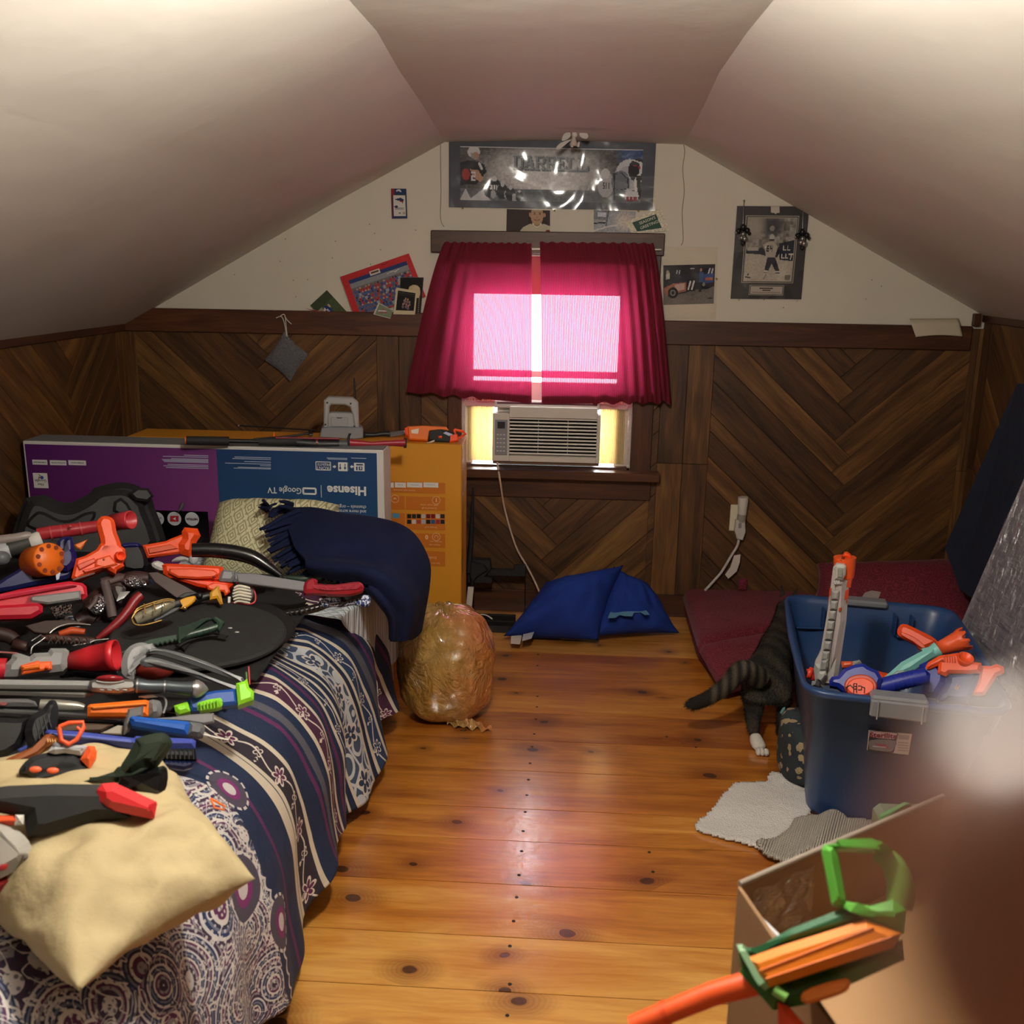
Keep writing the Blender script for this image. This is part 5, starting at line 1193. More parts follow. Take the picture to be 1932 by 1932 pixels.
# v runs from the far edge of the comforter (0) towards the camera
lineb(.02, .014, PUR); vine(.085, .135, PLM, .0, lin('6a3050')); lineb(.185, .016, PUR)
lineb(.225, .03, GRY); vine(.29, .335, lin('22385c'), .04, lin('22385c')); scroll(.375, .47, GRB, .02); lineb(.50, .01, CRM)
vine(.545, .58, lin('1c2c4c'), .09, lin('1c2c4c')); lineb(.61, .014, PUR); vine(.66, .71, PLM, .05, lin('5a2248')); lineb(.745, .02, GRY)
lineb(.775, .012, PUR); vine(.85, .91, lin('2a2430'), .02, lin('5a2248')); paint(band(.925, .955), CRM); lineb(1.03, .013, PUR)
# paisley field
pz = (vv > (1.13 + (u_ * 9).sin() * .03))
vo = g.n('ShaderNodeTexVoronoi'); g.put(vo.inputs['Vector'], g.comb(u_, vv, wob * .05)); vo.inputs['Scale'].default_value = 8.5
vd = Q(g, vo.outputs['Distance']); vc = g.sep(vo.outputs['Color'])
ringc = g.ramp((vd * 4.2 + vc[0] * .3).frac(), [(0, '23345c'), (.12, 'c8c6c8'), (.24, '3c2a44'), (.42, '8e8a92'), (.55, '5a2850'), (.68, 'cfcac4'), (.80, '2a2c48'), (.9, '6d7286')], 'CONSTANT')
dots = g.voro(g.comb(u_, vv, 0), 85, 'F1', rnd=.3) < .28
paint(pz, g.mix(dots * .75, ringc, g.mix((vc[1] > .5) * 1.0, lin('d4d0cc'), lin('1c2848'))))
sw = ((g.noise(uvc, 15, 2, .5, 2.0) - .5).abs() < .016); paint(pz * sw, lin('d2cecb'))
paint(((vv - 1.125 - ((u_ * 110).sin().abs() * .012)).abs() < .004), lin('cdc8c4'))
# paisley leaves with scalloped white edge scattered on plain navy
for (cu, cv, r) in ((1.22, 1.06, .045), (1.37, 1.20, .06), (1.50, 1.12, .05)):
    dx = u_ - cu; dy = (vv - cv); rad = (dx * dx + dy * dy).sqrt(); th = g.math('ARCTAN2', dy, dx)
    paint((rad < r + .006) * ((th * 14).sin() > -.4), lin('cfcac4')); paint(rad < r, lin('4a4656')); paint(rad < r * .6, lin('7c2c6a')); paint(rad < r * .35, lin('c9c4c4'))
g.set(C, .8); g.bump(g.noise(uvc, 14, 4) + g.noise(uvc, 300, 2) * .15, .35, .012); COMF = g.m
prof_ = [V((-1.82, 0, .565)), V((-1.5, 0, .58)), V((-1.15, 0, .588)), V((-.90, 0, .588)), V((-.76, 0, .57)), V((-.645, 0, .515)), V((-.575, 0, .43)), V((-.54, 0, .32)), V((-.525, 0, .20)), V((-.505, 0, .085))]
_cum = [0]
for a_, b_ in zip(prof_[:-1], prof_[1:]): _cum.append(_cum[-1] + (b_ - a_).length)
LEN = _cum[-1]; YC0 = -1.36; YC1 = -3.35
def comf(u, v):
    s_ = u * LEN; i = max(k for k in range(len(_cum) - 1) if _cum[k] <= s_ + 1e-9); f = (s_ - _cum[i]) / (_cum[i + 1] - _cum[i])
    a, b, c, d = prof_[max(i - 1, 0)], prof_[i], prof_[i + 1], prof_[min(i + 2, len(prof_) - 1)]
    p = .5 * ((2 * b) + (c - a) * f + (2 * a - 5 * b + 4 * c - d) * f * f + (3 * b - a - 3 * c + d) * f ** 3)
    y = YC0 + (YC1 - YC0) * v
    side = max(0, (u - .62) / .38)
    # the far edge runs askew: nearer on the left
    y += (-.22 * (1 - u) ** 1.0 * (1 - v) ** 2) + .17 * min(1, side * 1.3) * (1 - v) ** 2
    fold = math.sin(y * 16 + side * 2.4 + 1.1 * math.sin(y * 5.1)) * .6 + math.sin(y * 31 + side * 4) * .35
    p = V((p.x + side ** 1.6 * fold * .030 - .012 * side, y, p.z + .012 * (1 - side) * math.sin(y * 14 + u * 6) * min(1, u * 2) + (side ** 4) * .035 * math.sin(y * 9.5 + 2)))
    roll = .022 * math.exp(-((v - .02) / .025) ** 2); p.z += roll * (1 - side * .6)
    w_ = NZ.noise(V((p.x * 4, p.y * 4, p.z * 3))) * .022 + NZ.noise(V((p.x * 11 + 5, p.y * 9, p.z * 6))) * .008
    cr = abs(NZ.noise(V((p.x * 6 + y * 3, p.y * 5, 4)))) * .014
    nrm = V((side, 0, 1 - side * .8)).normalized(); return p + nrm * (w_ - cr)
NU, NV = 170, 260
uv = [(i / (NU - 1) * LEN, j / (NV - 1) * (YC0 - YC1)) for j in range(NV) for i in range(NU)]
cf = MB().grid(comf, NU, NV).build('comforter', COMF, uv=uv); solid(cf, .012, 1)
tag(cf, 'navy comforter printed with floral bands and paisley, draped over the bed side', 'comforter')

# patterned cream pillow
g = G('cream lattice pillow cloth'); co = g.coord('Object', rot=(0, 0, 0)); x_, y_, z_ = g.sep(co)
a_ = x_ * .8 + z_ * .6; b_ = z_ * .8 - x_ * .6
d1 = per(a_, .034).abs().max(per(b_, .034).abs()); d2 = per(a_ + .017, .034).abs().max(per(b_ + .017, .034).abs())
r_1 = ((d1 - .012).abs() < .0016).max((d1 - .005).abs() < .0015); r_2 = ((d2 - .0085).abs() < .0015)
mm = r_1.max(r_2 * ((per(a_ + .0085, .017)) > 0)); g.set(g.mix(mm, lin('d2cfaa'), lin('98946f')), .85); g.bump(mm, -.5, .004); LAT = g.m
pt_ = thing('lattice_pillow', 'cream pillow with woven lattice pattern leaning at the head of the bed', 'pillow', ony(480, 1080, -1.15))
lump('pillow', [ony(372, 1100, -1.32), ony(660, 1110, -1.32), ony(640, 952, -1.08), ony(412, 948, -1.08)], .20, LAT, pt_, .006, 2, .06, p=4)
# navy throw blanket with fringe
THR = cloth('navy fleece', '0a1029', '101a3c', .9, 500, .25, 5)
tb = thing('throw_blanket', 'dark navy fringed throw blanket heaped at the bed head, hanging over the side', 'blanket', ony(700, 1080, -1.2))
rows = [[ony(540, 1010, -1.18), ony(600, 1010, -1.18), ony(690, 1030, -1.14), ony(750, 1050, -1.12), ony(775, 1090, -1.12), ony(778, 1130, -1.12), ony(762, 1190, -1.14)],
        [ony(532, 962, -1.22), ony(590, 962, -1.23), ony(690, 981, -1.20), ony(765, 1005, -1.22), ony(801, 1055, -1.24), ony(803, 1105, -1.26), ony(788, 1190, -1.28)],
        [ony(545, 1000, -1.36), ony(600, 1010, -1.40), ony(690, 1028, -1.42), ony(748, 1052, -1.44), ony(784, 1100, -1.44), ony(790, 1140, -1.44), ony(772, 1204, -1.44)],
        [ony(560, 1040, -1.46), ony(620, 1055, -1.52), ony(690, 1070, -1.54), ony(728, 1092, -1.55), ony(752, 1125, -1.55), ony(762, 1155, -1.54), ony(758, 1206, -1.52)],
        [ony(580, 1066, -1.54), ony(630, 1080, -1.58), ony(680, 1090, -1.58), ony(705, 1106, -1.60), ony(728, 1134, -1.60), ony(742, 1165, -1.58), ony(743, 1206, -1.56)],
        [ony(585, 1075, -1.52), ony(632, 1090, -1.56), ony(678, 1098, -1.54), ony(700, 1115, -1.54), ony(722, 1140, -1.54), ony(738, 1168, -1.52), ony(740, 1206, -1.50)]]
def thd(u, v, p):
    s_ = math.sin(v * 17 + 2.6 * math.sin(u * 2.4) + u * 3); s2 = math.sin(v * 25 + u * 7 + 1)
    return V((.3, -.8, .5)) * (.022 * s_ * min(1, u * 3) + .006 * s2) * (1 - abs(2 * v - 1) ** 6) + V((0, 0, NZ.noise(p * 9) * .008))
o = loft(rows, 90, 70, thd).build('blanket', THR, tb); solid(o, .010, -1)
rg = random.Random(5)
edge = C2([(640, 178), (650, 170), (690, 165), (730, 175), (760, 175), (800, 170), (840, 200), (850, 230), (850, 262), (852, 290), (850, 320), (850, 350), (858, 380), (868, 400), (880, 420), (900, 445), (910, 470), (930, 495), (950, 520), (990, 545), (1020, 560), (1060, 575), (1100, 590), (1150, 600)])
tips = C2([(612, 172), (622, 150), (655, 195), (700, 205), (690, 225), (725, 130), (625, 300), (650, 320), (665, 330), (655, 372), (662, 400), (680, 430), (690, 455), (705, 478), (722, 500), (760, 515), (790, 540), (800, 556), (860, 562), (900, 572), (1010, 610), (1045, 615), (1075, 620), (1110, 622)])
for i, (a_, b_) in enumerate(zip(edge, tips)):
    t_ = i / 23; y0 = -1.20 - .27 * t_; p0 = ony(a_[0] + 4, a_[1], y0 - .02); p1 = ony(*b_, y0 - .10)
    for k in range(2):
        q1 = p1 + V((rg.uniform(-.008, .008), 0, rg.uniform(-.012, .006) - .014 * k)); q0 = p0 + V((0, 0, -.014 * k)); mdp = q0.lerp(q1, .5) + V((0, -.008, .006))
        MB().tube([q0, q0.lerp(mdp, .6), mdp, q1], [.0085, .0075, .007, .0045], 7, flat=.5, up=(0, -1, .4)).build('tassel', THR, tb)
# cream pillow in the foreground
CRP = cloth('cream cotton', 'b3a27a', 'c6b68f', .8, 900, .5, 4)
cp = thing('cream_pillow', 'cream cotton pillow lying on the near end of the bed under toy guns', 'pillow', onz(230, 1700, .6))
lump('pillow', [onz(150, 1872, .60), onz(482, 1658, .60), onz(300, 1408, .62), onz(-330, 1500, .62)], .17, CRP, cp, .026, 6, .11, n=90, p=3.0)

# ============ toys heaped on the bed ============
def heap(name, label, cat, px, zf, mat, step=.012):
    """soft sheet lying on something: outline in pixels, height function zf(x, y)"""
    out = [onz(x, y, .59 if zf is None else zf(0, 0, 1)) for x, y in smooth_pts(px, 5)]
    xs_ = [p.x for p in out]; ys_ = [p.y for p in out]; x0, x1, y0, y1 = min(xs_), max(xs_), min(ys_), max(ys_)
    def inside(x, y):
        c = False
        for i in range(len(out)):
            a, b = out[i - 1], out[i]
            if (a.y > y) != (b.y > y) and x < (b.x - a.x) * (y - a.y) / (b.y - a.y) + a.x: c = not c
        return c
    nx, ny = int((x1 - x0) / step) + 1, int((y1 - y0) / step) + 1; ids = {}; vs = []; fs = []
    for j in range(ny):
        for i in range(nx):
            if inside(x0 + (i + .5) * step, y0 + (j + .5) * step):
                q = []
                for a, b in ((i, j), (i + 1, j), (i + 1, j + 1), (i, j + 1)):
                    if (a, b) not in ids: ids[(a, b)] = len(vs); X_, Y_ = x0 + a * step, y0 + b * step; vs.append((X_, Y_, zf(X_, Y_, 0)))
                    q.append(ids[(a, b)])
                fs.append(q)
    return tag(MB().add(vs, fs, True).build(name, mat), label, cat)
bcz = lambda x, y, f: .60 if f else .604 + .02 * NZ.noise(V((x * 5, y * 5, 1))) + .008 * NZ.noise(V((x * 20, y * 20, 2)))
o = heap('black_underlay', 'black sheet added under the heap of toys so the gaps between them look dark', 'cloth', [(-40, 1085), (150, 1065), (380, 1075), (560, 1120), (560, 1180), (470, 1290), (360, 1330), (100, 1400), (-60, 1420)], bcz, PM('0c0b0c', .85)); solid(o, .004)  # added black sheet that keeps the gaps between the toys dark

# moulded black case standing against the carton
hc = T('hard_case', 'black moulded zip case leaning upright against the purple carton', 'case', (150, 1040), .66, 78, y=-1.12)
hc.poly('lower_shell', C5([(60, 1100), (90, 960), (175, 720), (210, 690), (300, 672), (350, 680), (430, 720), (510, 728), (580, 700), (650, 660), (690, 620), (800, 590), (900, 580), (1000, 605), (1075, 665), (1120, 760), (1130, 1100)]), .10, BLACKM, -.035, .02, 3)
hc.poly('upper_shell', C5([(100, 1100), (130, 930), (200, 735), (300, 708), (420, 760), (520, 768), (640, 710), (720, 650), (830, 632), (930, 640), (1010, 700), (1060, 790), (1070, 1100)]), .05, PM('222324', .55, bump=.08, scale=90), .025, .02, 3)
hc.poly('moulded_ridge', C5([(190, 900), (260, 800), (330, 800), (430, 850), (520, 850), (620, 800), (700, 800), (640, 900), (400, 950)]), .02, PM('1a1b1c', .55), .05, .009, 3)
hc.poly('moulded_ridge', C5([(830, 720), (880, 690), (930, 730), (970, 800), (920, 850), (820, 790)]), .02, PM('242526', .5), .05, .009)
hc.poly('clasp', C5([(940, 660), (1000, 618), (1080, 622), (1122, 680), (1075, 722), (985, 708)]), .03, PM('262223', .5), .06, .008)
hc.poly('clasp_tab', C5([(1295, 800), (1320, 730), (1345, 728), (1335, 765)]), .008, BLACK, -.01, .001)

# red missile tube blaster
rt = T('tube_blaster', 'toy launcher with translucent red barrel and white and dark grey rings at the far left', 'toy gun', (130, 1010), .74, 72)
RT_ = PM('b03038', .3); rt.hollow('barrel_mouth', *C1([(820, 333), (957, 311)]), 16.5, 17.8, PM('c83840', .38), off2=.045)
rt.tube('barrel', C1([(270, 418), (380, 402), (560, 382), (720, 358), (830, 335)]), [11.5, 12.5, 12.5, 11.5, 15.5], RT_)
for x, y, r in ((370, 408, 14), (450, 396, 13.2), (590, 378, 14.2), (610, 375, 12)): rt.tube('ring', C1([(x - 5, y + 1), (x + 6, y - 1)]), r, PM('bf4a50', .35))
rt.ball('button', *C1([(512, 360)]), (3.2, 3), PM('c04a50', .35), .035)
rt.tube('white_ring', C1([(215, 480), (235, 475), (290, 460), (305, 455)]), [14, 16, 17, 14], WHITE, .012); rt.tube('sleeve', C1([(60, 525), (220, 478)]), 15.5, PM('3c3c3a', .5), .012); rt.tube('white_ring', C1([(-20, 560), (10, 545), (70, 530)]), [17, 19, 16], PM('b9bcc0', .4), .012)
rt.tube('upper_tube', C1([(-40, 465), (120, 445), (200, 430), (230, 425)]), [9, 9, 9, 6], PM('9c8f8c', .4), .02); rt.ball('knob', *C1([(10, 590)]), (15, 14), PM('6b6d70', .4), .03)

# blue bodied orange drum blaster
bb = T('drum_blaster', 'blue toy blaster with big orange dart drum and orange barrel, left of bed', 'toy gun', (100, 1085), .72, 62)
bb.poly('body', C1([(-20, 790), (120, 700), (210, 640), (240, 640), (260, 740), (420, 700), (410, 620), (420, 480), (480, 450), (530, 460), (540, 540), (555, 620), (530, 700), (500, 750), (250, 800), (0, 850)]), .06, PM('1c2058', .35), 0, .008, 2)
bb.poly('hood', C1([(410, 600), (425, 555), (475, 530), (470, 470), (500, 452), (530, 470), (540, 540), (556, 570), (556, 640), (500, 700), (440, 690), (415, 650)]), .07, PM('17195a', .25), .02, .012, 2)
A_, B_ = bb.pt(*C1([(250, 622)])[0], .012), bb.pt(*C1([(368, 598)])[0], .072); z_ = (B_ - A_).normalized(); x_ = z_.orthogonal(); k_ = bb.k * 31
Md = frameM(A_, x_, z_.cross(x_)); L_ = (B_ - A_).length
MB().lathe([(-.006, 0), (-.006, k_ * .8), (0, k_ * .96), (L_ * .9, k_), (L_, k_ * .96), (L_, 0)], Md, 40).build('dart_drum', ORANGE2, bb)
for i in range(10):
    a = 2 * PI * i / 10; c_ = V((k_ * .78 * math.cos(a), k_ * .78 * math.sin(a), L_)); MB().tube([Md @ c_, Md @ (c_ + V((0, 0, .0015)))], k_ * .14, 14).build('chamber', PM('7a2c0a', .6), bb)
bb.poly('barrel_block', C1([(520, 750), (555, 610), (620, 590), (700, 545), (730, 500), (860, 500), (910, 540), (915, 600), (890, 640), (905, 660), (850, 690), (840, 720), (790, 690), (770, 670), (600, 745), (560, 770)]), .06, ORANGE, .025, .007)
bb.poly('grip', C1([(705, 345), (735, 300), (790, 298), (830, 325), (842, 380), (850, 420), (880, 500), (870, 560), (780, 590), (700, 565), (735, 495), (725, 440), (712, 390)]), .05, ORANGE, .03, .01, 2)
bb.hollow('muzzle', *C1([(860, 580), (884, 574)]), 9, 8.8, ORANGE, .045, off2=.075); bb.poly('side_panel', C1([(560, 640), (690, 590), (700, 620), (580, 680)]), .006, PM('d8451a', .45), .058, .002); bb.poly('side_panel', C1([(600, 680), (760, 640), (770, 655), (620, 700)]), .006, PM('d8451a', .45), .058, .002)
bb.poly('side_panel', C1([(700, 600), (800, 570), (860, 640), (760, 665), (690, 650)]), .012, PM('f05a26', .42), .056, .004)
bb.poly('printed_lettering', C1([(530, 745), (690, 696), (690, 706), (534, 756)]), .002, PM('3a1a10', .5), .0575, 0); bb.poly('screw', C1([(748, 597), (762, 594), (764, 606), (752, 610)]), .004, DRED, .063, .001)
bb.poly('label_sticker', C1([(405, 705), (440, 695), (430, 745), (412, 752)]), .002, PM('b8c4d8', .4), .055, 0); bb.poly('fin', C1([(540, 495), (640, 455), (590, 530), (560, 520)]), .01, ORANGE2, -.02)
# second orange stock further back
os_ = T('toy_blaster_stock', 'orange faceted toy gun stock with navy and black body, in front of the television print', 'toy gun', (330, 1030), .70, 70)
os_.poly('frame', C1([(1040, 500), (1210, 470), (1240, 455), (1330, 420), (1360, 440), (1320, 560), (1075, 592)]), .035, ORANGE, 0, .006)
os_.poly('butt', C1([(1325, 400), (1345, 370), (1440, 378), (1462, 430), (1430, 480), (1420, 550), (1380, 585), (1310, 560), (1300, 490), (1330, 450)]), .055, ORANGE, .008, .016); os_.poly('rib', C1([(1080, 520), (1240, 490), (1300, 520), (1090, 560)]), .006, PM('d8501c', .45), .02, .002)
os_.poly('body', C1([(890, 560), (900, 490), (1010, 485), (1045, 520), (1075, 600), (1060, 690), (900, 680)]), .06, PM('101018', .35), -.012, .01, 2); os_.poly('blue_shell', C1([(885, 520), (900, 488), (1000, 482), (1035, 510), (960, 520)]), .05, PM('1a1e62', .35), .0, .008, 2)
os_.poly('caster', C1([(1250, 620), (1290, 585), (1400, 560), (1445, 570), (1440, 620), (1400, 640), (1350, 610)]), .02, PM('b8b8b6', .4), .0, .004, 2); os_.ball('wheel', *C1([(1412, 598)]), (9, 11), PM('a8aaae', .35), .012, 5)
# black curved hose
hz = T('black_hose', 'thick glossy black curved tube arching over the lattice pillow', 'tube', (470, 1065), .70, 60)
hz.tube('hose', C2([(200, 445), (330, 445), (460, 460), (570, 490), (660, 545), (740, 600)]), [13, 14, 14.5, 14, 11, 6], PM('0e0e10', .25), sm=5, n=20)
# red blaster at far left
rb = T('red_blaster', 'bright red toy blaster with flat grey panel at the left edge', 'toy gun', (70, 1135), .70, 60)
rb.poly('body', C1([(-60, 880), (150, 830), (500, 772), (600, 785), (630, 810), (638, 880), (600, 908), (580, 850), (230, 900), (220, 925), (340, 935), (300, 940), (310, 985), (290, 1005), (220, 1035), (-60, 1045)]), .05, PM('cf2238', .38), 0, .008)
rb.poly('ridge', C1([(-60, 870), (150, 835), (500, 780), (560, 795), (240, 850), (-60, 905)]), .02, PM('e0405a', .35), .03, .005)
rb.poly('lower_grip', C1([(-60, 945), (280, 925), (312, 945), (312, 990), (230, 1035), (-60, 1043)]), .03, PM('c02034', .35), .025, .008)
rb.poly('grey_panel', C1([(220, 895), (235, 880), (585, 838), (592, 902), (350, 938), (225, 920)]), .04, PM('7c7b7b', .45), .01, .004)
# silver scale patterned gauntlet with straps
g = G('embossed silver scale'); vo = g.voro(g.coord(), 170, 'F1'); g.set(g.mix((vo < .35), lin('d6d6dc'), lin('3a3436')), .22, .9); g.bump(vo, .9, .004); SCALE = g.m
sg_ = T('toy_gauntlet', 'brown strapped toy gauntlet with shiny silver scale plates, middle of the heap', 'armour', (215, 1130), .66, 48)
LEA = PM('3a2422', .5, bump=.15, scale=70)
sg_.tube('core', C1([(660, 1060), (700, 930), (800, 860), (960, 760), (1080, 740)]), [14, 22, 24, 20, 12], LEA, -.03, sm=4)
sg_.poly('scale_plate', C1([(640, 950), (670, 885), (740, 860), (775, 930), (740, 985), (690, 998)]), .03, SCALE, .015, .01, 3); sg_.poly('scale_plate', C1([(900, 745), (990, 725), (1060, 770), (1060, 800), (940, 800)]), .03, SCALE, .015, .01, 3)
sg_.poly('scale_plate', C1([(815, 800), (905, 800), (915, 850), (880, 930), (845, 900)]), .03, PM('7e7a7c', .25, .8), .018, .008, 2)
for k in range(8): sg_.tube('silver_rib', C1([(850 + k * 3, 905 - k * 9), (905 + k * 6, 880 - k * 6)]), 1.5, SILVER, .035, 6)
sg_.tube('strap', C1([(760, 760), (790, 860), (820, 1020)]), 9, PM('4a3c3c', .45), .02, 8, flat=.3); sg_.tube('strap', C1([(700, 870), (690, 905), (640, 960)]), 6, LEA, .03, 8, flat=.4)
sg_.tube('upper_band', C1([(740, 770), (870, 730), (900, 740)]), 10, PM('553f3f', .45), 0, 8, flat=.5); sg_.poly('checkered_panel', C1([(355, 950), (520, 930), (530, 1000), (400, 1025)]), .02, SCALE, -.02, .003)
sg_.tube('bracer', C1([(560, 1060), (640, 1020), (700, 1050)]), 14, PM('2a1614', .5), -.02)
# dark red curved horn
rh = T('red_horn', 'dark red curved toy blade tapering down from a thick rounded end', 'toy blade', (228, 1165), .68, 55)
rh.tube('horn', C1([(1030, 860), (985, 900), (930, 980), (860, 1060), (770, 1135), (705, 1180)]), [9, 9.5, 9, 8.5, 7, 4], PM('7e1a20', .4), sm=4, n=12)
# machete with dark brown blade and yellow-black handle
mc = T('toy_machete', 'toy machete with dark brown blade and yellow and black handle, beside shield', 'toy knife', (350, 1110), .70, 48)
mc.poly('blade', C1([(1080, 700), (1150, 695), (1435, 845), (1380, 870), (1290, 885), (1130, 770)]), .006, PM('40302e', .45), 0, .001); mc.poly('ferrule', C1([(1345, 850), (1425, 840), (1445, 855), (1330, 892), (1290, 885)]), .012, BLACK, .004, .002)
mc.tube('grip', C1([(1290, 925), (1400, 900), (1500, 870), (1600, 855)]), [9, 9, 7.5, 8.5], BLACK, .015, 12, sm=3)
mc.poly('yellow_grip_plate', C1([(1310, 900), (1390, 872), (1425, 872), (1420, 905), (1365, 950), (1310, 960)]), .01, PM('d99a1c', .4), .035, .003, 2); mc.poly('yellow_guard', C1([(1530, 850), (1560, 820), (1580, 800), (1595, 800), (1612, 860), (1625, 930), (1605, 935), (1580, 890), (1530, 900)]), .02, PM('c99224', .4), .03, .005)
mc.ball('pommel', *C1([(1455, 865)]), (6, 6), BLACK, .03); mc.ball('stud', *C1([(1345, 955)]), (5, 4), GOLD, .035)
# orange-red blaster with grey muzzle
og = T('shotgun_blaster', 'long orange red toy blaster with grey muzzle lying across the heap below the hose', 'toy gun', (380, 1090), .67, 55)
og.poly('body', C1([(1190, 680), (1205, 645), (1440, 655), (1610, 665), (1625, 690), (1590, 760), (1240, 748)]), .05, PM('f04a18', .42), 0, .010, 2); og.poly('top_plate', C1([(1235, 668), (1560, 680), (1560, 735), (1300, 735)]), .01, PM('e8501e', .42), .028, .004, 2)
og.poly('under_barrel', C1([(1270, 750), (1410, 752), (1640, 770), (1700, 790), (1640, 850), (1590, 860), (1500, 820), (1440, 808)]), .04, PM('ee4016', .42), 0, .007); og.poly('muzzle', C1([(1595, 760), (1612, 705), (1630, 690), (1700, 700), (1715, 740), (1690, 780), (1600, 775)]), .05, PM('77797c', .45), .004, .007)
og.poly('front_barrel', C1([(1700, 705), (1830, 712), (1960, 735), (1960, 775), (1700, 775)]), .04, PM('6f6e74', .45), 0, .006); og.poly('sight', C1([(1740, 716), (1788, 716), (1785, 738), (1745, 742)]), .012, ORANGE, .022, .002)
og.poly('trigger_guard', C1([(1505, 800), (1560, 778), (1660, 790), (1680, 850), (1640, 875), (1630, 845), (1570, 842), (1520, 830)]), .03, ORANGE, .014, .004); og.poly('clear_hood', C1([(1105, 640), (1150, 618), (1210, 650), (1190, 690), (1130, 672)]), .03, PM('c4c4c2', .3), 0, .006, 2); og.ball('screw', *C1([(1560, 730)]), (3, 3), DRED, .03)
# machete with red handle
rm = T('toy_machete', 'toy machete with long grey blade and glossy red handle pointing right', 'toy knife', (560, 1112), .675, 42)
rm.poly('blade', C2([(470, 595), (560, 590), (880, 640), (905, 650), (880, 698), (740, 680), (560, 655), (480, 640)]), .012, PM('737277', .45), 0, .002)
rm.poly('handle', C2([(878, 700), (885, 650), (930, 622), (965, 640), (960, 655), (1060, 662), (1150, 650), (1215, 645), (1240, 665), (1238, 695), (1150, 718), (1060, 718), (960, 712), (890, 714)]), .03, PM('8e1c28', .25), .003, .008, 2)
rm.poly('grip_texture', C2([(935, 655), (960, 665), (1060, 675), (1190, 658), (1220, 665), (1200, 680), (1060, 690), (950, 680)]), .004, PM('a83040', .45, bump=.9, scale=300), .019, .001, 2)
# white and grey striped ball cap
cp2 = T('striped_toy_shell', 'rounded toy shell with grey and cream wrapped stripes and red trim', 'toy', (458, 1125), .655, 55)
cp2.ball('shell', *C1([(1770, 850)]), (20, 21), PM('77797a', .5), .0, 17)
for k in range(6):
    y = 800 + k * 22; cp2.tube('stripe', C1([(1693 + abs(k - 2.5) * 5, y + 8), (1740, y - 6), (1790, y + 2), (1835 - abs(k - 2.5) * 5, y + 10)]), [1.6, 2.7, 2.7, 1.8], PM('cfc8b4', .6), .055 - abs(k - 2.5) * .006, 8, sm=3)
cp2.tube('red_trim', C1([(1690, 915), (1770, 925), (1850, 918), (1862, 860), (1830, 800), (1770, 765), (1720, 775)]), 1.8, PM('c03038', .4), .004, 6, sm=3); cp2.tube('white_peg', C1([(1672, 875), (1670, 920)]), 3, WHITE, .02, 8)
# sword with gold basket and clear grey blade
sw = T('toy_lantern', 'clear toy lamp with a gold wire cage, left of the black shield', 'toy lamp', (285, 1152), .715, 45)
sw.tube('clear_body', C1([(985, 1045), (1080, 1000), (1200, 940), (1270, 915)]), [10, 13, 13, 8], PM('8f8a78', .15, .3), 0, 14, sm=3)
for off, w_ in ((.012, 0), (.02, 1)):
    sw.tube('cage_wire', C1([(960, 1030), (1000, 960 + 14 * w_), (1100, 920 + 14 * w_), (1220, 888 + 14 * w_), (1275, 900)]), 1.4, GOLD, off, 6, sm=3)
sw.tube('cage_wire', C1([(960, 1030), (985, 1075), (1060, 1078), (1180, 1045)]), 1.8, GOLD, .01, 6, sm=3)
for x in (1050, 1120, 1190): sw.tube('cage_wire', C1([(x, 925 - (x - 1050) * .25), (x + 12, 1000 - (x - 1050) * .3)]), 1.3, GOLD, .03, 6)
sk = T('toy_sword', 'grey toy sword blade lying beside the gold cage lamp, ending in the yellow handle', 'toy sword', (310, 1160), .70, 45)
sk.poly('blade', C1([(1110, 1040), (1130, 1015), (1300, 925), (1330, 935), (1290, 975), (1130, 1058)]), .016, PM('6d6f73', .4), 0, .004); sk.poly('collar', C1([(1215, 930), (1310, 905), (1325, 940), (1235, 975)]), .022, PM('2c2c2e', .4), .006, .003)
# black round shield
sh = T('round_shield', 'large flat black foam shield with a strap, right of the toy heap', 'shield', (400, 1205), .635, 8, az=20)
el = [(1440 + 650 * math.cos(a), 1168 + 236 * math.sin(a) - 60 * math.cos(a) * .6) for a in [2 * PI * i / 40 for i in range(40)]]
FOAM = PM('1b1b1c', .8, bump=.12, scale=160)
sh.poly('board', C1(el), .016, FOAM, 0, .005)
el2 = [(1500 + 655 * math.cos(a), 1130 + 236 * math.sin(a) - 60 * math.cos(a) * .6) for a in [2 * PI * i / 40 for i in range(40)]]
sh.poly('back_layer', C1(el2), .012, PM('0f0f10', .6), -.028, .004)
for x, y in ((1678, 1101), (1728, 1131), (1230, 1300)): sh.ball('rivet', *C1([(x, y)]), (4.5, 2.4), PM('b8b8b4', .3, .5), .009, 1.6)
sh.tube('strap', C1([(1295, 1235), (1350, 1200), (1450, 1165), (1560, 1150), (1655, 1165)]), 5, PM('0a0a0a', .7), .022, 8, sm=3, flat=.35); sh.poly('strap_tab', C1([(1295, 1225), (1400, 1190), (1345, 1268)]), .006, PM('0a0a0a', .7), .014, .001)
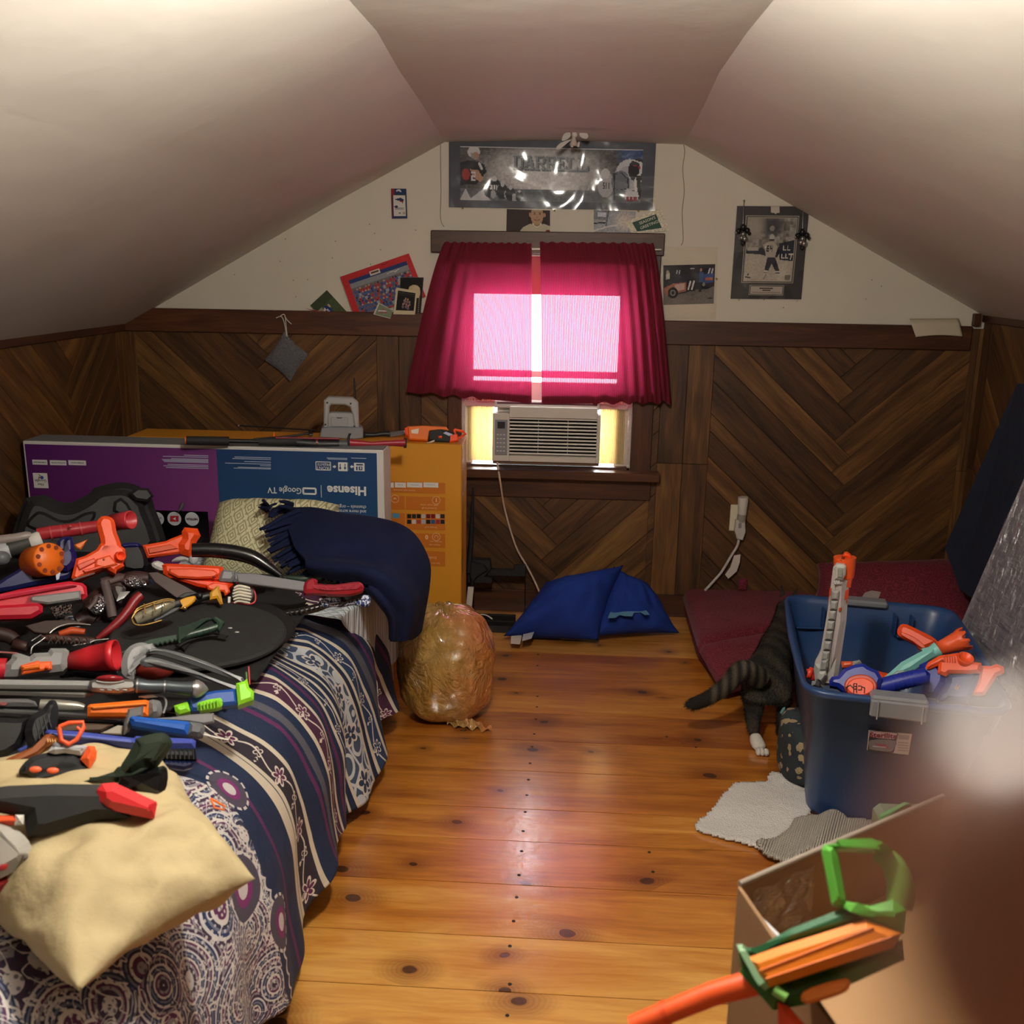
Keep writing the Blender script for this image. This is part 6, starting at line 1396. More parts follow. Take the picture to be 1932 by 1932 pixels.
# black metallic hilt at right of the shield
bh_ = T('wrapped_hilt', 'black wrapped toy sword hilt with blue speckled guard lying on the comforter edge', 'toy sword', (620, 1150), .61, 45)
bh_.tube('hilt', C2([(765, 832), (850, 822), (960, 795), (1030, 770)]), [7, 8, 8, 7], PM('15100f', .3), 0, 12)
for k in range(7): bh_.tube('wrap', C2([(790 + k * 30, 812 - k * 6), (806 + k * 30, 842 - k * 7)]), 1.6, PM('2a2220', .25), .022, 6)
SPK = G('blue speckled foil'); nn = SPK.noise(SPK.coord(), 180, 2) > .52; SPK.set(SPK.mix(nn, lin('24345c'), lin('b8bccc')), .35, .5); SPK = SPK.m
bh_.poly('guard', C2([(970, 765), (1020, 735), (1080, 740), (1180, 745), (1250, 715), (1285, 735), (1270, 790), (1180, 775), (1110, 790), (1050, 785), (1000, 790)]), .012, SPK, .008, .003, 2)
bh_.tube('cross_piece', C2([(1110, 730), (1130, 755), (1100, 785)]), 3.5, PM('1c1412', .3), .02, 8); bh_.tube('cross_piece', C2([(1040, 770), (1120, 760), (1230, 725)]), 2.2, PM('1c1412', .3), .02, 8)
# small dark green sheath behind the red machete
gs = T('green_sheath', 'dark green toy knife sheath behind the red handled machete on the white pad', 'toy knife', (545, 1090), .625, 30)
gs.tube('sheath', C2([(780, 610), (860, 620), (930, 612), (985, 600)]), [4, 6.5, 7, 6], PM('26392e', .5), 0, 12, sm=2); gs.poly('serrated_blade', C2([(620, 590), (800, 598), (800, 612), (780, 608), (760, 614), (740, 608), (720, 612), (700, 606), (640, 604)]), .006, PM('202020', .5)); gs.tube('cord', C2([(940, 585), (985, 572), (1040, 562)]), 3, PM('3e6a7c', .6), .004, 8)
# green survival knife on the shield
gk = T('toy_survival_knife', 'dark green toy knife with sawtooth blade and hand guard lying on the black shield', 'toy knife', (350, 1190), .668, 35)
KG = PM('2c4236', .4)
gk.tube('grip', C1([(1310, 1170), (1420, 1140), (1520, 1112), (1600, 1088)]), [7.5, 7.5, 7, 7], KG, .008, 14)
for k in range(6): gk.tube('grip_ring', C1([(1340 + k * 45, 1161 - k * 12), (1346 + k * 45, 1159.5 - k * 12)]), 8.4, PM('24372c', .35), .008, 14)
gk.poly('hand_guard', C1([(1295, 1100), (1400, 1080), (1470, 1040), (1530, 1030), (1545, 1042), (1480, 1055), (1410, 1098), (1320, 1115), (1318, 1210), (1300, 1215)]), .012, KG, .012, .003)
gk.poly('pommel', C1([(1545, 1040), (1570, 1025), (1638, 1065), (1620, 1090), (1600, 1130), (1585, 1120), (1590, 1080)]), .02, KG, .012, .004)
gk.poly('blade', C1([(865, 1290), (960, 1240), (1100, 1185), (1290, 1150), (1305, 1195), (1285, 1200), (1270, 1190), (1255, 1208), (1235, 1198), (1220, 1216), (1200, 1206), (1185, 1224), (1165, 1213), (1150, 1230), (1130, 1222), (1000, 1262), (900, 1292)]), .007, PM('33463b', .45), 0, .002)
# grey two-bladed claw
cw = T('claw_gauntlet', 'grey plastic claw toy with two long curved blades reaching right over the shield', 'toy claw', (260, 1240), .70, 48)
cw.poly('cuff', C1([(885, 1400), (890, 1330), (920, 1265), (970, 1225), (1040, 1210), (1110, 1235), (1150, 1260), (1060, 1290), (1020, 1340), (990, 1400), (972, 1480), (900, 1450)]), .03, PM('929496', .5), 0, .012, 3)
for pts, off in ((C1([(1065, 1280), (1100, 1255), (1200, 1258), (1400, 1310), (1600, 1390), (1740, 1460), (1795, 1505), (1700, 1475), (1560, 1425), (1360, 1355), (1180, 1300), (1130, 1292), (1080, 1290)]), .02), (C1([(1020, 1345), (1060, 1318), (1160, 1325), (1360, 1390), (1560, 1470), (1720, 1535), (1755, 1565), (1640, 1535), (1440, 1465), (1280, 1410), (1140, 1385), (1060, 1385), (1030, 1370)]), .04)):
    cw.poly('claw_blade', pts, .018, PM('5f6264', .38), off, .007, 2)
cw.ball('palm_ball', *C1([(1125, 1400)]), (38, 20), PM('6e1c12', .5), -.02, 22)
# red cone megaphone blaster
mg = T('cone_blaster', 'red cone nosed toy blaster with grey body and orange latch, mid left', 'toy gun', (120, 1245), .68, 55)
mg.poly('body', C1([(35, 1470), (45, 1380), (85, 1340), (95, 1310), (140, 1300), (220, 1325), (250, 1300), (350, 1295), (370, 1265), (480, 1265), (505, 1285), (490, 1400), (460, 1430), (120, 1470)]), .06, GREY, 0, .012)
A_, B_ = mg.pt(*C1([(480, 1345)])[0]), mg.pt(*C1([(850, 1300)])[0], .035); z_ = (B_ - A_).normalized(); x_ = z_.orthogonal(); k_ = mg.k; L_ = (B_ - A_).length
MB().lathe([(0, 0), (0, k_ * 14), (L_ * .5, k_ * 24), (L_ * .85, k_ * 27.5), (L_ * .86, k_ * 29.5), (L_, k_ * 30), (L_, k_ * 27), (L_ * .8, k_ * 24), (L_ * .8, 0)], frameM(A_, x_, z_.cross(x_)), 36).build('cone', PM('c4222c', .42), mg)
mg.poly('latch', C1([(150, 1375), (280, 1340), (290, 1350), (375, 1345), (380, 1405), (300, 1415), (160, 1442)]), .012, PM('f06428', .4), .034, .003); mg.poly('latch_bar', C1([(165, 1385), (290, 1365), (292, 1395), (165, 1412)]), .01, ORANGE2, .042, .003); mg.ball('latch_pin', *C1([(342, 1388)]), (3, 3.4), ORANGE, .042)
mg.tube('tail', C1([(-60, 1400), (45, 1400)]), [20, 20], PM('c02030', .4))
# brown dagger, silver hoops and wooden nozzle
bd = T('toy_dagger', 'brown cross-wrapped toy dagger with silver curved blades at the left', 'toy knife', (120, 1205), .655, 45)
bd.tube('handle', C1([(300, 1180), (380, 1175), (520, 1190), (690, 1195)]), [5, 8, 8.5, 6], PM('4c2a22', .5), 0, 14, sm=3)
for k in range(6): bd.tube('cross_wrap', C1([(350 + k * 55, 1158 + k * 3), (385 + k * 55, 1215 + k)]), 1.3, PM('160c0a', .5), .022, 6); bd.tube('cross_wrap', C1([(385 + k * 55, 1158 + k * 3), (350 + k * 55, 1215 + k)]), 1.3, PM('160c0a', .5), .022, 6)
bd.tube('silver_edge', C1([(360, 1140), (420, 1095), (520, 1070), (660, 1078)]), 1.8, SILVER, .01, 8, sm=4); bd.poly('brown_blade', C1([(180, 1090), (330, 1050), (520, 1045), (660, 1080), (520, 1085), (430, 1110), (340, 1150), (250, 1140)]), .01, PM('2e1c18', .5), -.005, .002)
bd.tube('silver_hoop', C1([(225, 1290), (235, 1240), (290, 1200), (330, 1170)]), 1.6, SILVER, .016, 8, sm=4); bd.tube('silver_edge', C1([(530, 1230), (640, 1212), (700, 1190), (800, 1180), (920, 1160)]), 1.8, SILVER, .01, 8, sm=3)
bd.tube('orange_insert', C1([(430, 1145), (520, 1120), (620, 1130)]), [5, 8, 6], PM('b8481c', .4), .008, 10)
wn = T('wooden_nozzle', 'dark brown toy spout with an open round end at the left edge', 'toy', (30, 1215), .655, 45)
wn.tube('body', C1([(-60, 1140), (60, 1160), (110, 1195)]), [14, 13, 12], PM('2c1a16', .55), sm=3); wn.hollow('spout', *C1([(95, 1215), (195, 1240)]), 11, 9, PM('3c2520', .5)); wn.tube('silver_pin', C1([(230, 1195), (300, 1150), (320, 1170)]), 1.4, SILVER, .02, 6)
wn.tube('pink_strip', C1([(-20, 1275), (120, 1285), (160, 1300)]), 1.8, PM('b06a68', .5), .02, 6)
# silver and gunmetal sword
ss = T('toy_sword', 'toy sword with red oval gem, gunmetal grip and silver pointed pommel', 'toy sword', (230, 1298), .70, 55)
ss.poly('blade', C3([(-80, 398), (150, 400), (660, 408), (690, 430), (680, 470), (170, 466), (-80, 462)]), .022, PM('8f918f', .45), 0, .006)
ss.poly('lower_blade', C3([(-80, 470), (640, 480), (690, 500), (620, 530), (150, 512), (-80, 505)]), .016, PM('75736f', .4), -.01, .005)
gp = C3([(980, 440), (1010, 440), (1080, 445), (1190, 445), (1215, 446), (1300, 455), (1400, 462)]); ss.tube('grip', gp, [11, 13, 11.5, 10.5, 11, 11.5, 14], PM('4a5256', .35, .4), .01, 18, sm=3)
for x, y, r in ((1000, 440, 13.6), (1200, 447, 12), (1410, 462, 15)): ss.tube('silver_band', C3([(x - 6, y), (x + 6, y)]), r, SILVER, .01, 18)
ss.tube('pommel', C3([(1415, 462), (1440, 464), (1475, 466), (1505, 468), (1520, 469)]), [17, 17.5, 13, 6, 1], PM('a8a8a8', .3, .7), .01, 20)
ss.poly('guard', C3([(650, 430), (700, 400), (980, 402), (985, 480), (900, 490), (860, 500), (700, 490), (655, 480)]), .03, SILVER, .004, .006, 2); ss.ball('gem', *C3([(800, 392)]), (25, 7.5), PM('8a1c26', .25), .02, 16); ss.tube('gem_bezel', C3([(700, 408), (760, 418), (850, 418), (905, 405)]), 2.6, SILVER, .04, 8, sm=3)
for k in range(4): ss.tube('chain_link', C3([(730 + k * 55, 470), (760 + k * 55, 474)]), 2.4, SILVER, .028, 8)
# dark blue bottle-like toy
db = T('dark_blue_cylinder', 'dark navy glossy toy cylinder in shadow under the red cone', 'toy', (150, 1270), .64, 45)
db.tube('cylinder', C3([(435, 350), (520, 340), (560, 330), (720, 345), (860, 350)]), [9, 10, 12, 12, 10], PM('161c30', .25), sm=3)
# grey rails and silver canister beneath
gr = T('grey_launcher', 'grey toy rail piece with silver canister under the toy sword at the left edge', 'toy gun', (90, 1325), .655, 50)
gr.poly('rail', C3([(-60, 545), (200, 545), (260, 565), (275, 600), (-60, 600)]), .03, PM('6a6a6a', .45), 0, .006); gr.tube('canister', C3([(290, 578), (430, 584), (560, 590), (615, 600)]), [10, 11, 9, 6], PM('a5a499', .3, .5), .0, 14, sm=2)
gr.poly('long_rail', C3([(-60, 608), (430, 635), (640, 650), (900, 690), (900, 712), (600, 705), (430, 690), (-60, 660)]), .02, PM('5e5f61', .45), .0, .005); gr.poly('red_spot', C3([(0, 560), (60, 566), (40, 585), (0, 582)]), .003, PM('8a3a34', .4), .017, 0)
# orange and grey box end
ob = T('orange_magazine', 'orange toy magazine with rounded grey end cap under the sword', 'toy gun part', (230, 1350), .655, 58)
ob.poly('magazine', C3([(640, 672), (640, 600), (660, 585), (1060, 552), (1085, 560), (1080, 672)]), .05, ORANGE2, 0, .006); ob.poly('front_lip', C3([(665, 595), (1060, 565), (1075, 580), (680, 612)]), .01, PM('f08a3c', .42), .026, .002)
ob.poly('end_cap', C3([(1075, 560), (1150, 555), (1175, 580), (1180, 640), (1150, 675), (1080, 672)]), .052, PM('6e7072', .45), 0, .01, 2); ob.tube('wire_loop', C3([(1010, 520), (1110, 508), (1190, 520), (1212, 570), (1190, 640)]), 2.2, PM('8a8a8c', .35), -.0, 8, sm=4); ob.poly('cream_insert', C3([(1010, 520), (1110, 505), (1150, 522), (1060, 530)]), .006, WHITE, .0, .001)
# lime green and blue toy
lg = T('lime_toy_gun', 'small lime green and blue toy gun beneath the claw tips', 'toy gun', (400, 1330), .645, 52)
lg.poly('blue_body', C3([(1360, 560), (1400, 530), (1560, 490), (1720, 475), (1735, 590), (1620, 600), (1440, 640), (1395, 635)]), .04, PM('1a4a9a', .4), 0, .006); lg.poly('lime_grip', C3([(1440, 570), (1610, 535), (1622, 590), (1590, 612), (1460, 632), (1440, 620)]), .045, LIME, .006, .01, 2)
lg.poly('lime_muzzle', C3([(1720, 440), (1780, 425), (1800, 405), (1815, 470), (1850, 500), (1848, 560), (1800, 575), (1735, 600), (1725, 500)]), .05, LIME, .004, .006); lg.poly('lime_end', C3([(1270, 600), (1370, 570), (1390, 640), (1310, 662), (1280, 640)]), .045, LIME, .002, .006)
for k in range(6): lg.tube('grip_rib', C3([(1460 + k * 24, 566 - k * 4), (1468 + k * 24, 620 - k * 5)]), 1.2, PM('7cc020', .4), .030, 6)
lg.tube('red_peg', C3([(1812, 300), (1820, 430)]), 2, PM('9a2430', .4), 0, 8); lg.tube('green_peg', C3([(1795, 340), (1800, 420)]), 2, PM('3a6a2a', .4), 0, 8)
# blue gripped toy blade with grey fin
bg_ = T('blue_grip_toy', 'grey toy blade with bright blue handle and white cord, at heap front', 'toy knife', (310, 1370), .66, 55)
bg_.poly('grey_fin', C3([(900, 800), (905, 720), (935, 612), (1045, 590), (1040, 670), (960, 690), (945, 770)]), .016, PM('63615f', .4), 0, .004); bg_.poly('handle', C3([(945, 690), (965, 672), (1370, 712), (1385, 725), (1365, 808), (960, 740)]), .045, PM('1c58b0', .42), .006, .007)
bg_.poly('end_block', C3([(1380, 712), (1470, 725), (1495, 755), (1480, 812), (1440, 822), (1365, 808)]), .045, PM('5c5d60', .5), .004, .007); bg_.poly('grey_blade', C3([(1080, 682), (1250, 672), (1400, 652), (1560, 642), (1562, 712), (1480, 725), (1380, 708)]), .014, PM('707072', .45), -.022, .003)
bg_.tube('white_cord', C3([(1480, 795), (1600, 822), (1665, 835), (1672, 810)]), 1.8, WHITE, .002, 8); bg_.poly('cream_blade', C3([(730, 790), (860, 730), (900, 735), (890, 800)]), .01, PM('a09a8c', .4), -.012, .002); bg_.poly('brown_block', C3([(370, 750), (560, 715), (830, 728), (740, 780), (420, 790)]), .02, PM('4c3a2c', .5), -.02, .004)
# violet blue slide blaster
vb = T('blue_slide_blaster', 'toy gun with long violet blue slide and ribbed black front', 'toy gun', (200, 1400), .675, 55)
VB = PM('3c4a9e', .4)
vb.poly('slide', C3([(330, 790), (350, 770), (560, 780), (975, 830), (990, 815), (1400, 835), (1425, 850), (1420, 905), (1000, 905), (640, 875), (420, 860)]), .04, VB, 0, .008); vb.poly('slide_ridge', C3([(380, 785), (560, 795), (970, 842), (975, 855), (560, 822), (400, 808)]), .012, PM('5a68b8', .4), .022, .004)
vb.poly('ribbed_front', C3([(1150, 905), (1420, 905), (1432, 985), (1150, 975)]), .036, BLACK, 0, .006)
for k in range(7): vb.tube('rib', C3([(1215 + k * 32, 910), (1219 + k * 32, 975)]), 1.5, PM('22262e', .4), .02, 6)
vb.poly('navy_lower', C3([(1130, 985), (1430, 990), (1400, 1040), (1340, 1058), (1130, 1030)]), .03, PM('16204a', .4), -.004, .005)
vb.poly('blue_spot', C3([(130, 910), (200, 875), (195, 900), (150, 930)]), .02, VB, -.01)
# black pistol grip top left
bpg = T('black_pistol', 'black toy pistol lying on its side with ribbed grip raised, far left', 'toy gun', (70, 1370), .70, 55)
bpg.poly('grip', C3([(205, 880), (180, 790), (205, 700), (240, 660), (310, 620), (360, 560), (405, 560), (425, 610), (420, 700), (380, 780), (330, 860), (290, 905), (240, 915)]), .05, PM('1a1c20', .4), .006, .012, 2); bpg.poly('body', C3([(-80, 680), (130, 690), (220, 680), (200, 800), (150, 900), (60, 960), (-80, 1000)]), .05, PM('0c0c0e', .45), -.01, .01)
for k in range(4): bpg.tube('grip_groove', C3([(262 + k * 28, 700 - k * 18), (290 + k * 28, 830 - k * 28)]), 1.8, PM('0a0b0d', .5), .03, 6)
# orange wooden toned long gun below
wo = T('orange_long_gun', 'amber orange toy long gun half hidden at the left edge above the cream pillow', 'toy gun', (40, 1435), .68, 52)
wo.poly('barrel', C3([(-60, 1080), (60, 980), (240, 900), (330, 810), (395, 815), (420, 850), (330, 900), (260, 970), (60, 1080), (-60, 1150)]), .05, PM('8a4a1c', .4), -.01, .012, 2); wo.poly('panel', C3([(-20, 1120), (20, 1050), (150, 975), (130, 1030), (30, 1110)]), .012, PM('a8957c', .4), .02, .003); wo.poly('ammo', C3([(90, 1160), (90, 1110), (160, 1090), (215, 1120), (210, 1160)]), .05, ORANGE2, .0, .01, 2)
for k in range(4): wo.tube('notch', C3([(345 + k * 18, 825 + k * 3), (350 + k * 18, 850)]), 1.4, PM('d8a060', .4), .02, 6)
# small two tone orange/black pistol
sp = T('small_blaster', 'small black, white and orange toy gun with looped orange handle on cream pillow', 'toy gun', (110, 1440), .70, 58)
SB_ = PM('26272a', .45)
sp.poly('body', C3([(140, 1080), (160, 1030), (230, 965), (340, 935), (470, 940), (560, 925), (640, 1050), (640, 1090), (560, 1080), (470, 1050), (430, 1060), (420, 1080), (330, 1100), (310, 1150), (260, 1165), (200, 1090)]), .045, SB_, 0, .010, 2)
sp.poly('white_panel', C3([(345, 930), (395, 870), (440, 880), (620, 880), (640, 890), (590, 955), (470, 935), (400, 945)]), .04, PM('b4b8bc', .45), .008, .006); sp.poly('muzzle', C3([(585, 985), (640, 885), (690, 890), (705, 930), (700, 975), (650, 1052), (600, 1000)]), .05, PM('f2602c', .42), .006, .008, 0)
for c_ in ((258, 1050), (385, 1058)): sp.ball('orange_button', *C3([c_]), (11, 6), PM('e8623a', .42), .022, 5)
lp = C3([(430, 740), (500, 710), (605, 706), (612, 740), (560, 830), (500, 868), (445, 835), (430, 740)]); sp.tube('loop_handle', lp, 4.2, PM('f25a2c', .42), .03, 8); sp.tube('loop_strut', C3([(560, 740), (605, 780)]), 2.6, PM('f25a2c', .42), .03, 8); sp.ball('ball', *C3([(420, 875)]), (9, 7), PM('7e8488', .35), .022, 7); sp.tube('loop_strut', C3([(430, 835), (500, 860)]), 4, PM('e04a20', .42), .028, 8)
# dark green pistol
gp_ = T('green_pistol', 'dark green toy pistol with raised grip resting on the cream pillow', 'toy gun', (270, 1440), .71, 60)
PG = PM('222e24', .35)
gp_.poly('grip', C3([(870, 1060), (930, 950), (985, 850), (1000, 825), (1130, 790), (1200, 790), (1245, 830), (1252, 880), (1200, 960), (1150, 1030), (1130, 1050), (1060, 1040), (960, 1100)]), .05, PG, 0, .014, 2); gp_.poly('slide', C3([(610, 1140), (830, 1070), (860, 1035), (960, 1010), (1150, 1030), (960, 1140), (800, 1150), (650, 1150)]), .045, PG, -.008, .008)
for k in range(8): gp_.tube('grip_rib', C3([(1118 + k * 15, 985 - k * 16), (1148 + k * 12, 970 - k * 16)]), 1.1, PM('161e18', .4), .0265, 6)
gp_.poly('magazine_base', C3([(830, 1160), (950, 1130), (1150, 1035), (1200, 1030), (1222, 1070), (1215, 1170), (1160, 1270), (1050, 1230), (930, 1170)]), .05, PM('0e0f10', .25), .004, .012, 2)
# big black blaster with red nose
br = T('black_red_blaster', 'big black toy blaster with blunt red nose lying across the cream pillow', 'toy gun', (150, 1510), .72, 62)
br.poly('body', C3([(-80, 1190), (60, 1170), (400, 1155), (720, 1160), (790, 1150), (830, 1260), (960, 1400), (700, 1420), (330, 1530), (200, 1530), (180, 1400), (-80, 1350)]), .06, BLACKM, 0, .016, 0)
br.poly('nose', C3([(708, 1290), (705, 1200), (740, 1155), (830, 1145), (1135, 1285), (1138, 1300), (1120, 1400), (1090, 1408), (780, 1340)]), .066, PM('d22a30', .45), .006, .012, 0)
# white-orange piece bottom left
wp = T('white_orange_blaster', 'blurred white and orange toy blaster end at the lower left edge', 'toy gun', (30, 1600), .68, 60)
wp.poly('body', C4([(-60, 180), (60, 220), (130, 270), (165, 330), (160, 390), (60, 460), (-60, 480)]), .06, PM('a8a49c', .45), 0, .016, 2); wp.poly('orange_tip', C4([(-60, 165), (60, 160), (125, 165), (120, 205), (60, 215), (-60, 215)]), .045, PM('e0542a', .45), .0, .008); wp.poly('white_tip', C4([(80, 160), (125, 160), (122, 210), (75, 215)]), .05, WHITE, .002, .006)
wp.poly('red_body', C4([(-60, 480), (60, 465), (150, 400), (185, 420), (120, 490), (30, 555), (-60, 590)]), .05, PM('7e1418', .4), -.015, .01, 2); wp.ball('hole', *C4([(132, 375)]), (5, 6), PM('6a625c', .5), .028, 2); wp.ball('red_dot', *C4([(12, 425)]), (9, 8), PM('a02a2a', .4), .028, 3)
# small orange clip at right of the cream pillow
oc = T('orange_clip', 'small orange triangular clip on navy comforter beside the cream pillow', 'clip', (410, 1517), .59, 30)
oc.tube('clip', C3([(1535, 1262), (1640, 1320), (1635, 1345), (1565, 1330), (1535, 1262)]), 2.0, ORANGE2, .003, 8)
# ============ blue storage bin and its toys ============
bn2 = thing('storage_bin', 'deep blue plastic storage bin with grey handles standing on the floor at right', 'bin', (.88, -1.5, 0))
RZ = .425
rim = [tuple(onz(x, y, RZ).xy) for x, y in ((1524, 1302), (1486, 1126), (1792, 1152), (1905, 1342))]; bas = [(.700, -1.60), (.80, -1.02), (1.12, -1.10), (1.05, -1.66)]
def rquad(q, r, n=8):
    out = []
    for i in range(4):
        p, a, b = V((*q[i], 0)), V((*q[i - 1], 0)), V((*q[(i + 1) % 4], 0)); s0, s1 = p + (a - p).normalized() * r, p + (b - p).normalized() * r
        for k in range(n + 1):
            t = k / n; out.append(s0.lerp(p, t).lerp(p.lerp(s1, t), t))
        for k in range(1, 6): out.append(s1.lerp(V((*q[(i + 1) % 4], 0)) + (p - V((*q[(i + 1) % 4], 0))).normalized() * r, k / 6))
    return out
RQ, BQ = rquad(rim, .075), rquad(bas, .07); cen = sum(RQ, V((0, 0, 0))) / len(RQ)
def loop(t, z, off):
    return [V((a.lerp(b, t).x, a.lerp(b, t).y, z)) + (a.lerp(b, t) - cen).normalized() * off for a, b in zip(BQ, RQ)]
g = G('blue bin plastic'); nn = g.noise(g.coord(), 4, 3); g.set(g.mix(nn, lin('1e3a64'), lin('27487a')), .36); g.bump(g.noise(g.coord(), 120, 2), .05, .005); BINB = g.m
loops = [loop(0, 0.008, -.02), loop(0, .003, 0), loop(.02, .02, .002), loop(.80, .34, 0), loop(.82, .345, .010), loop(.95, .408, .012), loop(.97, .410, .020), loop(1, .425, .024), loop(1, .432, .018), loop(1, .432, .008), loop(1, .424, 0), loop(.95, .41, -.004), loop(.8, .34, -.004), loop(.05, .02, -.004), loop(.02, .012, -.02)]
m_ = len(RQ); mb = MB(); vs = [p for l in loops for p in l]
fs = [(i * m_ + k, i * m_ + (k + 1) % m_, (i + 1) * m_ + (k + 1) % m_, (i + 1) * m_ + k) for i in range(len(loops) - 1) for k in range(m_)]
mb.add(vs, fs, True); mb.add(loops[0], [list(range(m_))[::-1]]); mb.add(loops[-1], [list(range(m_))])
mb.build('tub', BINB, bn2)
HG = PM('7c7f84', .4)
def handle(a, b, c0, c1, drop, out):
    A, B = V((*a, RZ)), V((*b, RZ)); d = (B - A).normalized(); nrm = V((d.y, -d.x, 0)); nrm = nrm if nrm.dot(A - V((cen.x, cen.y, RZ))) > 0 else -nrm
    c_ = A.lerp(B, (c0 + c1) / 2); L_ = (B - A).length * (c1 - c0); Rm = Matrix((d, nrm, V((0, 0, 1)))).transposed()
    MB().box(c_ + nrm * out + V((0, 0, .004)), (L_, .05, .022), Rm, .006).build('handle', HG, bn2)
    h = MB().box(c_ + nrm * (out + .022) + V((0, 0, -drop / 2 + .006)), (L_, .014, drop), Rm, .005).build('handle_lip', HG, bn2)
    return c_, nrm, Rm
hc_, hn, hR = handle(rim[0], rim[3], .315, .60, .048, .004); handle(rim[1], rim[2], .30, .62, .02, .0)
for f in (.35, .57): MB().box(V((*rim[0], RZ)).lerp(V((*rim[3], RZ)), f) + hn * .038 + V((0, 0, -.018)), (.003, .004, .05), hR).build('handle_rib', PM('8e9196', .4), bn2)
for f in (.22, .66, .76):
    p = V((*rim[1], 0)).lerp(V((*rim[2], 0)), f); MB().box((p.x, p.y - .028, .372), (.006, .03, .07), None, .002).build('inner_rib', BINB, bn2)
for f in (.16, .78): p = V((*rim[1], 0)).lerp(V((*rim[2], 0)), f); MB().box((p.x, p.y - .03, .336), (.11, .02, .006), None, .002).build('inner_ledge', BINB, bn2)
# maker's label on the front
def wallpt(px, py, off=0):
    A, B = V((*rim[0], RZ)), V((*rim[3], RZ)); A0, B0 = V((*bas[0], 0)), V((*bas[3], 0)); n = (B - A).cross(A0 - A).normalized()
    if n.y > 0: n = -n
    return onp(px, py, A + n * (.006 + off), n), n
LQ = D7([(868, 1372), (1165, 1398), (1140, 1540), (855, 1508)])
lq = [wallpt(x, y, .0005)[0] for x, y in LQ]; ln = wallpt(*LQ[0])[1]
lb = MB().prism(lq, ln, .001, .0002).build('label', PM('b4a8a4', .4), bn2)
def lp_(pts, col, off, nm='print'): MB().prism([wallpt(x, y, off)[0] for x, y in D7(pts)], ln, .0004).build(nm, PM(col, .4), lb)
lp_(smooth_pts([(876, 1392), (890, 1376), (1060, 1388), (1060, 1420), (1045, 1500), (1020, 1528), (880, 1512), (862, 1495)], 3), '20222c', .0016)
lp_(smooth_pts([(880, 1440), (1050, 1444), (1040, 1495), (1012, 1518), (885, 1504), (872, 1490)], 3), '6d6f74', .0022)
lp_(smooth_pts([(885, 1380), (1052, 1392), (1056, 1408), (1040, 1432), (900, 1420), (880, 1400)], 3), 'b49aa0', .0022)
lp_([(1072, 1402), (1146, 1408), (1142, 1438), (1070, 1432)], '8c8584', .0016); 
for k in range(4): lp_([(1068, 1450 + k * 18), (1140, 1456 + k * 18), (1139, 1463 + k * 18), (1067, 1457 + k * 18)], '8a8482', .0016)
lp_([(905, 1462), (985, 1470), (1010, 1500), (960, 1490)], '8c3a4c', .0028); lp_([(895, 1478), (990, 1486), (985, 1492), (895, 1486)], 'a8a8aa', .0030)
a_, b_ = wallpt(*D7([(890, 1404)])[0])[0], wallpt(*D7([(1050, 1414)])[0])[0]
text('Sterilite', .0215, PM('6e1c34', .4), frameM(wallpt(*D7([(968, 1409)])[0], .0026)[0], b_ - a_, ln.cross(b_ - a_)), lb, bold=.0007)

# white, grey and orange long blaster standing in the bin
wl_ = T('tall_blaster', 'tall white and grey toy blaster with orange muzzle standing upright in the bin', 'toy gun', (1590, 1170), .60, 88, y=-1.45)
WH2 = PM('c0bab4', .4)
wl_.poly('barrel', D7([(478, 1050), (500, 900), (540, 820), (585, 560), (625, 250), (640, 235), (735, 330), (715, 620), (680, 860), (665, 960), (640, 1060)]), .045, WH2, 0, .012)
wl_.poly('fluted_side', D7([(640, 300), (712, 330), (700, 620), (655, 870), (600, 960), (620, 640)]), .035, PM('b8aeac', .4), .012, .01)
M_ = [D7([(700, 320)])[0], D7([(705, 185)])[0]]; wl_.tube('muzzle', [M_[0], D7([(703, 250)])[0], M_[1]], [18, 19.5, 20.5], PM('e85820', .42), -.004, 20); wl_.poly('muzzle_slot', D7([(668, 188), (700, 184), (722, 198), (705, 206), (680, 202)]), .05, PM('8a2c10', .5), .0, .002)
wl_.poly('muzzle_nub', D7([(690, 175), (700, 155), (720, 152), (745, 170), (750, 190)]), .03, ORANGE, -.008, .005)
wl_.poly('front_sight', D7([(636, 240), (648, 228), (705, 232), (714, 250), (710, 300), (690, 340), (636, 330)]), .03, LGREY, .028, .006); wl_.poly('sight_slot', D7([(655, 260), (690, 262), (688, 325), (655, 320)]), .01, PM('8e8e8a', .5), .044, .002)
for k in range(3): wl_.tube('spring_coil', D7([(628 + k * 16, 345), (640 + k * 16, 370)]), 2.2, LGREY, .036, 8)
for k in range(8):
    y0 = 412 + k * 69; x0 = 620 - k * 11.0; sx = 48
    wl_.poly('rail_plate', D7([(x0, y0), (x0 + sx, y0 + 3), (x0 + sx - 8, y0 + 62), (x0 - 9, y0 + 58)]), .022, PM('9b9b98', .5), .030, .005)
for pts in ([(722, 340), (755, 335), (745, 395), (715, 392)], [(708, 415), (735, 400), (728, 470), (700, 480)], [(600, 400), (615, 398), (606, 450), (594, 455)], [(592, 460), (600, 455), (596, 480), (590, 482)], [(664, 535), (682, 530), (678, 556), (662, 558)], [(715, 478), (722, 478), (718, 500), (712, 500)]): wl_.poly('orange_marking', D7(pts), .004, PM('b8401c', .45), .034, .001)
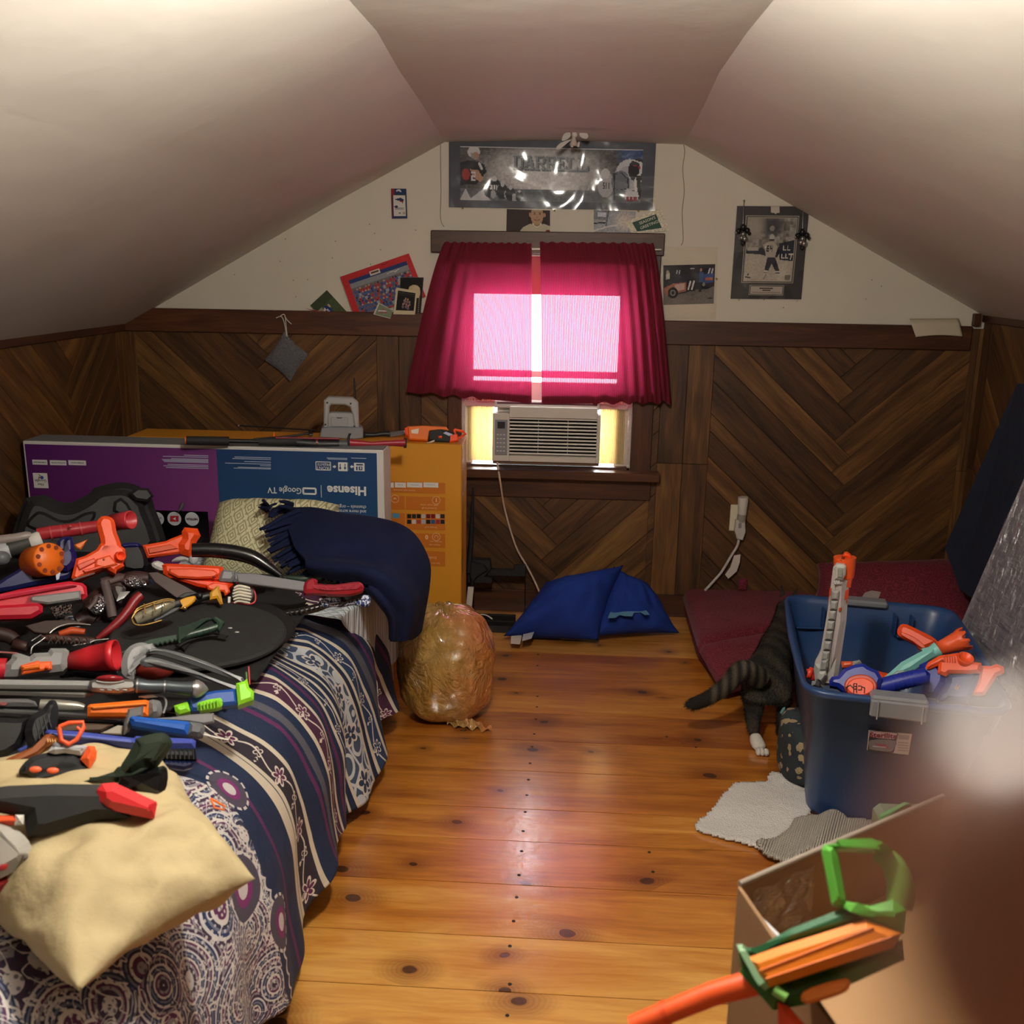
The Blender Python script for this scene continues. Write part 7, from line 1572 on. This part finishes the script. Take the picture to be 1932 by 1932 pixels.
wl_.poly('stock', D7([(476, 1055), (500, 900), (560, 905), (590, 960), (560, 1070)]), .05, PM('a9a8a4', .45), .006, .01); wl_.poly('latch', D7([(515, 1000), (530, 968), (575, 965), (580, 990), (545, 1035), (515, 1020)]), .02, LGREY, .04, .005); wl_.poly('dark_slot', D7([(510, 1022), (540, 1030), (530, 1075), (500, 1060)]), .01, PM('55565a', .5), .036, .002)
wl_.poly('latch', D7([(548, 895), (592, 880), (588, 935), (575, 960), (545, 955)]), .02, PM('9c9c99', .45), .036, .005)
# blue disc launcher
bl = T('disc_blaster', 'blue toy blaster with round orange disc front in the bin beside the tall one', 'toy gun', (1640, 1285), .435, 58, y=-1.66)
BB2 = PM('1a2a8e', .35)
bl.poly('ring', D7([(598, 1040), (615, 1015), (655, 1010), (700, 960), (760, 935), (800, 928), (835, 925), (870, 950), (930, 975), (960, 1030), (940, 1090), (910, 1140), (700, 1120), (655, 1085), (600, 1075)]), .06, BB2, 0, .01)
cx, cy = D7([(812, 1070)])[0]; disc = [(cx + 31 * math.cos(a), cy + 22 * math.sin(a)) for a in [2 * PI * i / 32 for i in range(32)]]; disc2 = [(cx + 26 * math.cos(a), cy + 17 * math.sin(a) + 1.5) for a in [2 * PI * i / 32 for i in range(32)]]
bl.poly('orange_rim', disc, .01, PM('b8401c', .42), .032, .003); bl.poly('orange_disc', disc2, .012, PM('f05020', .42), .036, .003)
INKB = PM('1a1210', .5)
for seg in ([(712, 1078), (742, 1062), (760, 1082)], [(765, 1052), (765, 1115)], [(765, 1052), (785, 1052), (785, 1115)], [(795, 1068), (820, 1070), (818, 1095), (795, 1095)], [(840, 1080), (838, 1118)], [(818, 1075), (840, 1080)], [(770, 1072), (782, 1072)], [(770, 1090), (782, 1090)], [(712, 1078), (720, 1100)]):
    bl.tube('black_marking', D7(seg), 1.0, INKB, .043, 6)
bl.tube('grip', D7([(930, 1080), (1040, 1050), (1160, 1020), (1260, 1000)]), [16, 15.5, 15.5, 15], BB2, -.01, 18, sm=2)
for k in range(6): bl.tube('grip_ring', D7([(1030 + k * 30, 1053 - k * 7.5), (1035 + k * 30, 1052 - k * 7.5)]), 16.4, PM('22349c', .35), -.01, 18)
# second blue and orange blaster
b2 = T('orange_top_blaster', 'blue toy blaster with orange round nozzle on top, at the bin front right', 'toy gun', (1790, 1290), .47, 60, y=-1.62)
b2.poly('body', D7([(1215, 930), (1270, 905), (1340, 910), (1400, 1000), (1390, 1060), (1330, 1160), (1235, 1150), (1250, 1010), (1215, 980)]), .06, BB2, 0, .014); b2.poly('side_body', D7([(1395, 1050), (1420, 990), (1600, 985), (1620, 1030), (1590, 1110), (1540, 1190), (1380, 1180), (1340, 1170)]), .07, PM('18226a', .35), .0, .014, 2)
b2.poly('decal', D7([(1452, 1085), (1478, 1040), (1470, 1080), (1495, 1062), (1478, 1100)]), .002, PM('6c3452', .4), .036, 0)
OR3 = PM('f25a26', .42)
b2.poly('orange_top', D7([(1258, 945), (1275, 915), (1350, 870), (1480, 850), (1500, 900), (1640, 920), (1630, 985), (1560, 992), (1420, 990), (1395, 1010), (1340, 990), (1345, 935), (1290, 960), (1265, 965)]), .055, OR3, .018, .008); b2.hollow('nozzle', *D7([(1520, 905), (1535, 873)]), 15, 14.5, OR3, .03, off2=.045)
for k in range(5): b2.tube('rib', D7([(1385 + k * 18, 862 + k), (1388 + k * 18, 905 + k)]), 1.3, PM('d44a1c', .42), .047, 6)
b2.ball('screw', *D7([(1372, 895)]), (2.4, 2.6), PM('a03010', .5), .047, 1); b2.poly('stock', D7([(1632, 935), (1700, 940), (1740, 925), (1790, 945), (1795, 985), (1745, 1005), (1660, 1140), (1560, 1140), (1610, 1050)]), .05, OR3, .0, .008)
# teal blaster with crowned orange muzzle
tl = T('teal_blaster', 'pale teal toy blaster with jagged crowned orange muzzle leaning out of the bin', 'toy gun', (1730, 1240), .46, 62, y=-1.48)
TE = PM('86cfc8', .4)
tl.poly('body', D7([(965, 1020), (1040, 955), (1090, 910), (1200, 850), (1260, 820), (1330, 800), (1330, 860), (1240, 920), (1170, 970), (1060, 1020)]), .05, TE, 0, .012); tl.poly('grey_panel', D7([(1000, 1010), (1060, 965), (1110, 960), (1140, 985), (1060, 1018)]), .01, PM('7d9894', .4), .026, .003)
tl.tube('neck', D7([(1250, 860), (1300, 840), (1345, 815)]), [14, 12, 14.5], TE, .0, 18)
A_, B_ = tl.pt(*D7([(1345, 815)])[0]), tl.pt(*D7([(1525, 745)])[0]); z_ = (B_ - A_).normalized(); x_ = z_.orthogonal(); Mx = frameM(A_, x_, z_.cross(x_)); L_ = (B_ - A_).length; k_ = tl.k; nT = 32
vs = []; fs = []
for j, (a, r, rin) in enumerate(((0, 12.5, 0), (.35, 15, 0), (.75, 18.5, 0), (1.0, 22, 0))):
    for i in range(nT):
        th = 2 * PI * i / nT; zz = a * L_ + (k_ * 5 * (1 if (i // 2) % 2 else -1) if j == 3 else 0); vs.append(Mx @ V((r * k_ * math.cos(th), r * k_ * math.sin(th), zz)))
for j in range(3): fs += [(j * nT + i, j * nT + (i + 1) % nT, (j + 1) * nT + (i + 1) % nT, (j + 1) * nT + i) for i in range(nT)]
o = MB().add(vs, fs, True).build('crowned_muzzle', PM('f06030', .42), tl); solid(o, .003, -1)
g2 = T('orange_grip', 'orange toy gun grip reaching up inside the bin behind the teal blaster', 'toy gun', (1740, 1205), .45, 60, y=-1.36)
g2.poly('grip', D7([(1065, 690), (1085, 655), (1130, 652), (1230, 700), (1290, 730), (1345, 775), (1300, 805), (1225, 830), (1190, 790), (1100, 745), (1068, 720)]), .045, ORANGE, 0, .012, 2); g2.poly('grip_panel', D7([(1095, 700), (1180, 735), (1260, 800), (1230, 810), (1170, 765), (1095, 725)]), .006, PM('e04a1a', .45), .024, .002, 2)
# small items low in the bin
s1 = T('red_orange_toy', 'small red and orange toy end behind the tall blaster inside the bin', 'toy gun', (1530, 1270), .40, 60, y=-1.60)
s1.hollow('ring', *D7([(480, 985), (452, 975)]), 11, 11, PM('d83c28', .4)); s1.poly('body', D7([(440, 955), (490, 950), (500, 1030), (470, 1030)]), .03, PM('c8301c', .4), -.01, .006)
s2 = T('orange_grey_toy', 'orange and grey toy piece behind the disc blaster in the bin', 'toy gun', (1605, 1252), .40, 60, y=-1.50)
s2.poly('orange_part', D7([(680, 905), (760, 905), (760, 940), (685, 950)]), .04, PM('d85a30', .42), 0, .006); s2.poly('grey_part', D7([(755, 905), (805, 895), (820, 915), (800, 930), (760, 942)]), .04, PM('8f9090', .45), 0, .006)
# filler toys lower down so that the load rests on the bin floor
fl_ = thing('toy_darts_heap', 'dark mixed toy parts filling the bottom of the blue bin under the blasters', 'toys', (.93, -1.55, .02))
rg = random.Random(3)
for i in range(14):
    p = V((rg.uniform(.86, 1.0), rg.uniform(-1.55, -1.2), .05 + .22 * (i / 14))); d = V((rg.uniform(-1, 1), rg.uniform(-1, 1), .2)).normalized() * .07
    MB().tube([p - d, p, p + d], [.018, .026, .02], 10).build('part', [BB2, ORANGE, DGREY][i % 3], fl_)

# ============ cat ============
g = G('dark tabby fur'); co = g.coord(); x_, y_, z_ = g.sep(co)
st_ = ((x_ * 70 + y_ * 55 + g.noise(co, 14, 3) * 7 + z_ * 25).sin() * .5 + .5)
g.set(g.mix(st_ * .8, lin('1a1612'), lin('42382c')), .8); g.bump(g.noise(co, 160, 3), .6, .006); FUR = g.m
WFUR = PM('d8d0c6', .8, bump=.4, scale=160)
def skin(name, nodes, edges, mat, parent, root=0, sub=2):
    me = bpy.data.meshes.new(name); me.from_pydata([n[0] for n in nodes], edges, []); o = bpy.data.objects.new(name, me); link(o, name, parent, None, mat)
    md = o.modifiers.new('skin', 'SKIN'); md.use_smooth_shade = True; me.skin_vertices or None
    for i, n in enumerate(nodes):
        r = n[1]; me.skin_vertices[0].data[i].radius = r if isinstance(r, tuple) else (r, r)
    me.skin_vertices[0].data[root].use_root = True
    s_ = o.modifiers.new('sub', 'SUBSURF'); s_.levels = s_.render_levels = sub; return o
ct = thing('cat', 'dark tabby cat walking away behind the blue bin, tail out, white hind paw', 'cat', (.68, -1.05, 0))
hip = onz(1440, 1245, .205)
H = V((.665, -1.10, .195)); Sh = V((.78, -.76, .19)); sp_ = (Sh - H); ln_ = V((sp_.y, -sp_.x, 0)).normalized()
nodes = [(tuple(H), (.066, .080)), (tuple(H + sp_ * .35 + V((0, 0, .005))), (.066, .082)), (tuple(H + sp_ * .7), (.062, .074)), (tuple(Sh), (.055, .066)),
         (tuple(Sh + sp_ * .22 + V((0, 0, .05))), .036), (tuple(Sh + sp_ * .40 + V((0, 0, .085))), .042), (tuple(Sh + sp_ * .60 + V((0, 0, .07))), .022)]
edges = [(0, 1), (1, 2), (2, 3), (3, 4), (4, 5), (5, 6)]
def leg(base_i, pts):
    prev = base_i
    for p, r in pts: nodes.append((tuple(p), r)); edges.append((prev, len(nodes) - 1)); prev = len(nodes) - 1
f_ = sp_.normalized()
paw = V((.632, -1.165, .014))
leg(0, [(V((.628, -1.10, .145)), .052), (V((.640, -1.08, .105)), .038), (V((.622, -1.165, .075)), .023), (V((.628, -1.175, .032)), .0185)])
leg(0, [(H + ln_ * .055 + V((0, 0, -.05)), .038), (H + ln_ * .06 + f_ * .06 + V((0, 0, -.095)), .024), (H + ln_ * .06 + f_ * -.01 + V((0, 0, -.13)), .016), (H + ln_ * .06 + V((0, 0, -.175)), .014), (H + ln_ * .06 + f_ * .03 + V((0, 0, -.183)), .014)])
for sg in (1, -1): leg(3, [(Sh + ln_ * .04 * sg + V((0, 0, -.06)), .028), (Sh + ln_ * .04 * sg - f_ * .01 + V((0, 0, -.12)), .018), (Sh + ln_ * .04 * sg + V((0, 0, -.17)), .014), (Sh + ln_ * .04 * sg + f_ * .03 + V((0, 0, -.178)), .014)])
b_ = skin('body', nodes, edges, FUR, ct)
hd = Sh + sp_ * .46 + V((0, 0, .095))
for sg in (1, -1): MB().prism([hd + ln_ * sg * .03 + V((0, 0, .02)), hd + ln_ * sg * .012 + V((0, 0, .035)), hd + ln_ * sg * .03 + V((0, 0, .07))], f_, .006, .002).build('ear', FUR, ct)
tp = [H - f_ * .03 + V((-.01, 0, .015)), ony(1402, 1262, -1.17), ony(1375, 1290, -1.19), ony(1345, 1312, -1.19), ony(1315, 1326, -1.18), ony(1294, 1330, -1.17)]
pts_ = smooth_pts([tuple(p) for p in tp], 5, False); n_ = len(pts_)
rads = [.031 - .014 * (i / n_) if i < n_ - 3 else .010 for i in range(n_)]; rads[-1] = .004
g = G('banded tail fur'); X_ = g.sep(g.coord())[0]; g.set(g.mix(((X_ * 210).sin() * .5 + .5) * (X_ > .47), lin('15110e'), lin('5a5140')), .8); g.bump(g.noise(g.coord(), 160, 3), .6, .006); TFUR = g.m
tl_ = MB().tube(pts_, rads, 14).build('tail', TFUR, ct)
skin('paw', [((.626, -1.172, .040), .019), ((.632, -1.200, .020), (.024, .020)), ((.640, -1.235, .014), (.026, .016))], [(0, 1), (1, 2)], WFUR, ct)
for k in (-1, 0, 1): MB().ball((.641 + k * .012, -1.247, .012), (.0095, .015, .0115), nu=12, nv=8).build('toe', WFUR, ct)
# fur strands
bpy.context.view_layer.update(); dg = bpy.context.evaluated_depsgraph_get()
rg = np.random.RandomState(1)
for src, nm, mt, cnt in ((b_, 'body_fur', FUR, 26000), (tl_, 'tail_fur', TFUR, 7000)):
    me = src.evaluated_get(dg).to_mesh(); me.calc_loop_triangles(); vs0 = np.array([v.co for v in me.vertices]); tri = np.array([t.vertices for t in me.loop_triangles]); nr = np.array([t.normal for t in me.loop_triangles])
    ar = np.linalg.norm(np.cross(vs0[tri[:, 1]] - vs0[tri[:, 0]], vs0[tri[:, 2]] - vs0[tri[:, 0]]), axis=1); idx = rg.choice(len(tri), cnt, p=ar / ar.sum())
    r1, r2 = rg.rand(cnt, 1), rg.rand(cnt, 1); fl2 = (r1 + r2) > 1; r1 = np.where(fl2, 1 - r1, r1); r2 = np.where(fl2, 1 - r2, r2)
    p = vs0[tri[idx, 0]] * (1 - r1 - r2) + vs0[tri[idx, 1]] * r1 + vs0[tri[idx, 2]] * r2; n = nr[idx]
    back = np.array([-f_.x, -f_.y, -.25]); 
    if nm == 'tail_fur': back = np.array([-.7, .0, -.6])
    d = n * .45 + back + rg.normal(0, .25, (cnt, 3)); d /= np.linalg.norm(d, axis=1, keepdims=True)
    L_ = rg.uniform(.008, .015, (cnt, 1)); s_ = np.cross(d, n); s_ /= np.linalg.norm(s_, axis=1, keepdims=True) + 1e-9
    v3 = np.stack([p - s_ * .0006, p + s_ * .0006, p + d * L_], 1).reshape(-1, 3)
    m2 = bpy.data.meshes.new(nm); m2.from_pydata(v3.tolist(), [], np.arange(cnt * 3).reshape(-1, 3).tolist()); o = bpy.data.objects.new(nm, m2); link(o, nm, ct, None, mt); o['kind'] = 'stuff'
# floral dark pillow squeezed beside the bin
g = G('dark floral tapestry'); co = g.coord(); vo = g.n('ShaderNodeTexVoronoi'); g.put(vo.inputs['Vector'], co); vo.inputs['Scale'].default_value = 34; d_1 = Q(g, vo.outputs['Distance']); c_1 = g.sep(vo.outputs['Color'])[0]
fl1 = ((d_1 + (g.noise(co, 90, 2) - .5) * .5) < .38) * (c_1 > .6); g.set(g.mix(fl1, g.mix(g.noise(co, 16, 4), lin('161d2a'), lin('2f3d3e')), lin('a08c6a')), .85); g.bump(g.noise(co, 200, 2), .4, .004); FLO = g.m
fpw = thing('floral_pillow', 'dark floral tapestry pillow wedged on the floor left of the blue bin', 'pillow', onz(1465, 1440, 0))
MB().grid(lambda u, v: V((.735 + .075 * math.cos(2 * PI * u) * abs(math.cos(PI * (v - .5))) ** .35 * (1 + .05 * math.sin(v * 9)), -1.36 + .13 * math.sin(2 * PI * u) * abs(math.cos(PI * (v - .5))) ** .35, .095 + .093 * math.sin(PI * (v - .5)) + .004 * math.sin(u * 20))), 40, 30).build('pillow', FLO, fpw, weld=True)
tcl = MB().prism([ony(*p, -1.22) for p in D8([(1095, 1140), (1118, 1130), (1118, 1215), (1085, 1200), (1070, 1180)])], (0, -1, 0), .01, .003).build('cloth', PM('5c8c88', .8)); tag(tcl, 'scrap of teal cloth between the cat and the blue bin', 'cloth')

# white bath mat under the bin corner
TOW = G('white cotton loops'); co = TOW.coord(); n1 = TOW.noise(co, 230, 2); TOW.set(TOW.mix(TOW.noise(co, 8, 3), lin('e2e0da'), lin('f2f0ea')), .95); TOW.bump(n1 + TOW.voro(co, 260) * .6, .8, .006); TOW = TOW.m
KNT = G('oatmeal waffle knit'); co = KNT.coord(); x_, y_, z_ = KNT.sep(co); wv = (x_ * 700 + y_ * 300).sin() * (y_ * 700 - x_ * 300).sin(); KNT.set(KNT.mix(wv * .5 + .5, lin('bab3a6'), lin('dcd6c8')), .95); KNT.bump(wv, .8, .005); KNT = KNT.m
def tz(x, y, f): return .006 if f else .012 + .008 * NZ.noise(V((x * 7, y * 7, 3))) + .003 * NZ.noise(V((x * 40, y * 40, 5)))
o = heap('bath_mat', 'fluffy white bath mat lying on the floor at the foot of the blue bin', 'mat', C8([(340, 415), (430, 320), (520, 215), (600, 198), (680, 196), (700, 158), (760, 160), (830, 190), (900, 300), (860, 400), (740, 540), (600, 500), (450, 460)]), tz, TOW, .008); solid(o, .008)
def tz2(x, y, f):
    if f: return .012
    s_ = (x * .6 + y * .8); return .026 + .020 * max(0, math.sin((x - y * .55) * 42 + 1.2)) + .006 * NZ.noise(V((x * 9, y * 9, 1)))
o = heap('knit_mat', 'rumpled oatmeal knit mat folded in front of the bin beside the white mat', 'mat', C8([(640, 540), (700, 500), (790, 440), (830, 385), (960, 375), (1080, 385), (1225, 410), (1235, 480), (1080, 520), (940, 560), (860, 560), (770, 588)]), tz2, KNT, .007); solid(o, .01)

# ============ carton and green toys near the camera ============
bz = .75
cb = thing('cardboard_box', 'open tall cardboard box with clear tape at the lower right, close to camera', 'box', (.35, -3.1, 0))
CARD = PM('8a6a4a', .7, bump=.1, scale=40, var=.1)
A0_ = onz(1395, 1672, bz); dr = (onz(1560, 1600, bz) - A0_).normalized(); dl = (onz(1381, 1932, bz) - A0_).normalized()
dl = V((dr.y, -dr.x, 0)) * .55 + dl * .45; dl.normalize()
c4 = [A0_, A0_ + dr * .40, A0_ + dr * .40 + dl * .42, A0_ + dl * .42]
for i in range(4):
    a, b = c4[i].copy(), c4[(i + 1) % 4].copy(); a2, b2 = V((a.x, a.y, 0)), V((b.x, b.y, 0)); nn_ = (b - a).cross(a2 - a).normalized()
    MB().prism([a, b, b2, a2], nn_, .005, .001).build('side_panel', CARD, cb)
MB().prism([V((p.x, p.y, .63)) for p in c4], (0, 0, 1), .006).build('inner_flap', PM('a8835c', .7, var=.1), cb)
MB().tube([onz(*q, bz - .05) for q in C8([(590, 790), (690, 890), (745, 945)])], .003, 8).build('tape_edge', PM('d8d8d8', .2), cb); MB().grid(lambda u, v: A0_ + dr * (.02 + .11 * u) + dl * (.008 + .01 * v) + V((0, 0, -.01 - .15 * v + .006 * NZ.noise(V((u * 5, v * 7, 0))))), 16, 20).build('packing_tape', CLEAR, cb)
MB().tube([A0_ + V((0, 0, .003)), A0_ + dr * .4 + V((0, 0, .003))], .004, 6).build('rim_edge', PM('8f8478', .6), cb)
gt = T('green_orange_blaster', 'green toy blaster with orange top and barrel, out of focus on the cardboard box', 'toy gun', (1540, 1800), bz + .06, 52)
LG2 = PM('57a83c', .4); DG2 = PM('1e5c38', .45); OO = PM('ee8420', .42)
gt.poly('body', C8([(545, 985), (600, 1090), (690, 1190), (800, 1150), (1330, 960), (1340, 1060), (880, 1270), (720, 1300), (660, 1230), (560, 1080)]), .06, PM('2e6a2a', .42), -.02, .01); gt.poly('top_cover', C8([(590, 1050), (760, 990), (1160, 865), (1330, 930), (1290, 1000), (700, 1190), (640, 1140)]), .05, OO, .012, .008)
for a_, b_ in (((650, 1110), (1200, 900)), ((680, 1150), (1290, 945))): gt.tube('cover_groove', C8([a_, b_]), 2.4, PM('d86c18', .42), .037, 8)
gt.poly('dark_rail', C8([(560, 1000), (640, 1000), (800, 910), (1050, 812), (1170, 860), (760, 985), (610, 1040)]), .05, DG2, .0, .006)
for k in range(9): gt.tube('rail_tooth', C8([(770 + k * 38, 930 - k * 15.5), (780 + k * 38, 945 - k * 15)]), 3.2, DG2, .02, 6)
gt.poly('front_frame', C8([(545, 985), (575, 985), (660, 1140), (700, 1190), (680, 1205), (620, 1130)]), .06, PM('8fb890', .35), .012, .006)
gt.poly('grip_front', C8([(950, 530), (965, 505), (1015, 510), (1030, 560), (1065, 770), (1040, 800), (1000, 790)]), .045, LG2, .012, .008); gt.poly('grip_top', C8([(965, 505), (1230, 490), (1290, 530), (1240, 545), (1180, 520), (1020, 525)]), .045, LG2, .012, .008)
gt.tube('grip_back', C8([(1210, 530), (1290, 590), (1330, 700), (1320, 800)]), [16, 22, 25, 24], PM('6fa04a', .42), .01, 16, sm=3); gt.poly('grip_base', C8([(1040, 800), (1060, 775), (1180, 800), (1290, 770), (1350, 820), (1340, 930), (1160, 865)]), .05, LG2, .01, .01)
gt.tube('barrel', C8([(30, 1380), (200, 1310), (420, 1220), (640, 1160)]), [20, 21, 22, 24], PM('ee5a24', .42), -.02, 20); gt.tube('barrel_ring', C8([(180, 1318), (205, 1308)]), 23, PM('e04e1c', .42), -.02, 20)
gt.poly('trigger_piece', C8([(740, 1260), (790, 1280), (850, 1350), (900, 1400), (740, 1400)]), .03, PM('e0481c', .42), .0, .006); gt.tube('green_peg', C8([(720, 1200), (780, 1240)]), 9, PM('7cb85c', .4), .03, 12); gt.poly('orange_window', C8([(850, 1230), (900, 1190), (1070, 1145), (1085, 1190), (1040, 1225), (880, 1270)]), .01, PM('d8762c', .42), .022, .003, 2)
gb = T('green_edged_tub', 'dull green edged grey tub corner beside the finger at right, out of focus', 'tub', (1690, 1560), .62, 65)
MB().box((gb.A.x + .14, gb.A.y + .05, .29), (.26, .2, .58), None, .01).build('tub_body', PM('5e6a5c', .5), gb)
gb.poly('side', C8([(1225, 400), (1380, 300), (1700, 300), (1700, 500), (1230, 480)]), .01, PM('5e6a5c', .5), 0, .003); gb.poly('green_rim', C8([(1225, 400), (1228, 350), (1350, 290), (1380, 298), (1250, 385)]), .02, PM('3e7c4c', .45), .006, .004)

# ============ fingertip before the lens ============
def cam3(px, py, d): return CAM + CR @ V(((px - HALF) / FPX * d, (HALF - py) / FPX * d, -d))
hd_ = thing('hand', "person's hand held before the lens, its blurred fingertip fills the lower right corner", 'hand', cam3(2300, 1900, .05))
g = G('skin'); nn = g.noise(g.coord(), 300, 4); g.set(g.mix(nn, lin('96604c'), lin('ac7a64')), .36, 0, .8, Subsurface_Weight=.15, Subsurface_Radius=(.004, .0015, .0008)); g.bump(nn, .2, .0006); SKIN = g.m
ZF = .036
fpath = [(1705, 1730, .0006), (1712, 1730, .0022), (1735, 1730, .0040), (1780, 1732, .0056), (1860, 1734, .0070), (1980, 1736, .0079), (2200, 1742, .0083), (2600, 1760, .0084), (3300, 1880, .0090), (4200, 2180, .0098), (4900, 2590, .0125)]
MB().tube([cam3(x, y, ZF + max(0, x - 2600) * 6e-6) for x, y, r in fpath], [r for x, y, r in fpath], 28).build('index_finger', SKIN, hd_)
nd = [(cam3(4200, 2150, ZF + .010)[:], .0098)]; ed = [(0, 1)]
base = cam3(5000, 2700, ZF + .016); nd.append((base[:], (.018, .013))); ed = [(i, i + 1) for i in range(5)]
up_, ri_, fw_ = CR @ V((0, 1, 0)), CR @ V((1, 0, 0)), CR @ V((0, 0, -1))
pc_ = base + ri_ * .040 - up_ * .030; nd.append((pc_[:], (.040, .016))); ed.append((1, 2)); wr_ = pc_ + ri_ * .055 - up_ * .045; nd.append((wr_[:], (.028, .020))); ed.append((2, 3)); nd.append(((wr_ + ri_ * .05 - up_ * .06)[:], (.030, .024))); ed.append((3, 4))
skin('hand_surface', nd, ed, SKIN, hd_, root=2)
for k in range(3):
    b0 = base + ri_ * (.018 + .002 * k) - up_ * (.020 + .019 * k); L_ = (.036, .034, .028)[k]
    skin('finger', [(b0[:], .0092), ((b0 - ri_ * L_ + fw_ * .004)[:], .0085), ((b0 - ri_ * L_ * 1.45 + fw_ * .022 - up_ * .004)[:], .0078), ((b0 - ri_ * L_ * 1.2 + fw_ * .040 - up_ * .006)[:], .0068)], [(0, 1), (1, 2), (2, 3)], SKIN, hd_)
tb0 = pc_ - up_ * .02 - ri_ * .005 + fw_ * .01; skin('thumb', [(tb0[:], .012), ((tb0 - ri_ * .03 + fw_ * .022 - up_ * .02)[:], .0105), ((tb0 - ri_ * .055 + fw_ * .030 - up_ * .022)[:], .0092), ((tb0 - ri_ * .075 + fw_ * .030 - up_ * .02)[:], .0078)], [(0, 1), (1, 2), (2, 3)], SKIN, hd_)
# ============ ceiling lamp ============
cl = thing('ceiling_lamp', 'small round ceiling lamp with bare glowing globe, just above the frame', 'lamp', (LAMP_POS[0], LAMP_POS[1], zt))
MB().lathe([(0, .0), (0, .07), (-.02, .065), (-.03, .03), (-.06, .028), (-.06, 0)], Matrix.Translation((LAMP_POS[0], LAMP_POS[1], zt))).build('base', PM('e8e4da', .5), cl)
g = G('glowing bulb'); g.set('ffffff', .5, 0, Emission_Color=(1, .93, .82, 1), Emission_Strength=LAMP_POWER)
MB().ball(LAMP_POS, .062).build('bulb', g.m, cl)
